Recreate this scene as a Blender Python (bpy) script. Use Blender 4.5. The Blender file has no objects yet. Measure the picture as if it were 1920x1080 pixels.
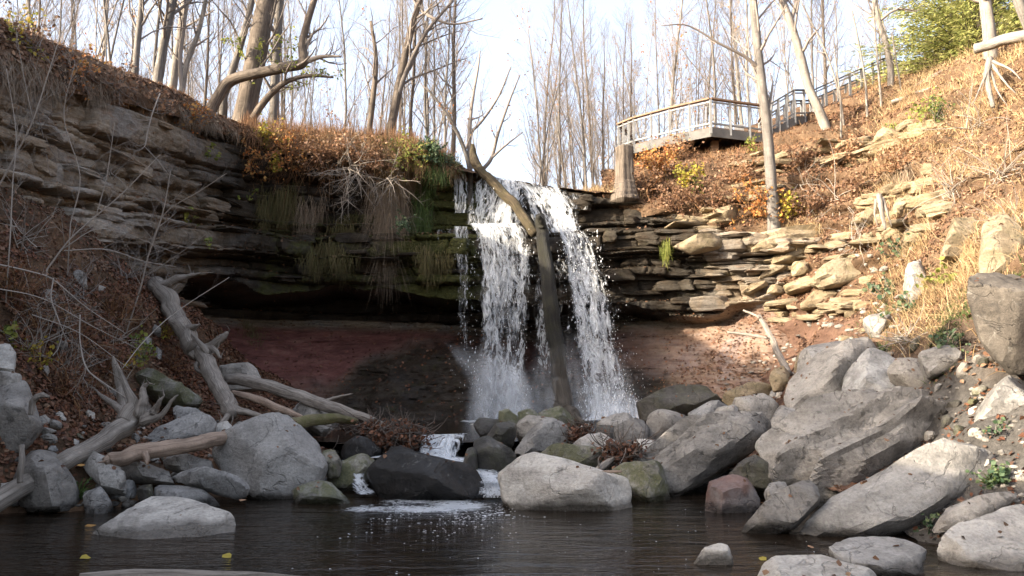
import bpy, bmesh, math, random
import numpy as np
from mathutils import Vector
from mathutils.bvhtree import BVHTree
SC = bpy.context.scene
COL = SC.collection
# ------------------------------------------------------------------ camera
F = 1507.0                      # focal length in photo pixels (1920 wide)
TH = math.atan(160.0 / F)       # camera looks up by this much
EYE = np.array([0.0, 0.0, 2.1])
cam_d = bpy.data.cameras.new('camera')
cam_d.sensor_width = 36.0
cam_d.lens = 36.0 * F / 1920.0
cam_d.clip_start = 0.1
cam_d.clip_end = 2000.0
cam = bpy.data.objects.new('camera', cam_d)
cam.location = EYE
cam.rotation_euler = (math.pi / 2 + TH, 0, 0)
COL.objects.link(cam)
SC.camera = cam
# ------------------------------------------------------------------ sky, sun, exposure
SUN_L = Vector((0.88, 0.36, -0.36)).normalized()      # direction the sunlight travels
sun_el = math.asin(-SUN_L.z)
sun_az = math.atan2(-SUN_L.x, -SUN_L.y)                # clockwise from +Y
world = bpy.data.worlds.new('World')
SC.world = world
world.use_nodes = True
wt = world.node_tree
for n in list(wt.nodes):
    wt.nodes.remove(n)
sky = wt.nodes.new('ShaderNodeTexSky')
sky.sky_type = 'NISHITA'
sky.sun_disc = False
sky.sun_elevation = sun_el
sky.sun_rotation = sun_az
sky.air_density = 0.8
sky.dust_density = 6.0
sky.ozone_density = 1.0
bg = wt.nodes.new('ShaderNodeBackground')
bg.inputs['Strength'].default_value = 0.15
wo = wt.nodes.new('ShaderNodeOutputWorld')
# thin bright veil of high cloud over the whole sky
veil = wt.nodes.new('ShaderNodeMix'); veil.data_type = 'RGBA'; veil.blend_type = 'ADD'
veil.inputs[0].default_value = 1.0
veil.inputs[7].default_value = (0.95, 0.93, 0.9, 1.0)
wt.links.new(sky.outputs['Color'], veil.inputs[6])
wt.links.new(veil.outputs[2], bg.inputs['Color'])
wt.links.new(bg.outputs['Background'], wo.inputs['Surface'])
sd = bpy.data.lights.new('sun', 'SUN')
sd.energy = 4.6
sd.angle = math.radians(0.6)
sd.color = (1.0, 0.87, 0.68)
so = bpy.data.objects.new('sun', sd)
so.rotation_euler = SUN_L.to_track_quat('-Z', 'Y').to_euler()
so.location = (-40, -20, 40)
COL.objects.link(so)
SC.view_settings.view_transform = 'Standard'
SC.view_settings.look = 'None'
SC.view_settings.exposure = 1.8
SC.view_settings.gamma = 1.0
SC.view_settings.use_curve_mapping = False
SC.render.engine = 'CYCLES'
SC.cycles.max_bounces = 8
SC.cycles.transparent_max_bounces = 24
SC.cycles.caustics_reflective = False
SC.cycles.caustics_refractive = False
# ------------------------------------------------------------------ helpers
CT, ST = math.cos(TH), math.sin(TH)
def ray(px, py):
    a = (px - 960.0) / F; b = (540.0 - py) / F
    return np.array([a, CT - b * ST, ST + b * CT])
def P(px, py, d):
    r = ray(px, py); return EYE + r * (d / r[1])
def PZ(px, py, z):
    r = ray(px, py); return EYE + r * ((z - EYE[2]) / r[2])
def DZ(py, z):
    return PZ(960, py, z)[1]

def _h(ix, iy, iz, seed):
    n = (ix.astype(np.int64) * 374761393 + iy.astype(np.int64) * 668265263 + iz.astype(np.int64) * 2147483647 + seed * 1274126177) & 0xffffffff
    n = ((n ^ (n >> 13)) * 1274126177) & 0xffffffff
    n = ((n ^ (n >> 16)) * 2246822519) & 0xffffffff
    n = n ^ (n >> 15)
    return (n & 0xffff).astype(np.float64) / 32767.5 - 1.0
def vnoise(p, seed=0):
    p = np.asarray(p, float)
    i = np.floor(p); f = p - i; i = i.astype(np.int64)
    u = f * f * f * (f * (f * 6 - 15) + 10)
    r = 0
    for dx in (0, 1):
        wx = u[..., 0] if dx else 1 - u[..., 0]
        for dy in (0, 1):
            wy = u[..., 1] if dy else 1 - u[..., 1]
            for dz in (0, 1):
                wz = u[..., 2] if dz else 1 - u[..., 2]
                r = r + wx * wy * wz * _h(i[..., 0] + dx, i[..., 1] + dy, i[..., 2] + dz, seed)
    return r
def fbm(p, octv=4, seed=0, gain=0.5, lac=2.03):
    p = np.asarray(p, float); a = 1.0; r = 0; t = 0
    for k in range(octv):
        r = r + a * vnoise(p, seed + k * 17); t += a
        a *= gain; p = p * lac + 7.3
    return r / t
def sstep(a, b, x):
    t = np.clip((x - a) / (b - a), 0, 1); return t * t * (3 - 2 * t)

class MB:
    """collects vertices, quads and triangles, then links them as ONE mesh object"""
    def __init__(s):
        s.v = []; s.q = []; s.t = []; s.uv = []; s.mq = []; s.mt = []; s.n = 0; s.c = []
    def add(s, v, q=None, t=None, uv=None, m=0, col=None):
        v = np.asarray(v, float).reshape(-1, 3)
        if q is not None and len(q):
            q = np.asarray(q, np.int64).reshape(-1, 4); s.q.append(q + s.n); s.mq.append(np.full(len(q), m))
        if t is not None and len(t):
            t = np.asarray(t, np.int64).reshape(-1, 3); s.t.append(t + s.n); s.mt.append(np.full(len(t), m))
        s.v.append(v)
        s.uv.append(np.zeros((len(v), 2)) if uv is None else np.asarray(uv, float).reshape(-1, 2))
        s.c.append(np.zeros((len(v), 4)) if col is None else np.asarray(col, float).reshape(-1, 4))
        s.n += len(v)
    def mesh(s, name, mats, smooth=True, org=None, sharp=None):
        me = bpy.data.meshes.new(name)
        v = np.concatenate(s.v)
        if org is not None: v = v - np.asarray(org, float)
        q = np.concatenate(s.q) if s.q else np.zeros((0, 4), np.int64)
        t = np.concatenate(s.t) if s.t else np.zeros((0, 3), np.int64)
        me.vertices.add(len(v)); me.vertices.foreach_set('co', v.astype(np.float32).ravel())
        lo = np.concatenate([q.ravel(), t.ravel()]).astype(np.int32)
        me.loops.add(len(lo)); me.loops.foreach_set('vertex_index', lo)
        st = np.concatenate([np.arange(len(q)) * 4, len(q) * 4 + np.arange(len(t)) * 3]).astype(np.int32)
        me.polygons.add(len(st)); me.polygons.foreach_set('loop_start', st)
        uv = np.concatenate(s.uv)
        if np.any(uv):
            l = me.uv_layers.new(name='UVMap'); l.data.foreach_set('uv', uv[lo].astype(np.float32).ravel())
        c = np.concatenate(s.c)
        if np.any(c):
            a = me.color_attributes.new('mask', 'FLOAT_COLOR', 'POINT'); a.data.foreach_set('color', c.astype(np.float32).ravel())
        if not isinstance(mats, (list, tuple)): mats = [mats]
        for m in mats: me.materials.append(m)
        mi = np.concatenate(s.mq + s.mt).astype(np.int32) if (s.mq or s.mt) else np.zeros(0, np.int32)
        if len(mats) > 1: me.polygons.foreach_set('material_index', mi)
        me.polygons.foreach_set('use_smooth', np.full(len(st), smooth, bool))
        me.update(calc_edges=True)
        me.validate()
        if sharp: me.set_sharp_from_angle(angle=math.radians(sharp))
        return me
    def build(s, name, mats, parent=None, smooth=True, org=None, sharp=None, **tags):
        o = bpy.data.objects.new(name, s.mesh(name, mats, smooth, org))
        if sharp: o.data.set_sharp_from_angle(angle=math.radians(sharp))
        if org is not None: o.location = [float(x) for x in org]
        return link(o, parent, **tags)
    def arrays(s):
        v = np.concatenate(s.v)
        q = np.concatenate(s.q) if s.q else np.zeros((0, 4), np.int64)
        t = np.concatenate(s.t) if s.t else np.zeros((0, 3), np.int64)
        return v, np.concatenate([q[:, [0, 1, 2]], q[:, [0, 2, 3]], t])

def link(o, parent=None, label=None, category=None, group=None, kind=None):
    COL.objects.link(o)
    if parent is not None:
        o.parent = parent
        o.matrix_parent_inverse.identity()
        o.location = Vector(o.location) - Vector(parent.location)
    if label: o['label'] = label
    if category: o['category'] = category
    if group: o['group'] = group
    if kind: o['kind'] = kind
    return o
def empty(name, loc, label=None, category=None, group=None):
    o = bpy.data.objects.new(name, None); o.empty_display_size = 0.3
    o.location = [float(x) for x in loc]
    return link(o, None, label, category, group)
def copy_tree(o, parent=None):
    c = o.copy(); COL.objects.link(c)
    if parent is not None: c.parent = parent
    for ch in list(o.children): copy_tree(ch, c)
    return c

def tube(mb, pts, rad, sides=8, seed=0, rough=0.0, m=0, cap=True, squash=1.0, twist=0.0, ridge=0.0):
    pts = np.asarray(pts, float); n = len(pts)
    rad = np.broadcast_to(np.asarray(rad, float), (n,))
    tg = np.gradient(pts, axis=0); tg /= np.linalg.norm(tg, axis=1, keepdims=True) + 1e-9
    a = np.array([0, 0, 1.0]) if abs(tg[0, 2]) < 0.8 else np.array([1.0, 0, 0])
    N = np.zeros_like(pts); u = np.cross(tg[0], a); u /= np.linalg.norm(u)
    for i in range(n):
        u = u - tg[i] * np.dot(u, tg[i]); u /= np.linalg.norm(u) + 1e-9; N[i] = u
    B = np.cross(tg, N)
    an = np.linspace(0, 2 * math.pi, sides, endpoint=False)
    L = np.concatenate([[0], np.cumsum(np.linalg.norm(np.diff(pts, axis=0), axis=1))])
    R = rad[:, None] * np.ones((n, sides))
    if rough:
        q = np.stack([np.cos(an)[None, :] * 1.6 + 0 * L[:, None], np.sin(an)[None, :] * 1.6 + 0 * L[:, None], (L / max(rad.max(), 1e-3))[:, None] * 0.45 + 0 * an[None, :]], -1)
        R = R * (1 + rough * fbm(q + seed * 3.7, 3, seed))
    if ridge: R = R * (1 + ridge * (np.sin(an * 5 + seed)[None, :] * 0.6 + np.sin(an * 11 + 1)[None, :] * 0.4) * (0.9 + 0.1 * np.sin(L * 2))[:, None])
    ang = an[None, :] + twist * L[:, None]
    V = pts[:, None, :] + R[..., None] * (np.cos(ang)[..., None] * N[:, None, :] + squash * np.sin(ang)[..., None] * B[:, None, :])
    i = np.arange(n - 1)[:, None]; j = np.arange(sides)[None, :]; j2 = (j + 1) % sides
    q = np.stack([i * sides + j, i * sides + j2, (i + 1) * sides + j2, (i + 1) * sides + j], -1).reshape(-1, 4)
    uv = np.stack([np.abs(np.linspace(-1, 1, sides))[None, :] * 1.5 * rad.max() * 2 + 0 * L[:, None], L[:, None] + 0 * an[None, :]], -1)
    V = V.reshape(-1, 3); uv = uv.reshape(-1, 2); t = None
    if cap and sides > 4:
        V = np.concatenate([V, pts[:1] - tg[:1] * rad[0] * 0.15, pts[-1:] + tg[-1:] * rad[-1] * 0.15]); uv = np.concatenate([uv, [[0.01, 0]], [[0.01, L[-1]]]])
        k0 = n * sides; jj = np.arange(sides); j2 = (jj + 1) % sides
        t = np.concatenate([np.stack([j2, jj, jj * 0 + k0], -1), np.stack([(n - 1) * sides + jj, (n - 1) * sides + j2, jj * 0 + k0 + 1], -1)])
    mb.add(V, q, t, uv, m)

def spline(pts, per=6):
    """Catmull-Rom through the points (rows may carry extra columns such as radii)"""
    p = np.asarray(pts, float)
    p = np.concatenate([2 * p[:1] - p[1:2], p, 2 * p[-1:] - p[-2:-1]])
    out = []
    for k in range(1, len(p) - 2):
        t = np.linspace(0, 1, per, endpoint=False)[:, None]
        a, b, c, d = p[k - 1], p[k], p[k + 1], p[k + 2]
        out.append(0.5 * (2 * b + (c - a) * t + (2 * a - 5 * b + 4 * c - d) * t * t + (3 * b - a - 3 * c + d) * t ** 3))
    out.append(p[-2:-1])
    return np.concatenate(out)
def box(mb, c, ax, ay, az, m=0, bev=0.0):
    """box centred on c with half-axis vectors"""
    c, ax, ay, az = (np.asarray(x, float) for x in (c, ax, ay, az))
    s = np.array([[i, j, k] for k in (-1, 1) for j in (-1, 1) for i in (-1, 1)], float)
    v = c + s[:, :1] * ax + s[:, 1:2] * ay + s[:, 2:] * az
    mb.add(v, [[0, 2, 3, 1], [4, 5, 7, 6], [0, 1, 5, 4], [2, 6, 7, 3], [0, 4, 6, 2], [1, 3, 7, 5]], m=m)
def bar(mb, a, b, w, h, up=(0, 0, 1), m=0):
    a, b, up = (np.asarray(x, float) for x in (a, b, up))
    t = b - a; L = np.linalg.norm(t); t /= L
    s = np.cross(t, up); s /= np.linalg.norm(s) + 1e-9; u = np.cross(s, t)
    box(mb, (a + b) / 2, t * L / 2, s * w / 2, u * h / 2, m)

def loft(ctrl, nu, nv):
    """ctrl: rows x cols x 3 -> smooth (nv, nu, 3) grid"""
    c = np.asarray(ctrl, float)
    def up(a, n):
        sp = spline(a.reshape(a.shape[0], -1), 24)
        k = np.linspace(0, len(sp) - 1, n); i = np.clip(np.floor(k).astype(int), 0, len(sp) - 2); f = (k - i)[:, None]
        return (sp[i] * (1 - f) + sp[i + 1] * f).reshape((n,) + a.shape[1:])
    g = up(c, nv); g = up(g.transpose(1, 0, 2), nu).transpose(1, 0, 2)
    return g
def gridfaces(nv, nu):
    i = np.arange(nv - 1)[:, None]; j = np.arange(nu - 1)[None, :]
    return np.stack([i * nu + j, i * nu + j + 1, (i + 1) * nu + j + 1, (i + 1) * nu + j], -1).reshape(-1, 4)
def gnorm(g):
    n = np.cross(np.gradient(g, axis=1), np.gradient(g, axis=0))
    return n / (np.linalg.norm(n, axis=2, keepdims=True) + 1e-9)

ICO = {}
def ico(k):
    if k not in ICO:
        bm = bmesh.new(); bmesh.ops.create_icosphere(bm, subdivisions=k, radius=1.0)
        bm.verts.ensure_lookup_table()
        ICO[k] = (np.array([v.co[:] for v in bm.verts]), np.array([[v.index for v in f.verts] for f in bm.faces]))
        bm.free()
    return ICO[k]
def hull2(pts):
    pts = sorted(map(tuple, pts))
    def half(ps):
        h = []
        for p in ps:
            while len(h) > 1 and (h[-1][0] - h[-2][0]) * (p[1] - h[-2][1]) - (h[-1][1] - h[-2][1]) * (p[0] - h[-2][0]) <= 0: h.pop()
            h.append(p)
        return h
    lo = half(pts); up = half(pts[::-1]); return np.array(lo[:-1] + up[:-1])

def rock_from_planes(center, axes, dims, planes, sub, p, rough, strata, bed, seed, fscale=1.0, chip=9):
    """convex rock: smooth intersection of half-spaces seen from its centre, then weathered. planes: list of (n, d) local, d>0"""
    dv, fa = ico(sub)
    d = dv * np.asarray(dims)[None, :]
    L = np.linalg.norm(d, axis=1, keepdims=True); d = d / L
    acc = np.zeros(len(d))
    for n, dd in planes:
        c = d @ n
        acc += np.where(c > 1e-4, (np.maximum(c, 1e-4) / max(dd, 1e-3)) ** p, 0)
    r = acc ** (-1.0 / p) * 1.03
    v = d * r[:, None]
    size = float(np.prod(np.asarray(dims)) ** (1 / 3.0))
    rg_ = np.random.RandomState(seed + 991)
    for _ in range(chip):
        n = rg_.normal(size=3); n /= np.linalg.norm(n); n = n / np.asarray(dims); n /= np.linalg.norm(n)
        h = (v @ n).max() * rg_.uniform(0.86, 0.97)
        over = np.maximum(0, v @ n - h); v = v - n[None, :] * over[:, None] * 0.95
    q = v / size * fscale + seed * 5.31
    v = v + d * (rough * size * (fbm(q * 1.1, 3, seed) * 0.55 + fbm(q * 3.5, 4, seed + 5) * 0.5 + 0.25 * np.abs(fbm(q * 7.0, 2, seed + 6)) - 0.5 * np.maximum(0, 0.12 - np.abs(fbm(q * 1.6, 3, seed + 9))) * 1.6))[:, None]
    if strata:
        b = (v @ bed) / size
        w = b * 6.5 + 0.5 * fbm(q * 0.8, 2, seed + 3)
        st = 1.3 * vnoise(np.stack([w, 0 * w + seed, fbm(q * 0.7, 2, seed + 2) * 0.6], -1), seed + 11)
        side = 1 - np.abs(d @ bed) ** 2
        v = v + d * (strata * size * st * side)[:, None]
    v = v[:, :1] * axes[0] + v[:, 1:2] * axes[1] + v[:, 2:] * axes[2] + center
    return v, fa

def rock_outline(outline, d0, tilt=25, thick=None, yaw=0, sink=12, seed=0, sub=4, p=90, rough=0.065, strata=0.03, round_=0.22, front=0.42, facets=4, chip=7):
    """a stone whose silhouette plane stands at world depth d0 (at its lowest outline point), leans back by tilt degrees"""
    o = np.asarray(outline, float)
    o2 = o.copy(); lowm = o[:, 1] > o[:, 1].max() - 0.35 * np.ptp(o[:, 1])
    o2[lowm, 1] += sink
    base = P(o[np.argmax(o[:, 1]), 0], o[:, 1].max(), d0)
    ta = math.radians(tilt); ya = math.radians(yaw)
    N = np.array([math.sin(ya) * math.cos(ta), -math.cos(ya) * math.cos(ta), math.sin(ta)])
    pts = []
    for x, y in o2:
        r = ray(x, y); pts.append(EYE + r * (np.dot(base - EYE, N) / np.dot(r, N)))
    pts = np.array(pts)
    e1 = np.array([math.cos(ya), math.sin(ya), 0.0]); e2 = np.cross(N, e1); 
    q = np.stack([(pts - base) @ e1, (pts - base) @ e2], -1)
    h = hull2(q)
    c = h.mean(0); ext = np.ptp(h, axis=0)
    if thick is None: thick = 0.7 * min(ext)
    rng = np.random.RandomState(seed + 100)
    zc = -0.25 * thick
    planes = []
    m = len(h)
    for i in range(m):
        a, b = h[i], h[(i + 1) % m]
        t = b - a; l = np.linalg.norm(t)
        if l < 1e-4: continue
        nn = np.array([t[1], -t[0]]) / l
        dist = np.dot((a + b) / 2 - c, nn)
        k = rng.uniform(-0.05, 0.12)
        n3 = np.array([nn[0], nn[1], k]); n3 /= np.linalg.norm(n3)
        planes.append((n3, np.dot(n3, [(a + b)[0] / 2 - c[0], (a + b)[1] / 2 - c[1], -zc])))
        n3 = np.array([nn[0], nn[1], -rng.uniform(0.15, 0.5)]); n3 /= np.linalg.norm(n3)
        planes.append((n3, np.dot(n3, [(a + b)[0] / 2 - c[0], (a + b)[1] / 2 - c[1], -zc])))
    # a few large broken faces toward the viewer's side
    planes.append((np.array([rng.uniform(-.15, .15), rng.uniform(-.15, .15), 1.0]), front * thick * 1.05 - zc))
    ph = rng.uniform(0, 1.5)
    for i in range(facets):
        f_ = ph + i * 2 * math.pi / facets + rng.uniform(-.4, .4); kz = rng.uniform(0.45, 1.3)
        dv2 = np.array([math.cos(f_), math.sin(f_)]); sup = ((h - c) @ dv2).max()
        n3 = np.array([dv2[0], dv2[1], kz]); ln = np.linalg.norm(n3)
        u_ = rng.uniform(0.0, 0.5)       # how far the face sits below the rim
        planes.append((n3 / ln, (sup * (1 - round_ * rng.uniform(0.2, 1.6)) + kz * (front * thick * u_ - zc)) / ln))
    planes.append((np.array([0, 0, -1.0]), (1 - front) * thick + zc))
    dims = np.array([ext[0] / 2, ext[1] / 2, thick / 2])
    # bedding: across the short axis of the outline
    w = h - c; ev, evec = np.linalg.eigh(w.T @ w); mn = evec[:, 0]
    bed = np.array([mn[0], mn[1], 0.35]); bed /= np.linalg.norm(bed)
    ctr = base + c[0] * e1 + c[1] * e2 + zc * N
    return rock_from_planes(ctr, (e1, e2, N), dims, planes, sub, p, rough, strata, bed, seed, chip=chip)

def block_rock(seed, sub=3, p=70, rough=0.06, strata=0.05, tilt=0.22):
    """unit stone block, about 1 x 1 x 1, for slabs (scaled on placing)"""
    rng = np.random.RandomState(seed)
    planes = []
    for ax in range(3):
        for s in (-1, 1):
            n = np.zeros(3); n[ax] = s; n += rng.uniform(-tilt, tilt, 3) * (1 if ax < 2 else 0.3); n /= np.linalg.norm(n)
            planes.append((n, 0.5 * rng.uniform(0.85, 1.05)))
    for _ in range(4):
        n = rng.normal(size=3); n[2] *= 0.4; n /= np.linalg.norm(n); planes.append((n, 0.6 * rng.uniform(0.85, 1.1)))
    I = np.eye(3)
    return rock_from_planes(np.zeros(3), (I[0], I[1], I[2]), (0.5, 0.5, 0.5), planes, sub, p, rough, strata, np.array([0, 0, 1.0]), seed)

def sample(v, f, n, rng, flt=None):
    """area-weighted random points on triangles -> positions, normals"""
    a, b, c = v[f[:, 0]], v[f[:, 1]], v[f[:, 2]]
    cr = np.cross(b - a, c - a); ar = np.linalg.norm(cr, axis=1)
    w = ar.copy()
    if flt is not None: w = w * flt((a + b + c) / 3, cr / (ar[:, None] + 1e-12))
    w = w / w.sum()
    k = rng.choice(len(f), n, p=w)
    r1 = np.sqrt(rng.rand(n, 1)); r2 = rng.rand(n, 1)
    return (1 - r1) * a[k] + r1 * (1 - r2) * b[k] + r1 * r2 * c[k], cr[k] / (ar[k][:, None] + 1e-12)
def unit(v): return v / (np.linalg.norm(v, axis=-1, keepdims=True) + 1e-9)

def leaves(mb, pos, nrm, size, rng, tilt=0.6, lift=0.03, m=0, narrow=0.55):
    """one folded, pointed leaf (six corners, four triangles) at each place"""
    n = len(pos)
    N = unit(nrm + tilt * rng.normal(size=(n, 3)))
    t = unit(np.cross(N, rng.normal(size=(n, 3)))); b = np.cross(N, t)
    s = (size * rng.uniform(0.6, 1.35, n))[:, None] if np.isscalar(size) else size[:, None]
    fold = rng.uniform(-0.25, 0.35, (n, 1))
    c = pos + N * lift * rng.rand(n, 1)
    tmpl = np.array([[0, -0.5, 0], [0.5, -0.12, 1], [0.36, 0.25, 1], [0, 0.5, 0.2], [-0.36, 0.25, 1], [-0.5, -0.12, 1]])
    V = np.stack([c + s * (narrow * 2 * x * t * 0.7 + y * b + z * fold * 0.6 * N) for x, y, z in tmpl], 1)
    k = np.arange(n)[:, None] * 6
    tr = np.concatenate([k + np.array([0, 1, 2]), k + np.array([0, 2, 3]), k + np.array([0, 3, 4]), k + np.array([0, 4, 5])])
    mb.add(V.reshape(-1, 3), None, tr, m=m)

def blades(mb, pos, dirv, length, width, rng, bend=0.5, grav=(0, 0, -1), m=0, seg=3):
    """thin tapering bent strips (grass, straw, hanging roots)"""
    n = len(pos); g = np.asarray(grav, float)
    D = unit(dirv); W = unit(np.cross(D, rng.normal(size=(n, 3))))
    L = (length * rng.uniform(0.5, 1.3, n))[:, None] if np.isscalar(length) else length[:, None]
    bd = bend * rng.uniform(0.3, 1.4, (n, 1))
    rows = []
    for k in range(seg + 1):
        t = k / seg
        c = pos + D * L * t + g * L * bd * t * t
        w = width * (1 - 0.85 * t)
        rows += [c - W * w / 2, c + W * w / 2]
    V = np.stack(rows, 1); b = np.arange(n)[:, None] * (2 * seg + 2)
    q = np.concatenate([b + np.array([2 * k, 2 * k + 1, 2 * k + 3, 2 * k + 2]) for k in range(seg)])
    mb.add(V.reshape(-1, 3), q, m=m)
# ------------------------------------------------------------------ materials
class MT:
    def __init__(s, name):
        s.m = bpy.data.materials.new(name); s.m.use_nodes = True; s.t = s.m.node_tree
        for n in list(s.t.nodes): s.t.nodes.remove(n)
        s.out = s.t.nodes.new('ShaderNodeOutputMaterial')
    def n(s, typ, props=None, **ins):
        nd = s.t.nodes.new('ShaderNode' + typ)
        for k, v in (props or {}).items(): setattr(nd, k, v)
        for k, v in ins.items():
            sock = nd.inputs[int(k[1:])] if k[0] == 'i' and k[1:].isdigit() else nd.inputs[k.replace('_', ' ')]
            s.set(sock, v)
        return nd
    def set(s, sock, v):
        if hasattr(v, 'node'): s.t.links.new(v, sock)
        elif hasattr(v, 'outputs'): s.t.links.new(v.outputs[0], sock)
        elif isinstance(v, (tuple, list)) and sock.type == 'RGBA' and len(v) == 3: sock.default_value = (*v, 1)
        else: sock.default_value = v
    def noise(s, vec, scale, detail=4, rough=0.6, dist=0.0):
        return s.n('TexNoise', Vector=vec, Scale=scale, Detail=detail, Roughness=rough, Distortion=dist).outputs['Fac']
    def ramp(s, fac, stops, interp='LINEAR'):
        r = s.n('ValToRGB', Fac=fac); e = r.color_ramp; e.interpolation = interp
        while len(e.elements) > 1: e.elements.remove(e.elements[-1])
        e.elements[0].position = stops[0][0]; e.elements[0].color = (*stops[0][1], 1) if hasattr(stops[0][1], '__len__') else (stops[0][1],) * 3 + (1,)
        for p, c in stops[1:]:
            x = e.elements.new(p); x.color = (*c, 1) if hasattr(c, '__len__') else (c, c, c, 1)
        return r.outputs['Color']
    def mix(s, fac, a, b, mode='MIX'):
        nd = s.n('Mix', {'data_type': 'RGBA', 'blend_type': mode})
        s.set(nd.inputs[0], fac); s.set(nd.inputs[6], a); s.set(nd.inputs[7], b)
        return nd.outputs[2]
    def math(s, op, a, b=0.5, clamp=False):
        nd = s.n('Math', {'operation': op, 'use_clamp': clamp}); s.set(nd.inputs[0], a); s.set(nd.inputs[1], b); return nd.outputs[0]
    def mapv(s, vec, scale=(1, 1, 1), rot=(0, 0, 0), loc=(0, 0, 0)):
        nd = s.n('Mapping', Vector=vec); nd.inputs['Scale'].default_value = scale; nd.inputs['Rotation'].default_value = rot; nd.inputs['Location'].default_value = loc
        return nd.outputs[0]
    def bump(s, h, strength=0.5, dist=0.05, normal=None):
        nd = s.n('Bump', Height=h, Strength=strength, Distance=dist)
        if normal is not None: s.set(nd.inputs['Normal'], normal)
        return nd.outputs[0]
    def done(s, color, rough=0.8, normal=None, spec=0.3, **kw):
        b = s.n('BsdfPrincipled', Roughness=rough); s.set(b.inputs['Base Color'], color)
        s.set(b.inputs['Specular IOR Level'], spec)
        if normal is not None: s.set(b.inputs['Normal'], normal)
        for k, v in kw.items(): s.set(b.inputs[k.replace('_', ' ')], v)
        s.t.links.new(b.outputs[0], s.out.inputs['Surface']); return s.m

def rock_mat(name, c1, c2, moss=0.0, wetline=True, spot=0.5, bedscale=1.3, rough=0.82, red=0.0):
    m = MT(name)
    tc = m.n('TexCoord').outputs['Object']; oi = m.n('ObjectInfo').outputs['Random']
    vec = m.n('VectorMath', {'operation': 'ADD'}); m.set(vec.inputs[0], tc)
    cb = m.n('CombineXYZ'); k = m.math('MULTIPLY', oi, 40.0); m.set(cb.inputs[0], k); m.set(cb.inputs[1], k); m.set(vec.inputs[1], cb); v = vec.outputs[0]
    big = m.noise(v, 1.3, 6, 0.65, 0.6)
    col = m.ramp(big, [(0.3, c1), (0.52, [(a + b) / 2 for a, b in zip(c1, c2)]), (0.72, c2)])
    fine = m.noise(v, 22, 5, 0.75)
    col = m.mix(0.75, col, m.ramp(fine, [(0.25, 0.45), (0.5, 0.95), (0.75, 1.3)]), 'MULTIPLY')
    stv = m.mapv(v, (0.9, 1.1, 4.5), (0.35, 0.25, 0))
    stn = m.noise(stv, bedscale, 5, 0.7, 0.3)
    col = m.mix(0.5, col, m.ramp(stn, [(0.3, 0.5), (0.5, 1.0), (0.7, 1.2)]), 'MULTIPLY')
    ck = m.math('ABSOLUTE', m.math('SUBTRACT', m.noise(v, 0.9, 5, 0.55, 0.8), 0.5))
    ckf = m.ramp(ck, [(0.0, 1.0), (0.006, 0.0)])
    col = m.mix(m.math('MULTIPLY', m.math('MULTIPLY', ckf, m.ramp(m.noise(v, 1.7, 3), [(0.45, 0.0), (0.6, 1.0)])), 0.6), col, (0.04, 0.036, 0.032))
    sp = m.noise(v, 7.0, 3, 0.5, 0.2)
    col = m.mix(m.math('MULTIPLY', m.ramp(sp, [(0.6, 0.0), (0.67, 1.0)]), spot), col, (0.035, 0.032, 0.03))
    lk = m.noise(v, 0.8, 7, 0.75, 1.0)
    col = m.mix(m.math('MULTIPLY', m.ramp(lk, [(0.54, 0.0), (0.66, 1.0)]), 0.55), col, m.mix(1.0, col, (0.42, 0.4, 0.36), 'MULTIPLY'))
    li = m.noise(v, 4.5, 6, 0.8, 0.4)
    col = m.mix(m.math('MULTIPLY', m.ramp(li, [(0.58, 0.0), (0.7, 1.0)]), 0.35), col, (0.42, 0.41, 0.38))
    if red: col = m.mix(m.math('MULTIPLY', m.ramp(m.noise(v, 1.1, 4), [(0.45, 0.0), (0.6, 1.0)]), red), col, (0.16, 0.075, 0.055))
    if moss:
        mo = m.noise(v, 2.2, 6, 0.75, 0.3)
        mf = m.math('MULTIPLY', m.ramp(mo, [(0.5 - 0.12 * moss, 0.0), (0.62 - 0.12 * moss, 1.0)]), min(1, moss))
        col = m.mix(mf, col, m.ramp(m.noise(v, 35, 3), [(0.3, (0.035, 0.045, 0.012)), (0.7, (0.13, 0.13, 0.04))]))
    rg = rough
    if wetline:
        z = m.n('SeparateXYZ', Vector=m.n('NewGeometry').outputs['Position']).outputs[2]
        wz = m.math('ADD', z, m.math('MULTIPLY', m.math('SUBTRACT', m.noise(v, 3.0, 4), 0.5), 0.22))
        wf = m.ramp(wz, [(0.07, 1.0), (0.17, 0.0)])
        col = m.mix(wf, col, m.mix(1.0, col, (0.3, 0.29, 0.28), 'MULTIPLY'))
        rg = m.math('SUBTRACT', rough, m.math('MULTIPLY', wf, rough - 0.25))
    hgt = m.math('ADD', m.math('MULTIPLY', fine, 0.35), m.math('ADD', m.math('MULTIPLY', stn, 0.5), m.math('MULTIPLY', m.noise(v, 5, 9, 0.72), 1.2)))
    col = m.mix(1.0, col, m.ramp(oi, [(0.0, (0.72, 0.7, 0.68)), (0.35, (1.0, 0.98, 0.95)), (0.6, (0.85, 0.87, 0.9)), (1.0, (1.15, 1.1, 1.03))]), 'MULTIPLY')
    hgt = m.math('SUBTRACT', hgt, m.math('MULTIPLY', ckf, 0.5))
    return m.done(col, rg, m.bump(hgt, 0.75, 0.07), 0.3)

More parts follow.
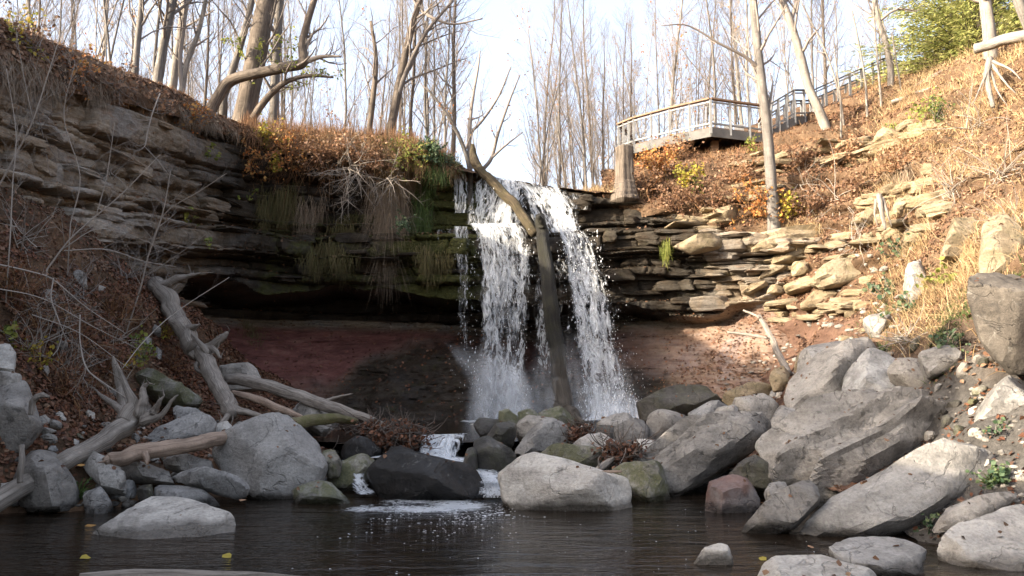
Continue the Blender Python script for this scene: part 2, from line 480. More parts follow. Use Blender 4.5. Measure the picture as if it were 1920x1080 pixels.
M = {}
M['rock'] = rock_mat('grey sandstone', (0.16, 0.15, 0.138), (0.46, 0.435, 0.4))
M['rock_pale'] = rock_mat('pale sandstone', (0.3, 0.28, 0.255), (0.6, 0.575, 0.53), spot=0.25)
M['rock_smooth'] = rock_mat('smooth grey sandstone', (0.22, 0.208, 0.192), (0.4, 0.382, 0.355), spot=0.12, bedscale=1.5)
M['rock_moss'] = rock_mat('mossy sandstone', (0.13, 0.12, 0.1), (0.36, 0.345, 0.3), moss=0.7)
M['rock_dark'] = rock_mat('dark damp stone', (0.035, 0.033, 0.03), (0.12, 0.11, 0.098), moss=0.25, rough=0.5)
M['rock_wet'] = rock_mat('wet black stone', (0.008, 0.008, 0.008), (0.034, 0.031, 0.029), spot=0.4, rough=0.2)
M['rock_tan'] = rock_mat('tan sandstone', (0.2, 0.15, 0.09), (0.38, 0.31, 0.215), moss=0.2, wetline=False)
M['rock_brown_shaded'] = rock_mat('shade darkened brown grey stone', (0.055, 0.047, 0.04), (0.15, 0.132, 0.112), wetline=False)  # brown grey stone, darkened to put the tall boulder's shade into its colour
M['rock_red'] = rock_mat('reddish wet stone', (0.1, 0.085, 0.08), (0.33, 0.31, 0.31), red=0.7, rough=0.5)

def cliff_mat():
    m = MT('layered cliff rock')
    v = m.n('NewGeometry').outputs['Position']
    at = m.n('Attribute', {'attribute_name': 'mask'}); sp = m.n('SeparateColor'); m.set(sp.inputs[0], at.outputs['Color'])
    red, moss, wet = sp.outputs[0], sp.outputs[1], sp.outputs[2]
    w = m.n('VectorMath', {'operation': 'ADD'}); nz = m.n('TexNoise', Vector=v, Scale=0.5, Detail=3.0)
    m.set(w.inputs[0], v); sc = m.n('VectorMath', {'operation': 'SCALE'}); m.set(sc.inputs[0], nz.outputs['Color']); m.set(sc.inputs['Scale'], 0.35); m.set(w.inputs[1], sc)
    bed = m.noise(m.mapv(w.outputs[0], (0.35, 0.35, 5.0)), 1.6, 6, 0.7)
    col = m.ramp(bed, [(0.25, (0.085, 0.062, 0.042)), (0.42, (0.21, 0.16, 0.11)), (0.55, (0.29, 0.235, 0.175)), (0.72, (0.38, 0.33, 0.265))])
    gr = m.noise(v, 0.9, 5, 0.6, 0.5)
    col = m.mix(m.math('MULTIPLY', m.ramp(gr, [(0.45, 0.0), (0.62, 1.0)]), 0.6), col, m.ramp(bed, [(0.3, (0.12, 0.115, 0.11)), (0.7, (0.36, 0.345, 0.325))]))
    ru = m.noise(m.mapv(v, (1, 1, 2.5)), 1.7, 5, 0.7, 0.4)
    col = m.mix(m.math('MULTIPLY', m.ramp(ru, [(0.56, 0.0), (0.68, 1.0)]), 0.6), col, (0.2, 0.105, 0.05))
    fine = m.noise(v, 14, 6, 0.75)
    col = m.mix(0.8, col, m.ramp(fine, [(0.25, 0.4), (0.5, 0.95), (0.75, 1.3)]), 'MULTIPLY')
    col = m.mix(red, col, m.ramp(m.noise(m.mapv(v, (1, 1, 3)), 1.4, 6, 0.7), [(0.3, (0.085, 0.034, 0.029)), (0.55, (0.18, 0.075, 0.062)), (0.75, (0.26, 0.14, 0.105))]))
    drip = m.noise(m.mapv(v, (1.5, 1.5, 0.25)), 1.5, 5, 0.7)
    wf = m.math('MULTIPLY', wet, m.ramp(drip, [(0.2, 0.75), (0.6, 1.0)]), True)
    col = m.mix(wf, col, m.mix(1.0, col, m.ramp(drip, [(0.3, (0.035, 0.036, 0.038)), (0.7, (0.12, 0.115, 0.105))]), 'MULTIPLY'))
    mo = m.noise(v, 1.8, 7, 0.75, 0.3)
    mf = m.math('MULTIPLY', m.ramp(m.math('ADD', mo, m.math('MULTIPLY', m.math('SUBTRACT', moss, 0.5), 0.5)), [(0.47, 0.0), (0.6, 1.0)]), m.math('MULTIPLY', moss, 1.6, True))
    col = m.mix(mf, col, m.ramp(m.noise(v, 20, 4), [(0.3, (0.018, 0.02, 0.006)), (0.7, (0.07, 0.07, 0.02))]))
    rg = m.math('SUBTRACT', 0.85, m.math('MULTIPLY', wf, 0.42))
    hgt = m.math('ADD', m.math('MULTIPLY', bed, 1.2), m.math('ADD', m.math('MULTIPLY', fine, 0.4), m.noise(m.mapv(v, (1, 1, 2)), 4, 8, 0.75)))
    return m.done(col, rg, m.bump(hgt, 0.7, 0.1), 0.14)
M['cliff'] = cliff_mat()

def soil_mat(name, c1, c2, c3, scale=1.0, mud=False):
    m = MT(name); v = m.n('NewGeometry').outputs['Position']
    a = m.noise(v, 1.1 * scale, 6, 0.7, 0.4); f = m.noise(v, 13 * scale, 6, 0.75)
    col = m.ramp(a, [(0.3, c1), (0.5, c2), (0.72, c3)])
    col = m.mix(0.8, col, m.ramp(f, [(0.25, 0.4), (0.5, 0.95), (0.75, 1.4)]), 'MULTIPLY')
    h = m.math('ADD', f, m.noise(v, 40 * scale, 4, 0.7))
    if mud:
        at = m.n('Attribute', {'attribute_name': 'mask'}); sp = m.n('SeparateColor'); m.set(sp.inputs[0], at.outputs['Color'])
        col = m.mix(sp.outputs[0], col, m.mix(0.8, m.ramp(a, [(0.3, (0.055, 0.05, 0.046)), (0.7, (0.16, 0.148, 0.135))]), m.ramp(f, [(0.25, 0.4), (0.5, 0.95), (0.75, 1.4)]), 'MULTIPLY'))
        col = m.mix(sp.outputs[1], col, m.mix(0.8, m.ramp(a, [(0.3, (0.09, 0.05, 0.036)), (0.7, (0.2, 0.12, 0.085))]), m.ramp(f, [(0.25, 0.4), (0.5, 0.95), (0.75, 1.4)]), 'MULTIPLY'))
    return m.done(col, 0.95, m.bump(h, 0.8, 0.08), 0.15)
M['soil'] = soil_mat('brown leafy soil', (0.06, 0.042, 0.028), (0.13, 0.08, 0.05), (0.21, 0.125, 0.07))
M['hill'] = soil_mat('dry hillside earth', (0.07, 0.048, 0.032), (0.145, 0.092, 0.058), (0.23, 0.16, 0.1), 1.0, True)
M['mud'] = soil_mat('stony mud', (0.055, 0.05, 0.045), (0.11, 0.1, 0.09), (0.2, 0.185, 0.165), 1.6)
M['bed'] = soil_mat('dark stream bed', (0.02, 0.017, 0.012), (0.045, 0.037, 0.028), (0.08, 0.07, 0.055), 1.4)

def island_mat(name, cols, rough=0.8, transl=0.0, spec=0.25, scale_var=0.0):
    """each loose piece of the mesh takes its own colour from the list"""
    m = MT(name); r = m.n('NewGeometry').outputs['Random Per Island']
    st = [(i / max(1, len(cols) - 1), c) for i, c in enumerate(cols)]
    col = m.ramp(r, st)
    if not transl: return m.done(col, rough, None, spec)
    p = m.n('BsdfPrincipled', Roughness=rough); m.set(p.inputs['Base Color'], col); m.set(p.inputs['Specular IOR Level'], spec)
    t = m.n('BsdfTranslucent'); m.set(t.inputs[0], col)
    x = m.n('MixShader'); m.set(x.inputs[0], transl); m.set(x.inputs[1], p); m.set(x.inputs[2], t)
    m.t.links.new(x.outputs[0], m.out.inputs['Surface']); return m.m
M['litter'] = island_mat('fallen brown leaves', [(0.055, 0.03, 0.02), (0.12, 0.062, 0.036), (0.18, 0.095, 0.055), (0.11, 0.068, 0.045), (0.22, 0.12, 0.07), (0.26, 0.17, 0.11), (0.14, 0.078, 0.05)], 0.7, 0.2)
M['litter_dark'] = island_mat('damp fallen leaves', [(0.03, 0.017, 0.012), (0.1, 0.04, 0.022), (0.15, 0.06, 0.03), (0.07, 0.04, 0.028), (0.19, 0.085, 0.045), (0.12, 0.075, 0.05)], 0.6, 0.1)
M['litter_pale'] = island_mat('pale tan leaves', [(0.16, 0.08, 0.045), (0.27, 0.15, 0.082), (0.35, 0.22, 0.135), (0.22, 0.105, 0.055), (0.32, 0.24, 0.16)], 0.7, 0.2)
M['straw'] = island_mat('dry straw grass', [(0.22, 0.14, 0.07), (0.4, 0.29, 0.15), (0.5, 0.39, 0.23), (0.3, 0.2, 0.1), (0.36, 0.24, 0.14)], 0.7, 0.25)
M['straw_brown'] = island_mat('brown dead stalks', [(0.13, 0.065, 0.035), (0.26, 0.13, 0.065), (0.35, 0.2, 0.1), (0.2, 0.11, 0.06), (0.3, 0.22, 0.13)], 0.75, 0.2)
M['moss_strand'] = island_mat('hanging moss strands', [(0.07, 0.06, 0.025), (0.14, 0.11, 0.05), (0.1, 0.1, 0.035), (0.2, 0.155, 0.085)], 0.8, 0.2)
M['root_strand'] = island_mat('hanging dead roots', [(0.13, 0.1, 0.07), (0.24, 0.18, 0.13), (0.32, 0.25, 0.18), (0.18, 0.14, 0.1)], 0.8, 0.15)
M['green'] = island_mat('green grass and leaves', [(0.035, 0.065, 0.018), (0.07, 0.11, 0.03), (0.1, 0.14, 0.04), (0.05, 0.085, 0.028)], 0.6, 0.25)
M['ivy'] = island_mat('blue green leaves', [(0.03, 0.06, 0.03), (0.06, 0.1, 0.05), (0.09, 0.13, 0.07), (0.14, 0.17, 0.08)], 0.55, 0.2)
M['yellow'] = island_mat('yellow autumn leaves', [(0.36, 0.26, 0.03), (0.22, 0.22, 0.03), (0.45, 0.32, 0.05), (0.16, 0.19, 0.04), (0.32, 0.18, 0.04)], 0.6, 0.3)
M['lime'] = island_mat('yellow green leaves', [(0.16, 0.2, 0.04), (0.26, 0.27, 0.06), (0.11, 0.16, 0.035), (0.34, 0.31, 0.08)], 0.6, 0.35)
M['orange'] = island_mat('orange leaves', [(0.3, 0.1, 0.03), (0.42, 0.17, 0.05), (0.36, 0.22, 0.07), (0.2, 0.08, 0.035)], 0.65, 0.25)
M['needles'] = island_mat('yellow green needles', [(0.13, 0.17, 0.045), (0.25, 0.27, 0.08), (0.36, 0.35, 0.12), (0.19, 0.22, 0.065), (0.4, 0.37, 0.15)], 0.65, 0.3)

def wood_mat(name, c1, c2, c3, su=9.0, sv=1.2, moss=0.0, rough=0.85, bump=0.9, dist=0.04, dryfoot=False):
    m = MT(name); uv = m.n('TexCoord').outputs['UV']; pos = m.n('NewGeometry').outputs['Position']
    a = m.noise(m.mapv(uv, (su * 3, sv, 1)), 1.6, 6, 0.7, 0.5); b = m.noise(pos, 2.0, 5, 0.65)
    col = m.ramp(a, [(0.3, c1), (0.5, c2), (0.7, c3)])
    col = m.mix(0.7, col, m.ramp(b, [(0.3, 0.55), (0.5, 1.0), (0.7, 1.25)]), 'MULTIPLY')
    if moss: col = m.mix(m.math('MULTIPLY', m.ramp(m.noise(pos, 3, 5, 0.7), [(0.45, 0.0), (0.58, 1.0)]), moss), col, (0.09, 0.09, 0.028))
    if dryfoot:
        z = m.n('SeparateXYZ', Vector=pos).outputs[2]; zz = m.math('ADD', z, m.math('MULTIPLY', b, 1.6))
        col = m.mix(m.ramp(m.math('MULTIPLY', zz, 0.1), [(0.25, 1.0), (0.38, 0.0)]), col, m.mix(1.0, m.ramp(a, [(0.3, (0.03, 0.025, 0.02)), (0.5, (0.075, 0.064, 0.052)), (0.7, (0.12, 0.105, 0.088))]), (1, 1, 1), 'MULTIPLY'))
    h = m.math('ADD', a, m.math('MULTIPLY', m.noise(pos, 25, 5, 0.7), 0.4))
    return m.done(col, rough, m.bump(h, bump, dist), 0.25)
M['drift'] = wood_mat('bleached driftwood', (0.09, 0.075, 0.06), (0.23, 0.2, 0.17), (0.36, 0.32, 0.28))
M['drift_tan'] = wood_mat('tan stripped log', (0.16, 0.11, 0.08), (0.3, 0.22, 0.165), (0.4, 0.31, 0.24))
M['mossy_wood'] = wood_mat('mossy branch wood', (0.06, 0.05, 0.03), (0.14, 0.12, 0.07), (0.2, 0.18, 0.1), moss=0.7)
M['wet_wood'] = wood_mat('wet dark trunk', (0.007, 0.007, 0.006), (0.016, 0.015, 0.013), (0.032, 0.029, 0.025), moss=0.1, rough=0.5, su=5, bump=1.0, dist=0.06, dryfoot=True)
M['bark_log'] = wood_mat('mottled bark', (0.018, 0.014, 0.01), (0.055, 0.042, 0.026), (0.13, 0.098, 0.058), moss=0.15)
M['bark'] = wood_mat('grey bark', (0.07, 0.062, 0.055), (0.145, 0.132, 0.12), (0.23, 0.212, 0.195), su=6, sv=1.0)
M['bark_dark'] = wood_mat('furrowed brown bark', (0.05, 0.04, 0.032), (0.13, 0.105, 0.085), (0.22, 0.185, 0.155), su=5, sv=0.9, bump=1.0, dist=0.06)
M['bark_pale'] = wood_mat('pale bark', (0.12, 0.105, 0.09), (0.22, 0.198, 0.175), (0.31, 0.285, 0.255), su=6)
M['twig'] = island_mat('grey twigs', [(0.13, 0.112, 0.1), (0.22, 0.19, 0.17), (0.17, 0.147, 0.13), (0.26, 0.228, 0.205)], 0.8)
M['twig_pale'] = island_mat('bleached twigs', [(0.19, 0.165, 0.14), (0.3, 0.265, 0.23), (0.24, 0.21, 0.18)], 0.8)
M['twig_dark'] = island_mat('dark twigs', [(0.06, 0.05, 0.04), (0.11, 0.085, 0.07), (0.15, 0.12, 0.1)], 0.8)
M['deck_wood'] = wood_mat('weathered deck timber', (0.085, 0.083, 0.08), (0.135, 0.132, 0.127), (0.18, 0.175, 0.167), su=5)
M['deck_brown'] = wood_mat('brown rail timber', (0.13, 0.085, 0.06), (0.24, 0.16, 0.11), (0.33, 0.24, 0.17), su=5)
M['deck_dark'] = wood_mat('dark joist timber', (0.06, 0.045, 0.032), (0.12, 0.09, 0.065), (0.17, 0.13, 0.1), su=5)
def metal():
    m = MT('galvanised steel'); v = m.n('NewGeometry').outputs['Position']
    return m.done(m.ramp(m.noise(v, 5, 4), [(0.3, 0.17), (0.7, 0.26)]), 0.6, None, 0.3, Metallic=0.1)
M['metal'] = metal()

def pool_mat():
    m = MT('dark stream water'); v = m.n('NewGeometry').outputs['Position']
    h = m.math('ADD', m.noise(m.mapv(v, (0.8, 3.4, 1), (0, 0, 0.12)), 1.1, 3, 0.5, 0.5), m.math('MULTIPLY', m.noise(m.mapv(v, (1.2, 4.0, 1), (0, 0, -0.2)), 4.5, 3, 0.5, 0.3), 0.35))
    col = m.ramp(m.noise(v, 0.6, 3), [(0.35, (0.008, 0.006, 0.004)), (0.65, (0.016, 0.01, 0.006))])
    return m.done(col, 0.06, m.bump(h, 0.42, 0.1), 0.5, IOR=1.33)
M['pool'] = pool_mat()

def water_white(name, su, sv, lo, hi, soft=0.1, amax=1.0, lace=0.32):
    """broken falling water: torn white threads with clear gaps; the vertex mask r is how much water runs there"""
    m = MT(name); uv = m.n('TexCoord').outputs['UV']
    at = m.n('Attribute', {'attribute_name': 'mask'}); sp = m.n('SeparateColor'); m.set(sp.inputs[0], at.outputs['Color']); den = sp.outputs[0]
    wob = m.n('TexNoise', Vector=m.mapv(uv, (2.2, 1.6, 1)), Scale=1.0, Detail=3.0)
    w = m.n('VectorMath', {'operation': 'SCALE'}); m.set(w.inputs[0], wob.outputs['Color']); m.set(w.inputs['Scale'], 0.28)
    ad = m.n('VectorMath', {'operation': 'ADD'}); m.set(ad.inputs[0], uv); m.set(ad.inputs[1], w); u2 = ad.outputs[0]
    a = m.noise(m.mapv(u2, (su, sv, 1)), 1.0, 3, 0.6, 0.9)
    b = m.noise(m.mapv(u2, (su * 2.2, sv * 1.6, 1)), 1.0, 3, 0.6, 1.0)
    c = m.noise(m.mapv(uv, (su * 0.35, sv * 0.3, 1)), 1.0, 2, 0.5)
    def ridge(x): return m.math('SUBTRACT', 1.0, m.math('MULTIPLY', m.math('ABSOLUTE', m.math('SUBTRACT', x, 0.5)), 5.0), True)
    e = m.noise(m.mapv(u2, (su * 1.5, sv * 1.3, 1), loc=(5.3, 1.7, 0)), 1.0, 3, 0.6, 1.0)
    thr = m.math('MAXIMUM', ridge(a), m.math('MULTIPLY', ridge(e), 0.9))
    s_ = m.math('ADD', m.math('ADD', m.math('MULTIPLY', thr, lace), m.math('MULTIPLY', b, 0.3)), m.math('MULTIPLY', c, 0.3))
    s_ = m.math('ADD', s_, m.math('MULTIPLY', m.math('SUBTRACT', den, 0.5), 0.55))
    amax = m.math('MULTIPLY', m.ramp(den, [(0.02, 0.0), (0.42, 1.0)]), amax)
    al = m.math('MULTIPLY', m.ramp(s_, [(lo, 0.0), (lo + soft, 0.55), (hi, 1.0)]), amax)
    p = m.n('BsdfPrincipled', Roughness=0.35); m.set(p.inputs['Base Color'], (0.82, 0.85, 0.88)); m.set(p.inputs['Specular IOR Level'], 0.4)
    m.set(p.inputs['Normal'], m.bump(m.math('ADD', a, b), 0.8, 0.15))
    t = m.n('BsdfTranslucent'); m.set(t.inputs[0], (0.8, 0.84, 0.88))
    x = m.n('MixShader'); m.set(x.inputs[0], 0.35); m.set(x.inputs[1], p); m.set(x.inputs[2], t)
    tr = m.n('BsdfTransparent'); y = m.n('MixShader'); m.set(y.inputs[0], al); m.set(y.inputs[1], tr); m.set(y.inputs[2], x)
    m.t.links.new(y.outputs[0], m.out.inputs['Surface']); return m.m
M['fall'] = water_white('falling white water', 3.2, 0.85, 0.54, 0.72, 0.1)
M['fall_thin'] = water_white('thin trickling water', 8.0, 0.7, 0.6, 0.74)
def mist_mat():
    m = MT('misty spray'); uv = m.n('TexCoord').outputs['UV']
    at = m.n('Attribute', {'attribute_name': 'mask'}); sp = m.n('SeparateColor'); m.set(sp.inputs[0], at.outputs['Color']); den = sp.outputs[0]
    s1 = m.noise(m.mapv(uv, (9.0, 2.0, 1)), 1.0, 5, 0.7, 0.8); s2 = m.noise(m.mapv(uv, (2.2, 1.1, 1)), 1.0, 3, 0.6, 0.6)
    k = m.math('MULTIPLY', m.ramp(s1, [(0.3, 0.05), (0.66, 1.0)]), m.ramp(s2, [(0.3, 0.1), (0.62, 1.0)]))
    al = m.math('MULTIPLY', m.math('MULTIPLY', den, k), 0.95, True)
    p = m.n('BsdfDiffuse'); m.set(p.inputs[0], (0.82, 0.85, 0.88)); t = m.n('BsdfTranslucent'); m.set(t.inputs[0], (0.8, 0.84, 0.88))
    x = m.n('MixShader'); m.set(x.inputs[0], 0.4); m.set(x.inputs[1], p); m.set(x.inputs[2], t)
    y = m.n('MixShader'); m.set(y.inputs[0], al); m.set(y.inputs[1], m.n('BsdfTransparent')); m.set(y.inputs[2], x)
    m.t.links.new(y.outputs[0], m.out.inputs['Surface']); return m.m
M['spray'] = mist_mat()
M['foam'] = water_white('stream foam', 5.0, 4.0, 0.5, 0.68)
def solid(name, c, rough=0.6, spec=0.3, tr=0.0):
    return island_mat(name, [c, [min(1, x * 1.08) for x in c]], rough, tr, spec)
M['drop'] = solid('white water drops', (0.85, 0.87, 0.9), 0.3, 0.5, 0.3)
# ------------------------------------------------------------------ the setting: cliff, banks, plateau, bed, water
TERR = []        # (verts, tris) for ray tests
def surf(name, grid, mat, disp=0.25, fs=0.7, seed=0, fine=0.05, col=None, keep=True, label=None):
    g = np.array(grid); n = gnorm(g)
    d = disp * fbm(g * fs, 4, seed) + fine * fbm(g * 4.5, 3, seed + 9)
    g = g + n * d[..., None]
    nv, nu = g.shape[:2]
    mb = MB(); mb.add(g, gridfaces(nv, nu), col=None if col is None else col(g))
    o = mb.build(name, mat, kind='structure', label=label)
    v, f = mb.arrays(); TERR.append((v, f))
    return o, v, f

# ---- cliff: a wall swept along its plan curve, with weathered beds, an undercut and the shale apron below
#        px    d   rock top py, undercut z, depth of undercut, apron top z, apron reach, step back above the ledge
CL = [(-900, 9.0, -60, -4, 0.0, -5, 0, 0.2), (-420, 11.5, 40, -4, 0.0, -5, 0, 0.2), (-180, 13.5, 110, -4, 0.0, -5, 0, 0.2), (0, 15.6, 150, -4, 0.0, -5, 0, 0.25), (130, 17.8, 165, -4, 0, -5, 0, 0.25),
      (250, 20.2, 190, -3, 0.2, -4, 0, 0.25), (340, 22.4, 215, 3.0, 1.2, 2.2, 0.8, 0.3), (420, 24.6, 238, 5.2, 2.6, 4.0, 0.9, 0.3), (520, 26.3, 262, 5.0, 3.2, 4.05, 1.0, 0.3),
      (650, 26.9, 272, 4.8, 3.3, 4.05, 1.1, 0.35), (760, 26.7, 290, 4.7, 3.0, 3.95, 1.3, 0.5), (850, 26.6, 318, 4.6, 2.3, 3.8, 1.5, 0.9),
      (930, 26.5, 330, 4.6, 2.1, 3.6, 0.9, 1.0), (1010, 26.5, 342, 4.5, 2.0, 3.5, 0.7, 0.9), (1090, 26.5, 354, 4.4, 1.9, 3.6, 0.9, 0.7), (1180, 26.4, 368, 4.3, 1.6, 3.9, 1.7, 0.6),
      (1270, 26.0, 398, 4.2, 1.3, 3.95, 2.6, 0.5), (1340, 25.5, 428, 4.15, 1.0, 4.0, 3.0, 0.3), (1420, 24.9, 440, 4.6, 0.5, 4.5, 2.8, 0.2), (1500, 24.6, 452, 4.9, 0.2, 4.85, 2.0, 0.2), (1590, 24.8, 450, 4.5, 0.0, 4.4, 1.0, 0.2)]
rows = []
for px, d, yt, zc, rec, zs, bo, led in CL:
    p = P(px, yt, d); rows.append([p[0], p[1], p[2], zc, rec, zs, bo, led, px])
rows = [[-9.3, -16, 7.6, -4, 0, -5, 0, .2, -2500], [-9.6, 0, 7.8, -4, 0, -5, 0, .2, -1600]] + rows
cs = spline(rows, 40)
seg = np.concatenate([[0], np.cumsum(np.linalg.norm(np.diff(cs[:, :2], axis=0), axis=1))])
s_vis = seg[np.argmin(np.abs(cs[:, 8] + 300))]
S = np.concatenate([np.arange(0, s_vis, 0.3), np.arange(s_vis, seg[-1], 0.05)])
cs = np.stack([np.interp(S, seg, cs[:, k]) for k in range(cs.shape[1])], -1)
tx, ty = np.gradient(cs[:, 0]), np.gradient(cs[:, 1]); l = np.hypot(tx, ty)
for k in (tx, ty): k /= l
kern = np.hanning(41); kern /= kern.sum()
nx, ny = np.convolve(np.pad(ty, 20, mode='edge'), kern, 'valid'), np.convolve(np.pad(-tx, 20, mode='edge'), kern, 'valid')
l = np.hypot(nx, ny); nx /= l; ny /= l
ns = len(S)
Zr = np.linspace(0, 1, 250)
zb = -0.6
ZT = cs[:, 2] + 0.06 * vnoise(np.stack([S * 0.9, 0 * S, 0 * S], -1), 4)
Zg = zb + (ZT[None, :] - zb) * Zr[:, None]                 # rows x cols
Sg = np.broadcast_to(S[None, :], Zg.shape)
rng = np.random.RandomState(11)
# beds
zbd = [-1.0]
while zbd[-1] < 13: zbd.append(zbd[-1] + (rng.choice([0.12, 0.3, 0.55, 0.8], p=[.2, .3, .3, .2]) if 4.3 < zbd[-1] < 6.1 else rng.choice([0.08, 0.13, 0.2, 0.34, 0.55, 0.8], p=[.2, .2, .2, .18, .14, .08])))
zbd = np.array(zbd)
warp = 0.13 * vnoise(np.stack([Sg * 0.16, Zg * 0.25, 0 * Sg], -1), 5) + 0.09 * fbm(np.stack([Sg * 0.7, Zg * 0.5, 0 * Sg], -1), 2, 6)
Zw = Zg + warp - 0.11 * (np.clip(cs[None, :, 1], 9, 25.5) - 25.5) * sstep(560, 430, cs[None, :, 8])
K = np.clip(np.searchsorted(zbd, Zw) - 1, 0, len(zbd) - 2)
off = np.zeros_like(Zg); crack = np.zeros_like(Zg)
bed_base = np.clip(rng.normal(0, 0.2, len(zbd)), -.4, .4)
for k in range(len(zbd) - 1):
    msk = K == k
    if not msk.any(): continue
    th = zbd[k + 1] - zbd[k]
    j = np.cumsum(rng.uniform(0.5, 2.6, 90) * (0.55 + th))
    o = np.clip(rng.normal(0, 0.13, 91), -.3, .3); s = Sg[msk]
    jit = s + 0.12 * vnoise(np.stack([Zg[msk] * 6, s * 2, 0 * s + k], -1), 8)
    b = np.searchsorted(j, jit); b2 = np.clip(b, 0, 89)
    dj = np.minimum(np.abs(jit - j[b2]), np.abs(jit - j[np.clip(b - 1, 0, 89)]))
    off[msk] = bed_base[k] + o[np.clip(b, 0, 90)] + 0.14 * fbm(np.stack([s * 1.6, 0 * s + k * 3.3, Zw[msk] * 0.8], -1), 3, 60) + 0.07 * fbm(np.stack([s * 7.0, 0 * s + k * 1.7, Zw[msk] * 5], -1), 3, 61)
    e = np.minimum(Zw[msk] - zbd[k], zbd[k + 1] - Zw[msk])
    crack[msk] = 0.11 * np.exp(-(e / 0.03) ** 2) + 0.07 * np.exp(-(dj / 0.045) ** 2) + 0.05 * np.exp(-(e / (0.35 * th)) ** 2)
ap = np.broadcast_to(cs[None, :, 5], Zg.shape); zc = cs[None, :, 3] + 0.35 * vnoise(np.stack([Sg * 0.35, 0 * Sg, 0 * Sg], -1), 21) + 0.12 * vnoise(np.stack([Sg * 1.3, 0 * Sg, 0 * Sg], -1), 22)
under = 1 - sstep(zc - 0.22, zc + 0.03, Zg)
apr = np.clip((ap - Zg) / np.maximum(ap - 0.6, 0.5), 0, 1.4) * (ap > 0)
apron = apr > 0
q3 = np.stack([Sg, Zg, 0 * Sg], -1)
pxs = np.broadcast_to(cs[None, :, 8], Zg.shape)
def win_(x, a, b, s): return sstep(a - s, a + s, x) * (1 - sstep(b - s, b + s, x))
macro = -cs[None, :, 4] * under + (cs[None, :, 4] + cs[None, :, 6]) * apr ** 1.05
ledge = sstep(6.85, 6.97, Zg + 0.12 * vnoise(q3 * 0.5, 31))
macro = macro - cs[None, :, 7] * ledge - 0.25 * ledge * np.clip(Zg - 6.9, 0, 2) * (cs[None, :, 7] > 0.45)
macro = macro + 0.3 * fbm(q3 * np.array([0.3, 0.3, 1]), 3, 41) * (1 - 0.5 * apron)
bedamp = np.where(apron, 0.12, 1.0) * np.where(Zg > zc - 0.2, 1.0, 0.6)
D = macro + off * bedamp - crack * np.where(apron, 0.4, 1.0) + 0.05 * fbm(q3 * np.array([1.2, 3.5, 1]), 4, 43) + 0.025 * fbm(q3 * np.array([6, 14, 1]), 2, 44)
lowdk = win_(pxs, 640, 960, 60) * sstep(3.4, 2.6, Zg)
D = D + np.where(apron, lowdk * (0.45 + 0.5 * fbm(q3 * np.array([0.8, 1.6, 1]), 5, 46)) + 0.14 * fbm(q3 * np.array([1.6, 4, 1]), 5, 47), 0)
D = D + np.where(apron, 0.4 * fbm(q3 * np.array([0.7, 0.6, 1]), 5, 45), 0)
X = cs[None, :, 0] + nx[None, :] * D; Y = cs[None, :, 1] + ny[None, :] * D
G = np.stack([X, Y, Zg + 0 * X], -1)
pxs = np.broadcast_to(cs[None, :, 8], Zg.shape)
red = sstep(0.1, 0.5, ap - Zg) * sstep(330, 460, pxs) * (1 - 0.6 * sstep(1090, 1250, pxs)) * (ap > 0)
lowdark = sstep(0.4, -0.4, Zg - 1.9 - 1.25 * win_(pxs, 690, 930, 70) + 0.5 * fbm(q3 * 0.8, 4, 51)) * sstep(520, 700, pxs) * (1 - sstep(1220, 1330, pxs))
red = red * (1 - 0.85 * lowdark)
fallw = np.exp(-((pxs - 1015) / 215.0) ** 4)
wet = np.clip(fallw * 1.0 + lowdark * 1.0 + 0.75 * sstep(380, 520, pxs) * (1 - sstep(1230, 1410, pxs)) * (~apron) + 0.55 * sstep(180, 430, pxs) * (Zg > zc) * (pxs < 860) + 0.55 * np.exp(-((pxs - 1250) / 120.0) ** 2) * (Zg < 6.3) * (~apron) + 0.5 * under * (~apron), 0, 1)  # wet zones round the falls, plus darker rock inside the undercut
moss = np.clip(0.55 * sstep(430, 520, pxs) * (1 - sstep(800, 860, pxs)) * (Zg > zc) * (Zg < 7.6) + 0.85 * np.exp(-((pxs - 850) / 70.0) ** 2) * (Zg > 4.4) + 0.35 * sstep(1180, 1300, pxs) * (Zg > zc) + 0.3 * fallw * (Zg > 6.6) + 0.35 * apron * lowdark, 0, 1)
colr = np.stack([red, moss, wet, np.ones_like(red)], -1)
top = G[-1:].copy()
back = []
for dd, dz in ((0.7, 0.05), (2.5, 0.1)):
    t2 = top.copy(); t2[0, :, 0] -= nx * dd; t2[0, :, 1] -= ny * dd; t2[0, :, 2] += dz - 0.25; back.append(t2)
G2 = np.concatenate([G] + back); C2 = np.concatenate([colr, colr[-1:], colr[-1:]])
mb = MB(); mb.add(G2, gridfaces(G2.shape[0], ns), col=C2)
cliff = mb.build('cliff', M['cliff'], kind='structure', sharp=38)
cliff_v, cliff_f = mb.arrays(); TERR.append((cliff_v, cliff_f))
CLIFF_G, CLIFF_PX, CLIFF_N = G, cs[:, 8], np.stack([nx, ny, 0 * nx], -1)

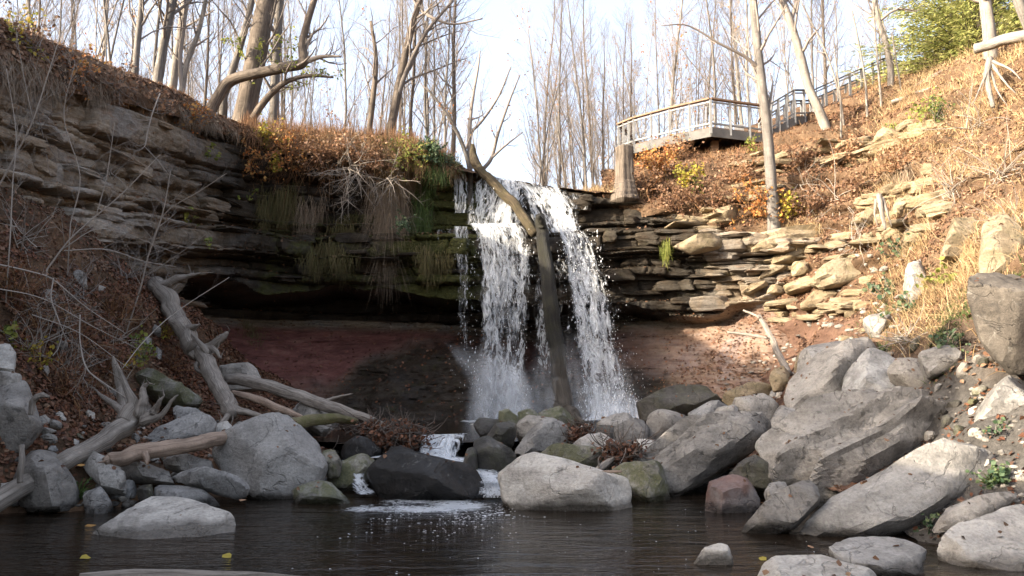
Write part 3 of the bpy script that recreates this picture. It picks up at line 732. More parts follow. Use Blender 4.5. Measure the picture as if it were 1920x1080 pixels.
# ---- bank below the cliff (talus), control rows from the pool up to the cliff foot
def grid_ctrl(cols):
    return np.array([[P(px, py, d) for px, rws in cols for py, d in [rws[k]]] for k in range(len(cols[0][1]))])
talus = [(-700, [(1200, 8.5), (1050, 9), (900, 9.3), (740, 9.6), (560, 9.9), (420, 10.2), (330, 10.5), (270, 10.8)]),
         (-250, [(1010, 11), (900, 11.3), (800, 11.6), (700, 11.9), (580, 12.2), (460, 12.5), (360, 12.8), (300, 13.2)]),
         (0, [(968, 11.8), (900, 12.5), (800, 13), (700, 13.4), (600, 13.9), (500, 14.3), (410, 14.7), (355, 15.2)]),
         (130, [(962, 12.0), (890, 13), (800, 14), (720, 15), (640, 15.7), (560, 16.2), (475, 16.8), (410, 17.6)]),
         (260, [(957, 12.2), (880, 14), (810, 15.5), (750, 17), (690, 18), (630, 18.7), (560, 19.2), (505, 20.2)]),
         (370, [(952, 12.5), (870, 14.8), (815, 16.5), (765, 18.5), (715, 20), (670, 21.2), (620, 22.2), (585, 23.5)]),
         (480, [(945, 13.0), (885, 15), (835, 17), (802, 19), (775, 21.5), (745, 23.2), (715, 24.6), (685, 26)]),
         (620, [(940, 13.3), (895, 15.3), (855, 17.5), (825, 19.5), (803, 22), (792, 24), (783, 25.4), (777, 26.5)])]
tc_ = grid_ctrl(talus); tc_[0, :, 2] -= 0.7; tc_[0, :, 1] -= 0.25
g = loft(tc_, 330, 260)
o, talus_v, talus_f = surf('leafy_bank', g, M['soil'], 0.3, 0.8, 3, 0.07)
# ---- hillside on the sunny side
hill = [(1130, [(830, 17.5), (800, 20), (785, 23), (770, 26), (700, 28.5), (600, 29.5), (500, 29.5), (420, 28.6), (372, 27.2), (352, 28.2), (338, 31), (334, 36)]),
        (1250, [(850, 16.0), (810, 19), (790, 22), (760, 25.5), (690, 27.5), (600, 28.5), (500, 28), (420, 27.2), (385, 27.0), (340, 28), (306, 29.3), (290, 33)]),
        (1400, [(880, 14.5), (820, 17), (770, 20), (735, 23.4), (670, 25.8), (580, 26.6), (510, 26.2), (455, 25.6), (405, 25.9), (345, 26.8), (288, 28.6), (262, 33)]),
        (1500, [(900, 13.6), (840, 16), (775, 18.5), (715, 20.8), (640, 23.1), (570, 24.2), (505, 24.6), (450, 24.7), (390, 25.3), (320, 26.4), (258, 28.8), (232, 33)]),
        (1600, [(940, 12.2), (870, 14), (790, 16.5), (710, 18.6), (645, 20.3), (580, 21.5), (520, 22.6), (455, 23.5), (380, 24.4), (300, 25.8), (205, 29.5), (180, 34)]),
        (1700, [(1000, 10.6), (930, 11.6), (840, 13.2), (750, 15), (680, 16.6), (600, 18.2), (520, 19.6), (440, 20.9), (350, 22.4), (260, 24.4), (165, 29), (140, 34)]),
        (1800, [(1040, 9.8), (960, 10.4), (880, 11.2), (790, 12.4), (690, 14), (590, 15.7), (500, 17.2), (410, 18.6), (310, 20.4), (215, 22.6), (128, 27), (110, 33)]),
        (1920, [(1075, 9.0), (960, 9.8), (850, 10.7), (760, 11.7), (670, 12.9), (570, 14.2), (470, 15.6), (360, 17.0), (255, 18.8), (165, 20.8), (88, 24.5), (70, 31)]),
        (2100, [(1180, 7.6), (1010, 8.4), (860, 9.2), (750, 10), (640, 10.9), (530, 12), (420, 13.2), (310, 14.6), (200, 16), (110, 17.8), (20, 21), (0, 28)]),
        (2600, [(1400, 5.6), (1150, 6.2), (930, 6.8), (760, 7.4), (620, 8), (480, 8.7), (350, 9.4), (220, 10.2), (90, 11.2), (-20, 12.4), (-120, 15), (-160, 21)])]
g = loft(grid_ctrl(hill), 380, 420)
# broken rock steps across the slope
gn = gnorm(g); pos = g.copy()
stp = fbm(pos * np.array([0.35, 0.35, 0.5]), 3, 71)
fr = (pos[..., 2] * 1.6 + 0.8 * fbm(pos * 0.35, 2, 72)); fr = fr - np.floor(fr)
g = g + gn * (0.5 * (sstep(0.0, 0.3, fr) - fr) * sstep(-0.3, 0.2, stp) * sstep(1.5, 3.0, pos[..., 2]))[..., None]
def hill_col(g):
    q = g - EYE; px = 960 + F * q[..., 0] / np.maximum(q[..., 1], .1)
    z = g[..., 2] + 0.6 * fbm(g * 0.6, 3, 75)
    mud = sstep(1560, 1680, px) * (1 - sstep(1.9, 3.0, z)) ; rd = (1 - sstep(1560, 1700, px)) * (1 - sstep(3.6, 4.8, z))
    return np.stack([mud, rd, 0 * mud, 0 * mud + 1], -1)
o, hill_v, hill_f = surf('leafy_hillside', g, M['hill'], 0.22, 0.7, 5, 0.06, hill_col)
# ---- plateau behind the rim: soil edge over the rock, crest, then far back
plat = [(-1700, [(20, 5.0), (-500, 5.4), (-1300, 6.4), (-300, 9), (-100, 20), (300, 60), (600, 220)]),
        (-800, [(-40, 9.1), (-200, 9.2), (-520, 10.8), (-120, 14), (80, 24), (330, 60), (610, 220)]),  # crest raised here, out of view, to throw shade over the rock pile
        (-400, [(45, 11.4), (-80, 11.6), (-250, 13), (0, 17), (150, 28), (400, 70), (620, 240)]),
        (-180, [(116, 13.4), (30, 13.6), (-40, 15), (40, 19), (190, 30), (430, 70), (620, 240)]),
        (0, [(158, 15.5), (85, 15.7), (42, 17), (90, 21), (230, 32), (450, 70), (625, 250)]),
        (130, [(172, 17.7), (125, 17.9), (92, 19), (140, 23), (270, 34), (470, 72), (630, 250)]),
        (250, [(197, 20.1), (165, 20.2), (142, 21.3), (190, 25.5), (300, 35), (480, 72), (630, 250)]),
        (340, [(221, 22.3), (198, 22.4), (178, 23.3), (220, 27), (320, 36), (490, 74), (632, 250)]),
        (430, [(246, 24.6), (236, 24.7), (226, 25.5), (250, 28.5), (330, 36), (495, 74), (632, 250)]),
        (520, [(268, 26.2), (256, 26.3), (248, 27.1), (268, 29.5), (340, 37), (500, 75), (635, 250)]),
        (650, [(280, 26.6), (266, 26.7), (258, 27.4), (275, 30), (345, 37), (500, 75), (635, 250)]),
        (760, [(298, 26.4), (278, 26.5), (268, 27.3), (285, 30), (350, 37), (505, 75), (635, 250)]),
        (860, [(322, 26.7), (316, 27.0), (312, 27.7), (325, 30), (375, 37), (510, 75), (635, 250)]),
        (930, [(333, 27.5), (335, 27.7), (341, 28.6), (355, 30), (395, 37), (515, 75), (635, 250)]),
        (1010, [(345, 27.4), (347, 27.6), (351, 28.5), (365, 30), (402, 37), (515, 75), (635, 250)]),
        (1090, [(357, 27.2), (358, 27.5), (361, 28.3), (365, 30), (395, 37), (512, 75), (635, 250)]),
        (1180, [(368, 27.0), (362, 27.3), (355, 28.3), (345, 30), (350, 37), (480, 75), (635, 250)]),
        (1280, [(402, 27.4), (370, 27.8), (330, 28.8), (292, 32), (300, 40), (450, 78), (632, 250)]),
        (1420, [(440, 27.8), (380, 28.0), (310, 29.2), (262, 33), (260, 42), (420, 80), (630, 250)]),
        (1600, [(420, 28.0), (330, 29.0), (240, 31), (182, 35), (190, 44), (390, 82), (630, 250)]),
        (1750, [(320, 27.5), (240, 28.4), (170, 30.5), (128, 35), (140, 45), (370, 82), (630, 250)]),
        (1920, [(220, 24), (160, 25.2), (100, 27.5), (72, 33), (90, 45), (350, 82), (628, 250)]),
        (2300, [(120, 19), (60, 20.5), (0, 23), (-20, 29), (10, 43), (310, 82), (625, 250)]),
        (3600, [(-60, 11.5), (-160, 13), (-240, 16), (-260, 22), (-140, 38), (250, 82), (620, 250)])]
c = grid_ctrl(plat)
g = loft(c, 420, 150)
o, plat_v, plat_f = surf('plateau', g, M['soil'], 0.12, 0.8, 7, 0.05)
# ---- stream bed and a sheet that runs to the horizon
xs = np.linspace(-16, 14, 220); ys = np.linspace(-8, 30, 260)
XX, YY = np.meshgrid(xs, ys)
zz = -0.55 + 0.62 * sstep(13.4, 16.8, YY + 0.6 * fbm(np.stack([XX * .4, YY * .4, 0 * XX], -1), 2, 81)) + 0.4 * sstep(16, 19, YY)
dchan = np.abs(XX - (-1.0 - 0.06 * (YY - 15))) 
zz = zz + 0.22 * sstep(2.2, 5.0, dchan) * sstep(13.5, 17, YY)
zz = zz + 0.5 * sstep(9.4, 7.6, YY - 0.12 * (XX - 1.5) - 0.7 * sstep(1, 3.5, XX) * 1.2) * sstep(0.6, 3.6, XX)
g = np.stack([XX, YY, zz], -1)
o, bed_v, bed_f = surf('stream_bed', g, M['bed'], 0.12, 0.9, 13, 0.04)
mb = MB(); R = 900.0
mb.add([[-R, -R, -1.2], [R, -R, -1.2], [R, R, -1.2], [-R, R, -1.2]], [[0, 1, 2, 3]])
mb.build('ground', M['soil'], kind='structure')
# ---- water surfaces
def sheet(name, poly, z, mat, n=1):
    mb = MB(); p = [(*x, z) for x in poly]; c = np.mean(np.array(p), 0)
    mb.add(np.array(p + [list(c)]), None, [[i, (i + 1) % len(p), len(p)] for i in range(len(p))])
    return mb.build(name, mat, kind='structure')
sheet('pool_water', [(-14, -7.5), (12, -7.5), (12, 8), (9, 16.0), (-9, 16.0), (-14, 8)], 0.0, M['pool'])
sheet('upper_pool_water', [(-5.2, 17.35), (-1.6, 16.9), (2.6, 18.0), (5, 22), (5.5, 26.6), (-7.5, 26.6), (-7, 20)], 0.66, M['pool'])

def bvh_all():
    vs, fs, k = [], [], 0
    for v, f in TERR: vs.append(v); fs.append(f + k); k += len(v)
    return BVHTree.FromPolygons(np.concatenate(vs).tolist(), np.concatenate(fs).tolist())
TREE = bvh_all()
def hit(px, py):
    r = Vector(ray(px, py)).normalized()
    h = TREE.ray_cast(Vector(EYE), r)
    if h[0] is None:
        return P(px, py, 30.0), np.array([0, -0.5, 0.8])
    n = np.array(h[1]); n = n if np.dot(n, np.array(r)) < 0 else -n
    return np.array(h[0]), n
def ground_z(x, y, zmax=30.0):
    h = TREE.ray_cast(Vector((x, y, zmax)), Vector((0, 0, -1)))
    return h[0].z if h[0] is not None else 0.0
# ------------------------------------------------------------------ boulders and slabs
ROCK_V = []
def rock(label, outline, d, mat='rock', cat='rock', name='boulder', group=None, **kw):
    v, f = rock_outline(outline, d, **kw)
    mb = MB(); mb.add(v, None, f)
    org = np.array([v[:, 0].mean(), v[:, 1].mean(), v[:, 2].min()])
    ROCK_V.append((v, f))
    return mb.build(name, M[mat], org=org, label=label, category=cat, group=group, sharp=32)
z0 = lambda py, z=0.0: DZ(py, z)
# --- pool, near side and the bank on the talus side
rock('pale flat stone lying low in the dark pool', [(170, 988), (215, 957), (285, 945), (390, 950), (432, 966), (441, 985), (400, 1001), (320, 1006), (240, 1004)], z0(1006), 'rock_pale', tilt=80, thick=0.5, front=0.12, chip=3, seed=1, sub=5, rough=0.06, name='flat_stone', cat='stone')
rock('big rounded grey boulder at the pool edge beneath the log ends', [(402, 860), (428, 814), (470, 803), (540, 806), (598, 838), (612, 880), (570, 925), (482, 933), (450, 893), (412, 884)], z0(933), 'rock_smooth', tilt=42, thick=1.5, seed=2, sub=5, rough=0.06)
rock('long thin slab jutting from the stone stack toward the big rounded boulder', [(318, 886), (345, 881), (455, 900), (467, 910), (464, 926), (440, 927), (326, 903)], 13.3, 'rock', 'slab', 'stone_slab', tilt=25, thick=0.9, yaw=12, seed=3, strata=0.05)
rock('short brown slab between the stacked stones below the tan log', [(222, 872), (255, 868), (318, 882), (328, 899), (240, 893)], 13.5, 'rock', 'slab', 'stone_slab', tilt=25, thick=0.8, seed=4, strata=0.05)
rock('square slab resting under the broken end of the tan log', [(308, 858), (330, 852), (396, 866), (402, 884), (372, 892), (312, 878)], 13.9, 'rock', 'slab', 'stone_slab', tilt=28, thick=0.8, seed=5, strata=0.04)
rock('reddish grey block at the waterline under the thin slab', [(287, 930), (302, 913), (345, 913), (388, 925), (418, 938), (405, 948), (290, 948)], z0(948), 'rock', 'block', 'stone_block', tilt=30, thick=0.8, seed=6)
rock('angular grey slab leaning by the driftwood log under the leaves', [(152, 868), (180, 858), (236, 888), (232, 905), (190, 904), (160, 884)], 12.9, 'rock', 'slab', 'stone_slab', tilt=45, thick=0.5, seed=7)
rock('broad grey boulder behind the lower end of the driftwood log', [(38, 934), (44, 880), (44, 846), (82, 840), (110, 856), (141, 905), (132, 945), (50, 950)], 12.45, 'rock', tilt=30, thick=1.0, seed=8)
rock('massive grey block cut by the picture edge above the driftwood log', [(-60, 840), (-60, 716), (45, 714), (55, 728), (78, 795), (40, 838)], 13.0, 'rock', 'block', 'stone_block', tilt=15, thick=1.3, seed=9, sub=5, rough=0.06)
rock('grey slab tilted under the root prongs of the driftwood log', [(262, 828), (312, 798), (398, 785), (408, 794), (396, 808), (282, 832)], 15.2, 'rock', 'slab', 'stone_slab', tilt=55, thick=0.45, seed=10)
rock('flat grey slab beside the base of the gnarled stump', [(328, 762), (392, 786), (345, 800), (326, 784)], 16.6, 'rock', 'slab', 'stone_slab', tilt=55, thick=0.4, seed=11)
rock('mossy ledge slab above the root prongs on the leafy bank', [(248, 706), (282, 701), (386, 735), (362, 752), (300, 742), (256, 726)], 17.4, 'rock_moss', 'slab', 'stone_slab', tilt=40, thick=0.7, seed=12, strata=0.06)
rock('rounded grey boulder hiding behind the gnarled grey stump', [(404, 700), (420, 678), (445, 675), (482, 690), (497, 713), (430, 716)], 21.2, 'rock', tilt=35, seed=13)
rock('low stone half under water at the leafy corner of the pool', [(160, 928), (178, 917), (214, 945), (190, 962), (160, 955)], z0(962), 'rock', 'stone', 'bank_stone', tilt=55, thick=0.5, seed=14)
rock('upright block in the dark gap between stacked slabs', [(209, 902), (250, 899), (252, 925), (214, 927)], 13.2, 'rock', 'block', 'stone_block', tilt=15, thick=0.6, seed=15)
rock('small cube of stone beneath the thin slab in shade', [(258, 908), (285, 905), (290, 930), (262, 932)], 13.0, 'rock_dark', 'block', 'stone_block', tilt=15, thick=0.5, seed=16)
rock('white faced stone on the leafy bank beside the picture edge', [(-12, 652), (14, 645), (31, 662), (26, 684), (-10, 688)], 13.4, 'rock_pale', 'stone', 'bank_stone', tilt=35, thick=0.4, seed=17)
rock('thin white slab under the bushy bank plants', [(-10, 702), (22, 698), (41, 706), (36, 715), (-8, 716)], 13.2, 'rock_pale', 'slab', 'stone_slab', tilt=45, thick=0.3, seed=18)
rock('flat shelf of stone dipping under the wood pile', [(540, 765), (600, 762), (640, 775), (600, 792), (545, 790)], 18.4, 'rock', 'slab', 'stone_slab', tilt=55, thick=0.6, seed=19)
rock('grey slab lying between the two long drift logs', [(555, 760), (585, 757), (625, 790), (600, 800), (560, 782)], 17.8, 'rock', 'slab', 'stone_slab', tilt=50, thick=0.4, seed=20)
rock('low pale stone in the litter under the stump', [(395, 800), (425, 794), (440, 806), (420, 818), (395, 814)], 16.0, 'rock_pale', 'stone', 'bank_stone', tilt=45, thick=0.4, seed=21)
for i, (x, y, w, h, d) in enumerate([(118, 640, 26, 15, 15.6), (290, 610, 32, 18, 18.6), (293, 660, 22, 22, 18.2), (90, 555, 46, 18, 15.0), (275, 640, 28, 12, 18.2), (150, 770, 24, 14, 14.0), (210, 740, 30, 16, 15.4), (80, 690, 30, 18, 14.6), (240, 790, 24, 18, 15.3), (180, 830, 30, 14, 13.8), (60, 890, 30, 18, 12.4), (105, 868, 28, 16, 12.6), (145, 520, 40, 16, 16.0), (188, 545, 34, 14, 16.6), (20, 745, 30, 16, 13.4), (445, 800, 30, 16, 17.4), (480, 815, 26, 12, 17.0)]):
    rs = np.random.RandomState(i + 40)
    an = np.sort(rs.uniform(0, 2 * math.pi, 7)) + 0.2
    hx, hn = hit(x, y)
    rock('small grey stone poking out of the brown leaves on the shaded bank', [(x + w / 2 * math.cos(a), y + h / 2 * math.sin(a)) for a in an], hx[1] - 0.05, 'rock', 'stone', 'bank_stone', 'stones in the shaded leaf litter', tilt=50, thick=0.35, sink=6, seed=60 + i, sub=3)
# --- middle of the stream
rock('wet black slab with water sliding over it in midstream', [(693, 893), (716, 880), (760, 876), (870, 879), (905, 893), (911, 918), (870, 935), (742, 934), (702, 916)], z0(935), 'rock_wet', 'slab', 'wet_slab', tilt=45, thick=1.2, seed=22, sub=5, rough=0.06)
rock('large pale boulder sloping into the pool with a stick on top', [(938, 897), (962, 882), (1020, 879), (1112, 878), (1160, 905), (1197, 936), (1190, 952), (1080, 954), (970, 949), (945, 928)], z0(954), 'rock_pale', tilt=52, thick=1.2, seed=23, sub=5, rough=0.06)
rock('square mossy block standing beside the large pale boulder', [(1145, 882), (1170, 868), (1250, 864), (1253, 936), (1200, 941), (1160, 915)], z0(938) + 0.25, 'rock_moss', 'block', 'mossy_block', tilt=8, thick=1.0, seed=24, rough=0.06)
rock('dark wedge shaped rock splitting the little cascade', [(882, 870), (890, 826), (916, 821), (968, 853), (971, 876), (905, 878)], 15.0, 'rock_dark', tilt=25, thick=0.9, seed=25)
rock('small dark rock leaning on the wedge rock by the cascade', [(866, 868), (876, 842), (893, 838), (897, 872), (876, 874)], 14.9, 'rock_dark', tilt=20, thick=0.5, seed=26)
rock('slanted pale slab with a mossy end in midstream', [(958, 834), (998, 800), (1050, 792), (1065, 806), (1062, 826), (1038, 838), (968, 842)], 16.6, 'rock', 'slab', 'stone_slab', tilt=32, thick=0.9, seed=27)
rock('low rounded boulder with green stains behind the pale boulder', [(992, 868), (1004, 856), (1060, 836), (1122, 848), (1145, 872), (1090, 884), (1010, 880)], 15.0, 'rock_moss', tilt=45, thick=0.9, seed=28)
rock('flat rock wedged behind the green stained boulder', [(1060, 840), (1110, 832), (1160, 840), (1170, 862), (1120, 862)], 15.8, 'rock', tilt=50, thick=0.7, seed=128)
rock('mossy dark rock at the foot of the white curtain', [(934, 784), (936, 768), (948, 765), (976, 785), (962, 797), (938, 795)], 19.4, 'rock_moss', tilt=15, thick=0.7, seed=29)
rock('low green rock beside the mossy rock under the falls', [(970, 772), (998, 766), (1010, 778), (1005, 788), (975, 786)], 20.2, 'rock_moss', tilt=20, thick=0.6, seed=30)
rock('brown boulder against the foot of the fallen trunk', [(1003, 778), (1020, 769), (1048, 768), (1076, 782), (1078, 795), (1008, 793)], 20.4, 'rock_moss', tilt=30, thick=0.9, seed=31)
rock('dark leaning rock at the lip of the upper pool', [(912, 815), (930, 800), (962, 788), (972, 800), (962, 830), (918, 832)], 17.0, 'rock_dark', tilt=25, thick=0.8, seed=32)
rock('pale rounded stone behind the slanted slab in midstream', [(960, 808), (972, 790), (1010, 785), (1050, 790), (1066, 800), (1000, 822)], 17.6, 'rock', tilt=40, thick=0.8, seed=33)
rock('moss topped boulder in the small side channel', [(608, 884), (630, 872), (668, 862), (712, 865), (704, 888), (655, 914), (618, 912)], z0(914, 0.05), 'rock_moss', tilt=38, thick=0.9, seed=34, sub=4)
rock('small moss topped stone sitting behind the wet slab', [(735, 872), (740, 859), (752, 857), (796, 878), (770, 884), (738, 882)], 14.9, 'rock_moss', 'stone', 'stream_stone', tilt=30, thick=0.4, seed=35)
rock('low green stone at the edge of the pool under the side channel', [(548, 925), (572, 912), (620, 918), (676, 935), (655, 943), (556, 940)], z0(942), 'rock_moss', 'stone', 'stream_stone', tilt=55, thick=0.5, seed=36)
rock('black stone under the twig pile at the cascade', [(713, 858), (735, 839), (776, 845), (784, 862), (750, 868), (718, 864)], 15.9, 'rock_wet', 'stone', 'stream_stone', tilt=30, thick=0.7, seed=37)
rock('black boulder holding the end of the twig pile', [(636, 846), (655, 830), (690, 827), (718, 846), (690, 858), (645, 858)], 16.2, 'rock_wet', tilt=30, thick=0.8, seed=38)
rock('small olive stone touching the big rounded boulder', [(602, 850), (615, 843), (628, 846), (642, 868), (635, 882), (612, 886)], 14.5, 'rock_moss', 'stone', 'stream_stone', tilt=25, thick=0.5, seed=39)
rock('small wet stone in the white water beside the cascade', [(845, 878), (862, 868), (880, 874), (876, 888), (852, 890)], 14.6, 'rock_wet', 'stone', 'stream_stone', tilt=30, thick=0.35, seed=139)
rock('flat stone peeping from the upper pool by the white curtain', [(885, 792), (905, 786), (935, 790), (940, 806), (900, 808)], 18.2, 'rock_dark', 'stone', 'stream_stone', tilt=40, thick=0.5, seed=140)
rock('upright grey boulder in the jumble beyond the slanted slab', [(1210, 796), (1216, 780), (1245, 770), (1292, 780), (1301, 803), (1262, 830), (1228, 836), (1214, 828)], 17.6, 'rock', tilt=25, thick=1.0, seed=40)
rock('leaning slab against the upright boulder in the jumble', [(1140, 832), (1150, 806), (1208, 786), (1216, 800), (1212, 830), (1165, 838)], 17.2, 'rock', 'slab', 'stone_slab', tilt=38, thick=0.7, seed=41)
rock('dark hollow rock among leaves below the fallen trunk', [(1112, 820), (1122, 800), (1160, 797), (1168, 815), (1160, 832), (1120, 834)], 17.2, 'rock_dark', tilt=25, thick=0.7, seed=42)
rock('small slab propped behind the jumble rocks', [(1118, 795), (1160, 782), (1200, 786), (1190, 800), (1130, 806)], 18.6, 'rock', 'slab', 'stone_slab', tilt=45, thick=0.5, seed=142)
rock('small pale wedge among the jumble by the long slab', [(1180, 835), (1215, 822), (1235, 836), (1200, 850)], 16.4, 'rock_pale', 'stone', 'stream_stone', tilt=45, thick=0.4, seed=143)
rock('brown shelf of rock beside the foaming base of the falls', [(1196, 752), (1225, 742), (1290, 735), (1372, 740), (1372, 762), (1240, 778), (1204, 772)], 21.0, 'rock_dark', 'ledge', 'rock_shelf', tilt=45, thick=1.0, seed=43, strata=0.05)
rock('low brown stone behind the shelf by the falls', [(1290, 768), (1330, 756), (1362, 764), (1340, 782), (1300, 784)], 19.4, 'rock', tilt=40, thick=0.7, seed=144)
# --- the pile of great slabs by the muddy path
rock('long slanted slab running from the jumble down to the mossy block', [(1172, 868), (1200, 845), (1250, 820), (1340, 798), (1432, 784), (1441, 806), (1430, 832), (1305, 898), (1262, 921), (1250, 880)], 14.2, 'rock', 'slab', 'great_slab', tilt=40, thick=1.4, seed=44, sub=5, strata=0.12)
rock('huge layered slab leaning across the rock pile', [(1414, 852), (1446, 820), (1560, 770), (1700, 736), (1800, 717), (1842, 730), (1822, 790), (1750, 832), (1650, 880), (1572, 921), (1530, 914), (1450, 878)], 13.0, 'rock', 'slab', 'great_slab', tilt=48, thick=1.2, yaw=-8, seed=45, sub=6, strata=0.26, rough=0.08, facets=5)
rock('smooth pale slab sweeping from the path down into the pool', [(1502, 990), (1560, 935), (1690, 880), (1800, 829), (1850, 834), (1876, 868), (1850, 905), (1780, 936), (1700, 982), (1620, 1002), (1530, 996)], z0(1002, 0.02), 'rock_smooth', 'slab', 'great_slab', tilt=42, thick=0.8, yaw=-10, seed=46, sub=5, round_=0.12, chip=4, rough=0.06)
rock('tilted boulder with a brown underside at the pool edge', [(1386, 985), (1402, 970), (1450, 932), (1518, 897), (1534, 913), (1530, 950), (1482, 986), (1420, 999)], z0(999), 'rock', tilt=28, thick=0.75, seed=47, sub=5)
rock('reddish boulder with white streaks in the pool', [(1320, 952), (1330, 906), (1370, 893), (1416, 906), (1427, 946), (1390, 966), (1328, 962)], z0(966) + .3, 'rock_red', tilt=35, thick=0.9, seed=48)
rock('great domed boulder behind the rock pile', [(1470, 742), (1490, 692), (1530, 668), (1575, 657), (1612, 655), (1650, 682), (1640, 760), (1560, 795), (1480, 778)], 16.4, 'rock_smooth', tilt=35, thick=1.8, seed=49, sub=5, strata=0.04, rough=0.06)
rock('broad pale boulder joined to the domed boulder by a crack', [(1584, 760), (1580, 712), (1600, 690), (1660, 684), (1728, 700), (1738, 726), (1700, 748), (1600, 780)], 15.6, 'rock_pale', tilt=45, thick=1.3, seed=50, sub=5, rough=0.06, strata=0.05)
rock('rough grey boulder beside the top end of the layered slab', [(1814, 832), (1830, 770), (1870, 720), (1925, 715), (1962, 760), (1942, 812), (1872, 834)], 11.8, 'rock', tilt=30, thick=1.1, seed=51, sub=5)
rock('slim wedge of stone lying below the smooth pale slab', [(1744, 985), (1776, 951), (1830, 935), (1900, 918), (1910, 933), (1852, 966), (1790, 988)], 10.1, 'rock', 'slab', 'stone_slab', tilt=30, thick=0.4, seed=52)
rock('broad pitted stone in the bottom corner beside the mud', [(1756, 1026), (1792, 998), (1872, 965), (1960, 942), (2010, 1085), (1880, 1068), (1790, 1047)], 8.9, 'rock_pale', 'stone', 'flat_stone', tilt=62, thick=0.6, front=0.2, chip=4, seed=53, sub=5, rough=0.06)
rock('pale patterned slab cut by the bottom edge of the picture', [(1404, 1085), (1430, 1058), (1500, 1046), (1600, 1054), (1642, 1072), (1650, 1140), (1400, 1140)], 7.6, 'rock_pale', 'slab', 'flat_stone', tilt=70, thick=0.5, front=0.2, chip=4, seed=54, sub=5, rough=0.06)
rock('low cracked slab flush with the mud beside the pool', [(1556, 1032), (1600, 1009), (1690, 1014), (1736, 1038), (1732, 1056), (1650, 1062), (1575, 1052)], 8.7, 'rock', 'slab', 'flat_stone', tilt=72, thick=0.3, front=0.2, chip=4, seed=55, strata=0.05)
rock('small white stone standing alone in the pool', [(1296, 1052), (1320, 1030), (1354, 1017), (1372, 1029), (1376, 1050), (1335, 1057)], z0(1057), 'rock_pale', 'stone', 'stream_stone', tilt=30, thick=0.35, seed=56)
rock('tall rounded boulder half in shadow on the grassy slope', [(1814, 560), (1818, 505), (1850, 486), (1902, 490), (1938, 522), (1965, 690), (1890, 684), (1842, 640)], 12.0, 'rock_brown_shaded', 'boulder', 'tall_boulder', tilt=8, thick=1.3, yaw=-25, chip=3, round_=0.4, facets=3, seed=57, sub=5, rough=0.06)
rock('grey boulder at the back of the rock pile near the shelf', [(1358, 782), (1380, 752), (1440, 735), (1470, 757), (1442, 788), (1372, 794)], 17.4, 'rock', tilt=40, thick=0.9, seed=58)
rock('small boulder in front of the shelf by the slanted slab', [(1334, 786), (1340, 770), (1366, 758), (1384, 762), (1376, 786), (1345, 794)], 17.2, 'rock', tilt=30, thick=0.6, seed=59)
rock('knobbly rock wedged between the long slab and the domed boulder', [(1436, 800), (1455, 770), (1492, 768), (1502, 788), (1482, 810), (1450, 814)], 15.6, 'rock', tilt=30, thick=0.7, seed=90, rough=0.09)
rock('thin slab leaning on the foot of the red bank', [(1350, 742), (1372, 730), (1422, 718), (1452, 722), (1442, 740), (1380, 757)], 19.6, 'rock_tan', 'slab', 'stone_slab', tilt=40, thick=0.4, seed=91)
rock('dark angular rock under the lower edge of the layered slab', [(1362, 880), (1395, 866), (1430, 860), (1452, 880), (1442, 908), (1400, 897)], 13.6, 'rock_dark', tilt=35, thick=0.6, seed=92)
rock('small grey stone behind the tilted boulder', [(1432, 925), (1442, 908), (1474, 904), (1476, 935), (1440, 945)], 12.6, 'rock', 'stone', 'stream_stone', tilt=30, thick=0.4, seed=93)
rock('stone tucked beneath the upper end of the smooth slab', [(1662, 888), (1690, 872), (1712, 876), (1700, 900)], 12.3, 'rock', 'stone', 'bank_stone', tilt=35, thick=0.4, seed=94)
rock('grey ridge of rock behind the great domed boulder', [(1480, 700), (1500, 672), (1560, 645), (1640, 632), (1660, 652), (1600, 680)], 17.8, 'rock', tilt=45, thick=0.8, seed=95)
rock('slab shoulder beside the broad pale boulder on the slope', [(1660, 690), (1690, 672), (1760, 690), (1780, 716), (1720, 722)], 14.8, 'rock', 'slab', 'stone_slab', tilt=50, thick=0.5, seed=96)
rock('rock on the dark earth beneath the tall rounded boulder', [(1720, 668), (1745, 650), (1790, 655), (1800, 680), (1745, 690)], 14.0, 'rock', 'stone', 'bank_stone', tilt=45, thick=0.5, seed=97)
rock('yellow angular stone at the lit end of the rock pile', [(1486, 684), (1496, 662), (1512, 654), (1520, 676), (1500, 690)], 18.4, 'rock_tan', 'stone', 'bank_stone', tilt=20, thick=0.5, seed=98)
rock('sunlit stone next to the yellow angular stone', [(1520, 668), (1530, 650), (1556, 648), (1558, 664), (1540, 672)], 18.2, 'rock_tan', 'stone', 'bank_stone', tilt=25, thick=0.5, seed=99)
rock('brown upright stone at the foot of the leaning dead branch', [(1442, 710), (1448, 690), (1468, 686), (1480, 702), (1470, 722), (1450, 724)], 19.6, 'rock_tan', 'stone', 'bank_stone', tilt=20, thick=0.5, seed=101)
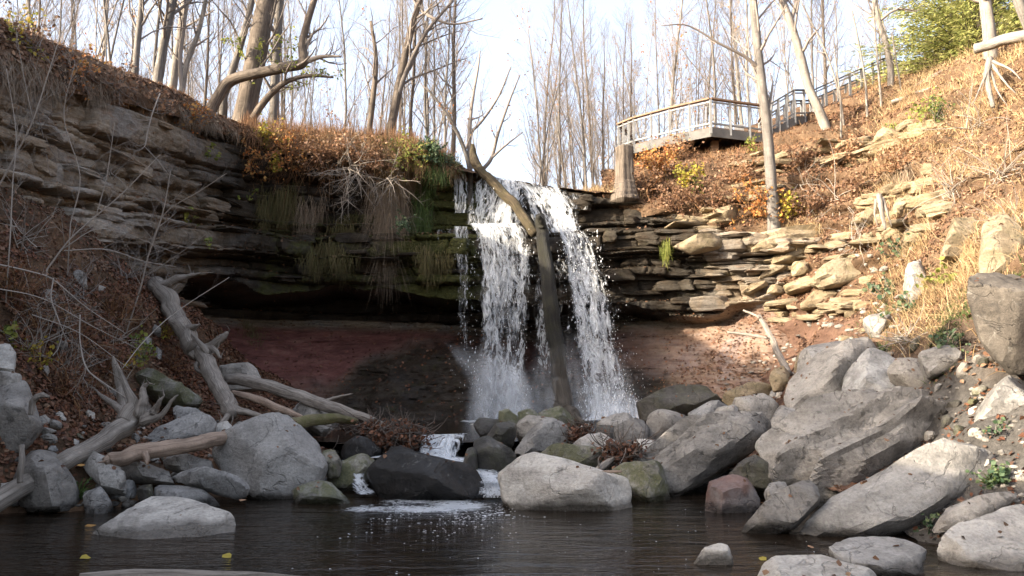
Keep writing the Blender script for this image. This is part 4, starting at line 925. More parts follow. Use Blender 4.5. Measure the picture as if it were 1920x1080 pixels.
# broken stones packed between the great slabs
rs_ = np.random.RandomState(7)
FR = [(rs_.uniform(880, 1500), rs_.uniform(740, 900)) for _ in range(110)] + [(rs_.uniform(1280, 1860), rs_.uniform(640, 1010)) for _ in range(110)] + [(rs_.uniform(20, 640), rs_.uniform(780, 945)) for _ in range(90)]
vs_, fs_, k_ = [], [], 0
for v_, f_ in TERR + ROCK_V: vs_.append(v_); fs_.append(f_ + k_); k_ += len(v_)
TREE2 = BVHTree.FromPolygons(np.concatenate(vs_).tolist(), np.concatenate(fs_).tolist())
for i, (px, py) in enumerate(FR):
    px += rs_.uniform(-6, 6)
    h_ = TREE2.ray_cast(Vector(EYE), Vector(ray(px, py)).normalized())
    hx, hn = hit(px, py)
    if h_[0] is None or h_[0].y > 23 or h_[0].z < 0.02 or abs(h_[0].y - hx[1]) > 0.02: continue
    w = rs_.uniform(16, 38); h = w * rs_.uniform(.4, .75); an = np.sort(rs_.uniform(0, 6.28, 7))
    rock('small broken stone wedged between the grey slabs beside the pool' if px > 1080 else ('small broken stone among the midstream rocks' if px > 660 else 'small broken stone at the foot of the driftwood bank'), [(px + w / 2 * math.cos(a), py - h * .3 + h / 2 * math.sin(a)) for a in an], h_[0].y, ('rock', 'rock_pale', 'rock_moss', 'rock_dark')[rs_.choice(4, p=[.45, .25, .1, .2])], 'stone', 'broken_stone', 'broken stones among the slabs' if px > 1080 else ('broken stones in midstream' if px > 660 else 'broken stones below the driftwood'), tilt=rs_.uniform(15, 55), thick=0.35, sink=5, seed=200 + i, sub=3)
# --- sunlit slope
rock('pale square slab standing in dry grass high on the slope', [(1762, 452), (1786, 410), (1842, 414), (1832, 446)], hit(1800, 452)[0][1] + 0.1, 'rock_tan', 'slab', 'stone_slab', tilt=42, thick=0.7, sink=30, seed=102)
rock('leaning yellow slab behind the tall rounded boulder', [(1834, 480), (1842, 424), (1866, 408), (1916, 462), (1912, 500), (1840, 502)], hit(1870, 505)[0][1], 'rock_tan', 'slab', 'stone_slab', tilt=40, thick=0.8, seed=103)
rock('grey upright rock among ivy on the sunny slope', [(1694, 552), (1698, 505), (1722, 488), (1740, 492), (1736, 545), (1712, 556)], hit(1716, 556)[0][1] + 0.1, 'rock', tilt=38, thick=0.8, sink=25, seed=104)
rock('dark sided stone capping the gully of ivy', [(1619, 600), (1632, 586), (1665, 584), (1672, 600), (1646, 628)], hit(1646, 628)[0][1], 'rock', 'stone', 'bank_stone', tilt=25, thick=0.6, seed=105)
for lb, ol, d in [('broad sunlit slab at the front of the rock ledges', [(1526, 530), (1534, 505), (1560, 491), (1682, 484), (1688, 512), (1600, 530), (1540, 538)], 21.6),
                  ('square sunlit block beside the broad ledge slab', [(1484, 514), (1486, 492), (1528, 486), (1530, 512)], 22.4),
                  ('wedge slab sticking out of the sunlit ledges', [(1418, 518), (1440, 500), (1478, 488), (1490, 498), (1432, 520)], 22.8),
                  ('flat slab lying under the square sunlit block', [(1468, 536), (1500, 520), (1540, 522), (1548, 540), (1480, 545)], 22.0),
                  ('overhanging slab above a dark hollow in the red bank', [(1500, 566), (1525, 548), (1562, 546), (1584, 560), (1560, 574), (1506, 574)], 21.4),
                  ('tapering slab at the shaded end of the ledges', [(1388, 545), (1410, 530), (1438, 524), (1444, 536), (1404, 548)], 23.2),
                  ('small stone under the tapering slab', [(1436, 548), (1444, 534), (1466, 534), (1468, 550)], 22.8),
                  ('top slab of the sunlit ledge stack', [(1444, 490), (1452, 474), (1500, 470), (1530, 478), (1490, 492)], 23.0),
                  ('long overhanging slab beneath the slender tree', [(1385, 452), (1420, 438), (1500, 430), (1612, 418), (1610, 440), (1520, 466), (1400, 470)], 23.6),
                  ('rounded ledge slab under the stump on the cliff', [(1260, 462), (1300, 444), (1360, 446), (1376, 462), (1300, 474)], 25.0),
                  ('grey double slab among the red brambles', [(1320, 415), (1345, 392), (1380, 384), (1388, 402), (1370, 420)], 25.2),
                  ('cracked slab near the ferns on the upper slope', [(1630, 268), (1645, 246), (1690, 236), (1702, 250), (1670, 270)], 24.6),
                  ('layered slab below the cracked slab on the upper slope', [(1625, 285), (1640, 270), (1705, 262), (1700, 280), (1640, 290)], 24.3),
                  ('dark ledge stone beside the root bundle', [(1650, 438), (1660, 430), (1696, 428), (1700, 440), (1665, 446)], 20.6),
                  ('tan rock in the crumbling corner of the slope', [(1672, 400), (1680, 375), (1710, 368), (1722, 388), (1700, 410)], 20.8),
                  ('jutting tan block over the dry roots', [(1655, 420), (1612, 406), (1625, 392), (1642, 394), (1662, 408)], 21.4)]:
    hx, hn = hit(np.mean([p[0] for p in ol]), np.mean([p[1] for p in ol]))
    rock(lb, ol, hx[1] - 0.12, 'rock_tan', 'slab', 'ledge_slab', tilt=14, thick=0.9, sink=4, seed=int(ol[0][0]) % 97 + 3, strata=0.08, rough=0.06)
# layered outcrops: a thing whose stones are parts
BLK = []
for k in range(8):
    v, f = block_rock(300 + k)
    mb = MB(); mb.add(v, None, f); BLK.append((mb.mesh('stone_block_mesh', M['rock_tan'], sharp=30)))
    BLK[-1].name = 'ledge_stone_shape'
def place_stone(parent, pos, w, d, h, yaw, k, tilt=0.0, mesh=None, mat=None, roll=0.0, name='stone'):
    o = bpy.data.objects.new(name, mesh or BLK[k % 8])
    o.scale = (w, d, h); o.rotation_euler = (tilt, roll, yaw); o.location = [float(x) for x in pos]
    link(o, parent)
    return o
rng = np.random.RandomState(5)
for lb, pts, n, sz in [('layered rock outcrop running under the brown leaves below the walkway', [(1395, 302), (1450, 296), (1520, 290), (1620, 280)], 26, (1.0, 0.14)),
                       ('stepped rock outcrop below the cracked slab and ferns', [(1600, 300), (1660, 272), (1710, 255), (1760, 240)], 18, (0.9, 0.16)),
                       ('crumbling rock outcrop beside the dry root bundle', [(1660, 450), (1690, 400), (1720, 360), (1740, 320)], 26, (0.6, 0.24)),
                       ('broken ledges under the slender tree trunk', [(1470, 475), (1540, 462), (1600, 455), (1660, 450)], 20, (0.8, 0.16)),
                       ('golden ledges stepping up behind the broad sunlit slab', [(1580, 440), (1620, 405), (1650, 380), (1700, 350)], 22, (0.8, 0.2)),
                       ('dark gapped ledges between the root bundle and the pale square slab', [(1700, 480), (1720, 440), (1745, 400), (1770, 370)], 20, (0.6, 0.22)),
                       ('tilted ledges under the overhanging slab of the red bank', [(1440, 560), (1500, 585), (1560, 575), (1620, 545)], 20, (0.7, 0.18)),
                       ('thin ledges near the rim under the brambles', [(1290, 420), (1350, 400), (1400, 370), (1440, 350)], 18, (0.9, 0.14)),
                       ('stones spilling down the red bank in sunlight', [(1480, 680), (1560, 640), (1620, 600), (1560, 560)], 24, (0.35, 0.2))]:
    hs = [hit(*p)[0] for p in pts]; root = empty('rock_outcrop', hs[0], lb, 'outcrop')
    for i in range(n):
        t = rng.rand() * (len(pts) - 1); a = int(t); f_ = t - a
        px = pts[a][0] * (1 - f_) + pts[a + 1][0] * f_ + rng.normal(0, 9); py = pts[a][1] * (1 - f_) + pts[a + 1][1] * f_ + rng.normal(0, 11)
        hx, hn = hit(px, py)
        w = sz[0] * rng.uniform(0.5, 1.5)
        place_stone(root, hx - hn * 0.12, w, w * rng.uniform(0.5, 0.9), sz[1] * rng.uniform(0.6, 1.5), math.atan2(hn[0], -hn[1]) + rng.normal(0, 0.3), rng.randint(8), rng.normal(0, .08), roll=rng.normal(0, .06))
# loose ledge stones of the cliff face, each a part of the cliff
BLKC = []
for k in range(8):
    v, f = block_rock(400 + k, strata=0.09)
    mb = MB(); mb.add(v, None, f, col=np.tile([[0, 0.15, 0.35, 1]], (len(v), 1))); BLKC.append(mb.mesh('cliff_stone_shape', M['cliff'], sharp=30))
    mb = MB(); mb.add(v, None, f, col=np.tile([[0, 0.3, 0.95, 1]], (len(v), 1))); BLKC.append(mb.mesh('wet_cliff_stone_shape', M['cliff'], sharp=30))
    mb = MB(); mb.add(v, None, f, col=np.tile([[0, 0.05, 0.0, 1]], (len(v), 1))); BLKC.append(mb.mesh('dry_cliff_stone_shape', M['cliff'], sharp=30))
gv = CLIFF_G
for i in range(150):
    pxw = rng.choice([rng.uniform(-60, 460), rng.uniform(430, 860), rng.uniform(1090, 1520), rng.uniform(1090, 1520)])
    j = int(np.argmin(np.abs(CLIFF_PX - pxw))); zmin = max(cs[j, 3] + 0.15, 2.0)
    zz_ = rng.uniform(zmin, cs[j, 2] - 0.1); r = int(np.clip((zz_ + 0.6) / (cs[j, 2] + 0.6) * 249, 0, 249))
    p = gv[r, j]; n = CLIFF_N[j]
    if cs[j, 7] > 0.8 and 860 < pxw < 1090: continue
    w = rng.uniform(0.4, 1.5); h = rng.choice([rng.uniform(0.06, 0.15), rng.uniform(0.15, 0.45)])
    kind = 2 if pxw < 300 else (0 if pxw < 430 or pxw > 1320 else 1)
    if pxw > 1420: kind = 2
    place_stone(cliff, p - n * 0.08, w, rng.uniform(0.4, 0.7), h, math.atan2(n[0], -n[1]) + rng.normal(0, 0.15), 0, rng.normal(0, .03), BLKC[rng.randint(8) * 3 + kind], roll=rng.normal(0, .03), name='rock_slab')
# gravel and small stones on the muddy path and the stream bed edge
gr = MB(); v3, f3 = ico(1)
def gravel(n, box_, seed, s0, s1):
    rs = np.random.RandomState(seed)
    for _ in range(n):
        px, py = rs.uniform(*box_[:2]), rs.uniform(*box_[2:])
        h_, nn = hit(px, py)
        if h_[2] < -0.02 or h_[1] > 24: continue
        s = rs.uniform(s0, s1); sc = np.array([1, rs.uniform(.6, 1), rs.uniform(.35, .7)]) * s
        th = rs.rand() * 6.3; R = np.array([[math.cos(th), -math.sin(th), 0], [math.sin(th), math.cos(th), 0], [0, 0, 1]])
        gr.add((v3 * (1 + 0.2 * rs.normal(size=(len(v3), 1))) * sc) @ R.T + h_, None, f3)
gravel(260, (1640, 1920, 720, 1080), 3, 0.015, 0.07)
gravel(160, (1100, 1480, 760, 900), 4, 0.03, 0.12)
gravel(140, (130, 640, 780, 950), 5, 0.03, 0.1)
gravel(120, (1480, 1700, 560, 720), 6, 0.04, 0.14)
gravel(170, (1210, 1490, 610, 745), 7, 0.03, 0.13)
gravel(60, (1480, 1720, 420, 560), 8, 0.05, 0.16)
gr.build('gravel', M['rock'], kind='stuff', label='scattered small stones on the mud and between the rocks')
# ------------------------------------------------------------------ driftwood, logs, trunk in the falls
def PP(l):
    """rows (px, py, depth, radius px) -> world points and radii"""
    pts = np.array([P(a, b, d) for a, b, d, r in l]); rad = np.array([r * d / F for a, b, d, r in l])
    return np.concatenate([pts, rad[:, None]], 1)
def wander(p, d, L, n, r0, r1, rng, curl=0.25, lift=0.1, droop=0.0):
    """a growing limb: start, direction, length -> rows x,y,z,r"""
    p = np.asarray(p, float); d = np.asarray(d, float) / np.linalg.norm(d); out = [[*p, r0]]; st = L / n
    for k in range(n):
        d = d + curl * rng.normal(size=3) * 0.5 + np.array([0, 0, lift - droop * (k / n)]); d /= np.linalg.norm(d)
        p = p + d * st; out.append([*p, r0 + (r1 - r0) * (k + 1) / n])
    return np.array(out)
def log(label, limbs, mat, name='log', cat='log', seed=0, rough=0.22, sides=20, per=8, ridge=0.07, fine=0):
    """limbs: first is the stem, others are child limbs / roots (parts)"""
    s = spline(PP(limbs[0]), per); org = s[0, :3]
    s[:, 3] *= 1.0 if name in ('tree_stump', 'drowned_tree', 'lip_log') else 0.88
    w = (0.05 if name == 'tree_stump' else 0.35) * s[:, 3:4] * np.stack([fbm(np.stack([np.linspace(0, len(s) / 5.0, len(s)) + k * 9, np.zeros(len(s)) + seed, np.zeros(len(s))], -1), 3, seed + k) for k in range(3)], -1)
    mb = MB(); tube(mb, s[:, :3] + w, s[:, 3], sides, seed, rough, ridge=ridge)
    root = mb.build(name, M[mat], org=org, label=label, category=cat)
    for i, lm in enumerate(limbs[1:]):
        nm = 'branch'
        if isinstance(lm[0], str): nm, lm = lm[0], lm[1]
        s = spline(PP(lm), 6); mb = MB(); s[:, 3] *= np.linspace(0.8, 0.4, len(s))
        s[-1, 3] *= 0.4; tube(mb, s[:, :3] + 0.3 * s[:, 3:4] * np.random.RandomState(i + seed).normal(size=(len(s), 3)) * 0.3, s[:, 3], 10, seed + i + 3, rough, ridge=0.12)
        o = mb.build(nm, M[mat], org=s[0, :3]); o.parent = root; o.location = Vector(s[0, :3]) - Vector(org)
    if fine:
        rg = np.random.RandomState(seed + 60); mb = MB()
        for k in range(fine):
            lm = limbs[rg.randint(0, len(limbs))]; lm = lm[1] if isinstance(lm[0], str) else lm[-3:] if lm is limbs[0] else lm
            q = PP(lm)[rg.randint(0, len(lm))]; b = wander(q[:3], rg.normal(size=3) + np.array([0, -.3, .3]), rg.uniform(.12, .42), 5, 0.016, 0.002, rg, 0.45); tube(mb, b[:, :3], b[:, 3], 5, k, 0.2, cap=False)
        o = mb.build('rootlets', M[mat], org=s[0, :3], kind='stuff'); o.parent = root; o.location = Vector(s[0, :3]) - Vector(org)
    return root
log('long bleached driftwood log rising from the pool edge to a forked root',
    [[(-90, 1000, 11.6, 23), (0, 936, 12.0, 22), (90, 883, 12.6, 20), (170, 838, 13.2, 19), (225, 804, 13.7, 20), (250, 782, 14.0, 25), (262, 764, 14.1, 27)],
     ('root', [(254, 790, 13.9, 18), (248, 755, 14.0, 15), (232, 715, 14.1, 10), (218, 684, 14.1, 5)]),
     ('root', [(262, 775, 13.9, 17), (270, 750, 13.9, 13), (268, 730, 14.0, 11), (278, 718, 14.0, 7)]),
     ('root', [(270, 785, 13.9, 15), (290, 770, 13.9, 11), (300, 752, 13.8, 7), (308, 742, 13.8, 3)]),
     ('root', [(268, 790, 13.8, 12), (300, 780, 13.7, 8), (325, 748, 13.7, 5), (335, 740, 13.7, 2)]),
     ('root', [(240, 790, 14.2, 12), (222, 765, 14.4, 10), (190, 742, 14.6, 6), (176, 728, 14.6, 3)])], 'drift', seed=1, fine=22)
log('tan stripped log with a broken end lying across the stacked slabs',
    [[(196, 866, 12.9, 9), (215, 860, 13.0, 15), (280, 848, 13.2, 17), (350, 834, 13.6, 16), (420, 820, 14.3, 14), (470, 806, 15.0, 12), (520, 795, 15.6, 10)],
     ('branch', [(272, 850, 13.1, 10), (276, 862, 13.0, 8), (274, 870, 12.9, 5)]), ('splinter', [(205, 862, 12.9, 5), (190, 866, 12.8, 3), (182, 868, 12.75, 1)])], 'drift_tan', seed=2)
log('olive mossy branch curving above the big rounded boulder', [[(505, 806, 14.8, 13), (545, 796, 15.2, 13), (590, 788, 15.8, 12), (625, 785, 16.4, 10), (668, 790, 17.0, 6)]], 'mossy_wood', seed=3)
log('grey drift log sloping down from the gnarled stump into the stream',
    [[(425, 708, 19.0, 11), (480, 720, 18.6, 13), (550, 738, 18.2, 13), (620, 762, 17.8, 12), (680, 782, 17.4, 9), (722, 800, 17.1, 6)],
     ('branch', [(600, 756, 17.9, 6), (630, 745, 17.9, 4), (662, 738, 17.9, 3)])], 'drift', seed=4)
log('thin pale drift plank lying below the sloping grey log', [[(436, 736, 18.2, 6), (480, 748, 17.8, 8), (530, 768, 17.4, 8), (566, 782, 17.1, 4)]], 'drift_tan', name='plank', cat='plank', seed=5, rough=0.1)
log('gnarled grey stump with twisted roots on the leafy bank',
    [[(372, 655, 19.4, 15), (392, 690, 18.6, 17), (408, 725, 17.8, 17), (425, 758, 17.0, 18), (436, 780, 16.6, 14)],
     ('root', [(375, 665, 19.3, 14), (398, 648, 19.1, 13), (418, 632, 19.0, 13), (428, 622, 19.0, 8)]),
     ('root', [(370, 668, 19.3, 12), (350, 655, 19.3, 10), (342, 640, 19.4, 7), (352, 630, 19.4, 4)]),
     ('root', [(378, 672, 19.1, 9), (368, 690, 18.8, 6), (384, 700, 18.6, 5), (398, 690, 18.5, 3)]),
     ('root', [(386, 650, 19.2, 9), (405, 658, 18.8, 8), (414, 672, 18.7, 5)]),
     ('root', [(392, 664, 18.9, 9), (372, 640, 19.0, 7), (358, 625, 19.2, 4)]),
     ('root', [(430, 765, 16.8, 13), (470, 775, 16.6, 9), (520, 790, 16.4, 6), (548, 795, 16.2, 3)]),
     ('root', [(430, 776, 16.6, 8), (415, 792, 16.2, 6), (405, 800, 16.0, 3)])], 'drift', name='gnarled_stump', cat='stump', seed=6, rough=0.22, fine=30)
log('thick grey trunk leaning down the bank above the gnarled stump',
    [[(292, 528, 20.6, 17), (310, 556, 20.3, 18), (330, 590, 19.9, 19), (350, 625, 19.5, 19), (362, 652, 19.2, 17)],
     ('branch', [(298, 540, 20.5, 12), (330, 524, 20.3, 11), (360, 516, 20.2, 7), (380, 512, 20.1, 3)]),
     ('branch', [(356, 618, 19.5, 12), (368, 612, 19.3, 7), (376, 608, 19.2, 2)])], 'drift', name='leaning_trunk', seed=7, rough=0.12, fine=14)
log('broken root sticking up behind the forked driftwood root', [[(236, 770, 14.6, 12), (228, 730, 14.8, 11), (218, 690, 15.0, 7), (212, 668, 15.1, 2)]], 'drift', name='broken_root', cat='root', seed=8)
log('curved grey root hanging by the massive block', [[(58, 778, 12.7, 5), (62, 752, 12.7, 6), (76, 742, 12.7, 6), (92, 744, 12.7, 3)]], 'drift', name='curved_root', cat='root', seed=9)
log('short grey post stuck in the bank below the driftwood log', [[(38, 905, 12.0, 6), (40, 870, 12.0, 6), (41, 835, 12.1, 5)]], 'drift', name='stake', cat='branch', seed=10)
log('short dead stick resting on the large pale boulder', [[(1096, 902, 12.9, 3.5), (1115, 891, 12.95, 4), (1140, 885, 13.0, 3.5), (1166, 884, 13.0, 2)]], 'drift_tan', name='stick', cat='stick', seed=11)
log('grey snag lying in the leaf heap beside the mossy block', [[(1118, 882, 14.2, 6), (1132, 872, 14.3, 7), (1150, 860, 14.4, 4)], [(1124, 878, 14.2, 3), (1122, 862, 14.2, 2), (1126, 853, 14.2, 1)]], 'drift', name='snag', cat='branch', seed=12)
log('dead branch leaning on the red bank beside the rock pile', [[(1478, 700, 19.9, 8), (1462, 668, 20.8, 7), (1444, 630, 21.8, 6), (1424, 592, 22.6, 4)]], 'drift', name='dead_branch', cat='branch', seed=13)
log('thin dead stick crossing the red bank', [[(1364, 623, 22.6, 2.5), (1400, 627, 22.3, 3), (1438, 634, 21.6, 3)]], 'drift', name='dead_stick', cat='stick', seed=14)
log('thin stick leaning above the red bank boulders', [[(1394, 582, 23.0, 2), (1410, 588, 22.8, 2.5), (1424, 596, 22.4, 2)]], 'drift', name='dead_stick', cat='stick', seed=15)
log('cut log end poking from the straw at the crest of the slope', [[(1828, 92, 23.6, 11), (1870, 80, 23.2, 12), (1930, 64, 22.6, 13), (1990, 46, 22.0, 13)]], 'bark_pale', seed=16, rough=0.08)
log('fallen brown log half buried in leaves near the stair top', [[(1716, 166, 27.6, 7), (1745, 152, 27.0, 12), (1790, 138, 26.4, 13), (1840, 118, 25.8, 11)]], 'bark_dark', seed=17)
log('thin fallen pole pointing down the leafy slope from the crest', [[(1672, 191, 26.8, 4), (1720, 176, 26.4, 6), (1780, 158, 25.6, 6)]], 'bark_pale', name='fallen_pole', seed=18)
log('flat bleached plank end at the bottom edge of the pool', [[(148, 1082, 8.2, 8), (250, 1077, 8.3, 12), (420, 1082, 8.3, 12), (590, 1088, 8.3, 7)]], 'drift', name='plank', cat='plank', seed=19, rough=0.1)
log('bundle of dry roots hanging from the crumbling corner', [[(1648, 366, 20.7, 6), (1652, 390, 20.4, 5), (1660, 430, 20.2, 3)], [(1655, 372, 20.6, 5), (1664, 400, 20.3, 4), (1672, 425, 20.2, 2)], [(1644, 375, 20.7, 5), (1640, 400, 20.6, 3), (1646, 425, 20.4, 2)]], 'drift', name='root_bundle', cat='roots', seed=20)
log('bare dead roots clutching the crest of the straw slope', [[(1856, 110, 21.8, 7), (1850, 150, 21.2, 6), (1862, 200, 20.6, 4)], [(1858, 120, 21.6, 5), (1840, 160, 21.0, 3), (1822, 200, 20.8, 2)], [(1860, 120, 21.6, 5), (1885, 155, 20.8, 3), (1905, 175, 20.2, 2)], [(1856, 130, 21.5, 4), (1870, 170, 20.9, 3), (1890, 200, 20.4, 1.5)], [(1862, 115, 21.5, 4), (1895, 130, 20.8, 3), (1915, 150, 20.3, 2)]], 'bark_pale', name='dead_roots', cat='roots', seed=21)
# the tree fallen down the falls
log('dark wet trunk standing in the falls from base rocks up to the ledge',
    [[(1062, 792, 23.9, 25), (1058, 776, 24.1, 20), (1055, 750, 24.3, 17), (1052, 715, 24.5, 16), (1048, 675, 24.65, 15.5), (1043, 635, 24.8, 15.5), (1034, 585, 24.95, 15), (1027, 520, 25.15, 14), (1021, 460, 25.4, 12.5), (1016, 424, 25.65, 11), (1013, 404, 25.85, 8)],
     ('root', [(1062, 765, 24.0, 13), (1078, 782, 23.7, 11), (1100, 796, 23.3, 6)]), ('root', [(1050, 768, 24.1, 9), (1036, 784, 23.9, 7), (1028, 796, 23.6, 4)])], 'wet_wood', name='drowned_tree', cat='fallen tree', seed=22, rough=0.16, sides=28, ridge=0.06)
log('mottled log sliding over the lip of the falls onto the wet trunk',
    [[(886, 270, 27.6, 3), (889, 295, 27.5, 8), (899, 318, 27.2, 8.5), (925, 340, 26.8, 9), (955, 372, 26.4, 9.5), (983, 408, 26.0, 9.5), (1004, 440, 25.7, 9)]], 'bark_log', name='lip_log', seed=23, rough=0.1)
log('stump of a broken limb near the top of the wet trunk', [[(1018, 428, 25.5, 8), (1015, 415, 25.4, 7.5), (1010, 404, 25.3, 6)]], 'wet_wood', name='limb_stub', cat='stump', seed=24)
log('tall weathered stump of a cut tree at the cliff edge below the deck',
    [[(1172, 378, 27.2, 27), (1172, 364, 27.2, 24), (1172, 352, 27.2, 20.5), (1172, 338, 27.2, 18.5), (1171, 320, 27.2, 17.5), (1171, 298, 27.2, 17), (1171, 276, 27.2, 17)]],
    'bark_dark', name='tree_stump', cat='stump', seed=25, rough=0.06, sides=44, ridge=0.09)

# ------------------------------------------------------------------ the falling water
falls = empty('waterfall', P(960, 780, 25.4), 'white waterfall pouring over the dark ledges around the fallen trunk', 'waterfall')
falls['kind'] = 'structure'
def curtain(name, left, right, mat, nu=40, nv=90, dens=0.5, edge=0.45, ruf=0.1, seed=0, top=None, botfade=0.0, skew=0.0, topw=0.12):
    """sheet of falling water between two falling edges (px, py, d)"""
    L = spline([P(*a) for a in left], 20); Rr = spline([P(*a) for a in right], 20)
    def rs(a, n):
        k = np.linspace(0, len(a) - 1, n); i = np.clip(k.astype(int), 0, len(a) - 2); f = (k - i)[:, None]; return a[i] * (1 - f) + a[i + 1] * f
    L, Rr = rs(L, nv), rs(Rr, nv); u = np.linspace(0, 1, nu)
    g = L[:, None, :] * (1 - u)[None, :, None] + Rr[:, None, :] * u[None, :, None]
    q = np.stack([g[..., 0] * 1.6, g[..., 2] * 0.5, 0 * g[..., 0]], -1)
    g[..., 1] -= ruf * fbm(q, 3, seed) * 2 + 0.1 * ruf * vnoise(q * 5, seed + 1)
    wid = np.linalg.norm(Rr - L, axis=1).mean(); hl = np.concatenate([[0], np.cumsum(np.linalg.norm(np.diff((L + Rr) / 2, axis=0), axis=1))])
    uv = np.stack([np.broadcast_to(u[None, :] * wid, (nv, nu)) + seed * 3.1, np.broadcast_to(hl[:, None], (nv, nu)) + seed * 1.7], -1)
    e = np.minimum(u, 1 - u)[None, :] * 2
    t = np.linspace(0, 1, nv)[:, None]
    d = dens - edge * (1 - sstep(0, 0.5, e)) + 0 * t
    d = d + 0.15 * fbm(np.stack([g[..., 0] * 1.1, g[..., 2] * 0.12, 0 * g[..., 0] + seed], -1), 3, seed + 4)
    d = d - botfade * t ** 0.8 - skew * (u[None, :] - .25)
    if top: d = d - top * (1 - sstep(0, topw, t))
    col = np.stack([np.clip(d, 0, 1)] * 3 + [np.ones_like(d)], -1)
    mb = MB(); mb.add(g, gridfaces(nv, nu), uv=uv, col=col)
    return mb.build(name, M[mat], parent=None, org=g[0, 0]) , g
def fall_part(*a, **k):
    o, g = curtain(*a, **k); o.parent = falls; o.location = Vector(o.location) - Vector(falls.location); return o
for i, dd in enumerate((0.0, -0.14)):
    fall_part('upper_cascade', [(874, 318, 27.6 + dd), (868, 345, 27.3 + dd), (862, 380, 27.1 + dd), (858, 420, 26.7 + dd)], [(1002, 343, 27.5 + dd), (1004, 362, 27.2 + dd), (1000, 385, 26.9 + dd), (992, 420, 26.6 + dd)], 'fall', dens=0.60 - 0.1 * i, seed=1 + i, edge=0.35)
    fall_part('upper_cascade', [(950, 334, 27.6 + dd), (970, 360, 27.1 + dd), (985, 400, 26.8 + dd), (1000, 440, 26.3 + dd)], [(1072, 358, 27.4 + dd), (1084, 380, 26.9 + dd), (1094, 410, 26.6 + dd), (1104, 440, 26.2 + dd)], 'fall', dens=0.62 - 0.1 * i, seed=5 + i, edge=0.35)
    fall_part('water_curtain', [(864, 418, 26.35 + dd), (878, 440, 26.1 + dd), (884, 520, 25.9 + dd), (884, 640, 25.7 + dd), (878, 786, 25.5 + dd)], [(990, 416, 26.3 + dd), (1000, 440, 26.05 + dd), (1008, 520, 25.85 + dd), (1002, 640, 25.7 + dd), (1004, 786, 25.5 + dd)], 'fall', dens=0.72 - 0.1 * i, seed=9 + i, nv=140, botfade=0.2, top=.25, topw=.04)
    fall_part('water_curtain', [(1034, 425, 26.3 + dd), (1046, 470, 26.0 + dd), (1056, 560, 25.7 + dd), (1070, 680, 25.4 + dd), (1082, 786, 25.2 + dd)], [(1100, 430, 26.2 + dd), (1126, 470, 25.9 + dd), (1156, 560, 25.5 + dd), (1178, 680, 25.2 + dd), (1204, 786, 24.9 + dd)], 'fall', dens=0.76 - 0.1 * i, seed=13 + i, nv=140, botfade=0.16, skew=.1, edge=.45, top=.25, topw=.04)
fall_part('water_curtain', [(898, 430, 25.9), (905, 560, 25.5), (902, 780, 25.1)], [(985, 430, 25.9), (978, 560, 25.5), (990, 780, 25.1)], 'fall', dens=0.45, seed=19, nv=140)
fall_part('water_curtain', [(1040, 425, 26.0), (1062, 560, 25.3), (1095, 780, 24.8)], [(1095, 440, 25.9), (1128, 560, 25.1), (1165, 780, 24.6)], 'fall', dens=0.44, seed=20, nv=140)
fall_part('water_curtain', [(848, 425, 26.3), (852, 520, 26.0), (856, 650, 25.8)], [(884, 425, 26.3), (884, 520, 26.0), (880, 650, 25.8)], 'fall_thin', dens=0.8, seed=21, botfade=0.25)
fall_part('water_curtain', [(808, 432, 26.5), (810, 460, 26.3), (812, 496, 26.2)], [(870, 428, 26.4), (872, 460, 26.2), (874, 496, 26.1)], 'fall_thin', dens=0.62, seed=22, botfade=0.3)
fall_part('water_curtain', [(846, 330, 27.4), (846, 360, 27.2), (848, 400, 27.0)], [(880, 326, 27.4), (884, 360, 27.2), (880, 400, 27.0)], 'fall_thin', dens=0.75, seed=23)
fall_part('water_curtain', [(1060, 362, 27.3), (1064, 375, 27.1), (1066, 392, 27.0)], [(1116, 364, 27.2), (1116, 376, 27.0), (1110, 392, 26.9)], 'fall_thin', dens=0.6, seed=24)
fall_part('water_curtain', [(975, 430, 26.3), (985, 520, 26.1), (985, 700, 25.9)], [(1075, 430, 26.3), (1085, 520, 26.1), (1095, 700, 25.9)], 'fall', dens=0.42, seed=26, nv=120)
fall_part('water_curtain', [(1090, 440, 25.9), (1120, 540, 25.5), (1140, 700, 25.1)], [(1150, 470, 25.7), (1190, 560, 25.3), (1225, 720, 24.9)], 'fall', dens=0.34, seed=27, nv=120, edge=.3)
for k in range(3):
    z_ = k * .22
    fall_part('splash', [(815, 640, 24.5 - z_), (835, 664, 24.3 - z_), (862, 715, 24.1 - z_), (866, 792, 23.9 - z_)], [(880, 640, 24.5 - z_), (935, 668, 24.3 - z_), (1000, 715, 24.1 - z_), (1020, 792, 23.9 - z_)], 'spray', dens=0.3, edge=0.38, top=.35, topw=.6, seed=30 + k, ruf=0.2)
    fall_part('splash', [(872, 600, 24.9 - z_), (868, 700, 24.5 - z_), (862, 792, 24.2 - z_)], [(1005, 600, 24.9 - z_), (1010, 700, 24.5 - z_), (1020, 792, 24.2 - z_)], 'spray', dens=0.42, edge=0.48, top=.5, topw=.9, seed=50 + k, ruf=0.2)
    fall_part('splash', [(1080, 715, 24.6 - z_), (1085, 760, 24.2 - z_), (1090, 792, 23.9 - z_)], [(1190, 715, 24.6 - z_), (1225, 755, 24.2 - z_), (1235, 792, 23.9 - z_)], 'spray', dens=0.75, edge=0.8, top=.8, topw=.9, seed=36 + k, ruf=0.2)
    fall_part('splash', [(960, 600, 25.0 - z_), (960, 720, 24.7 - z_), (960, 792, 24.4 - z_)], [(1200, 600, 25.0 - z_), (1215, 720, 24.7 - z_), (1225, 792, 24.4 - z_)], 'spray', dens=0.26, edge=0.28, top=.3, topw=.6, seed=42 + k, ruf=0.2)
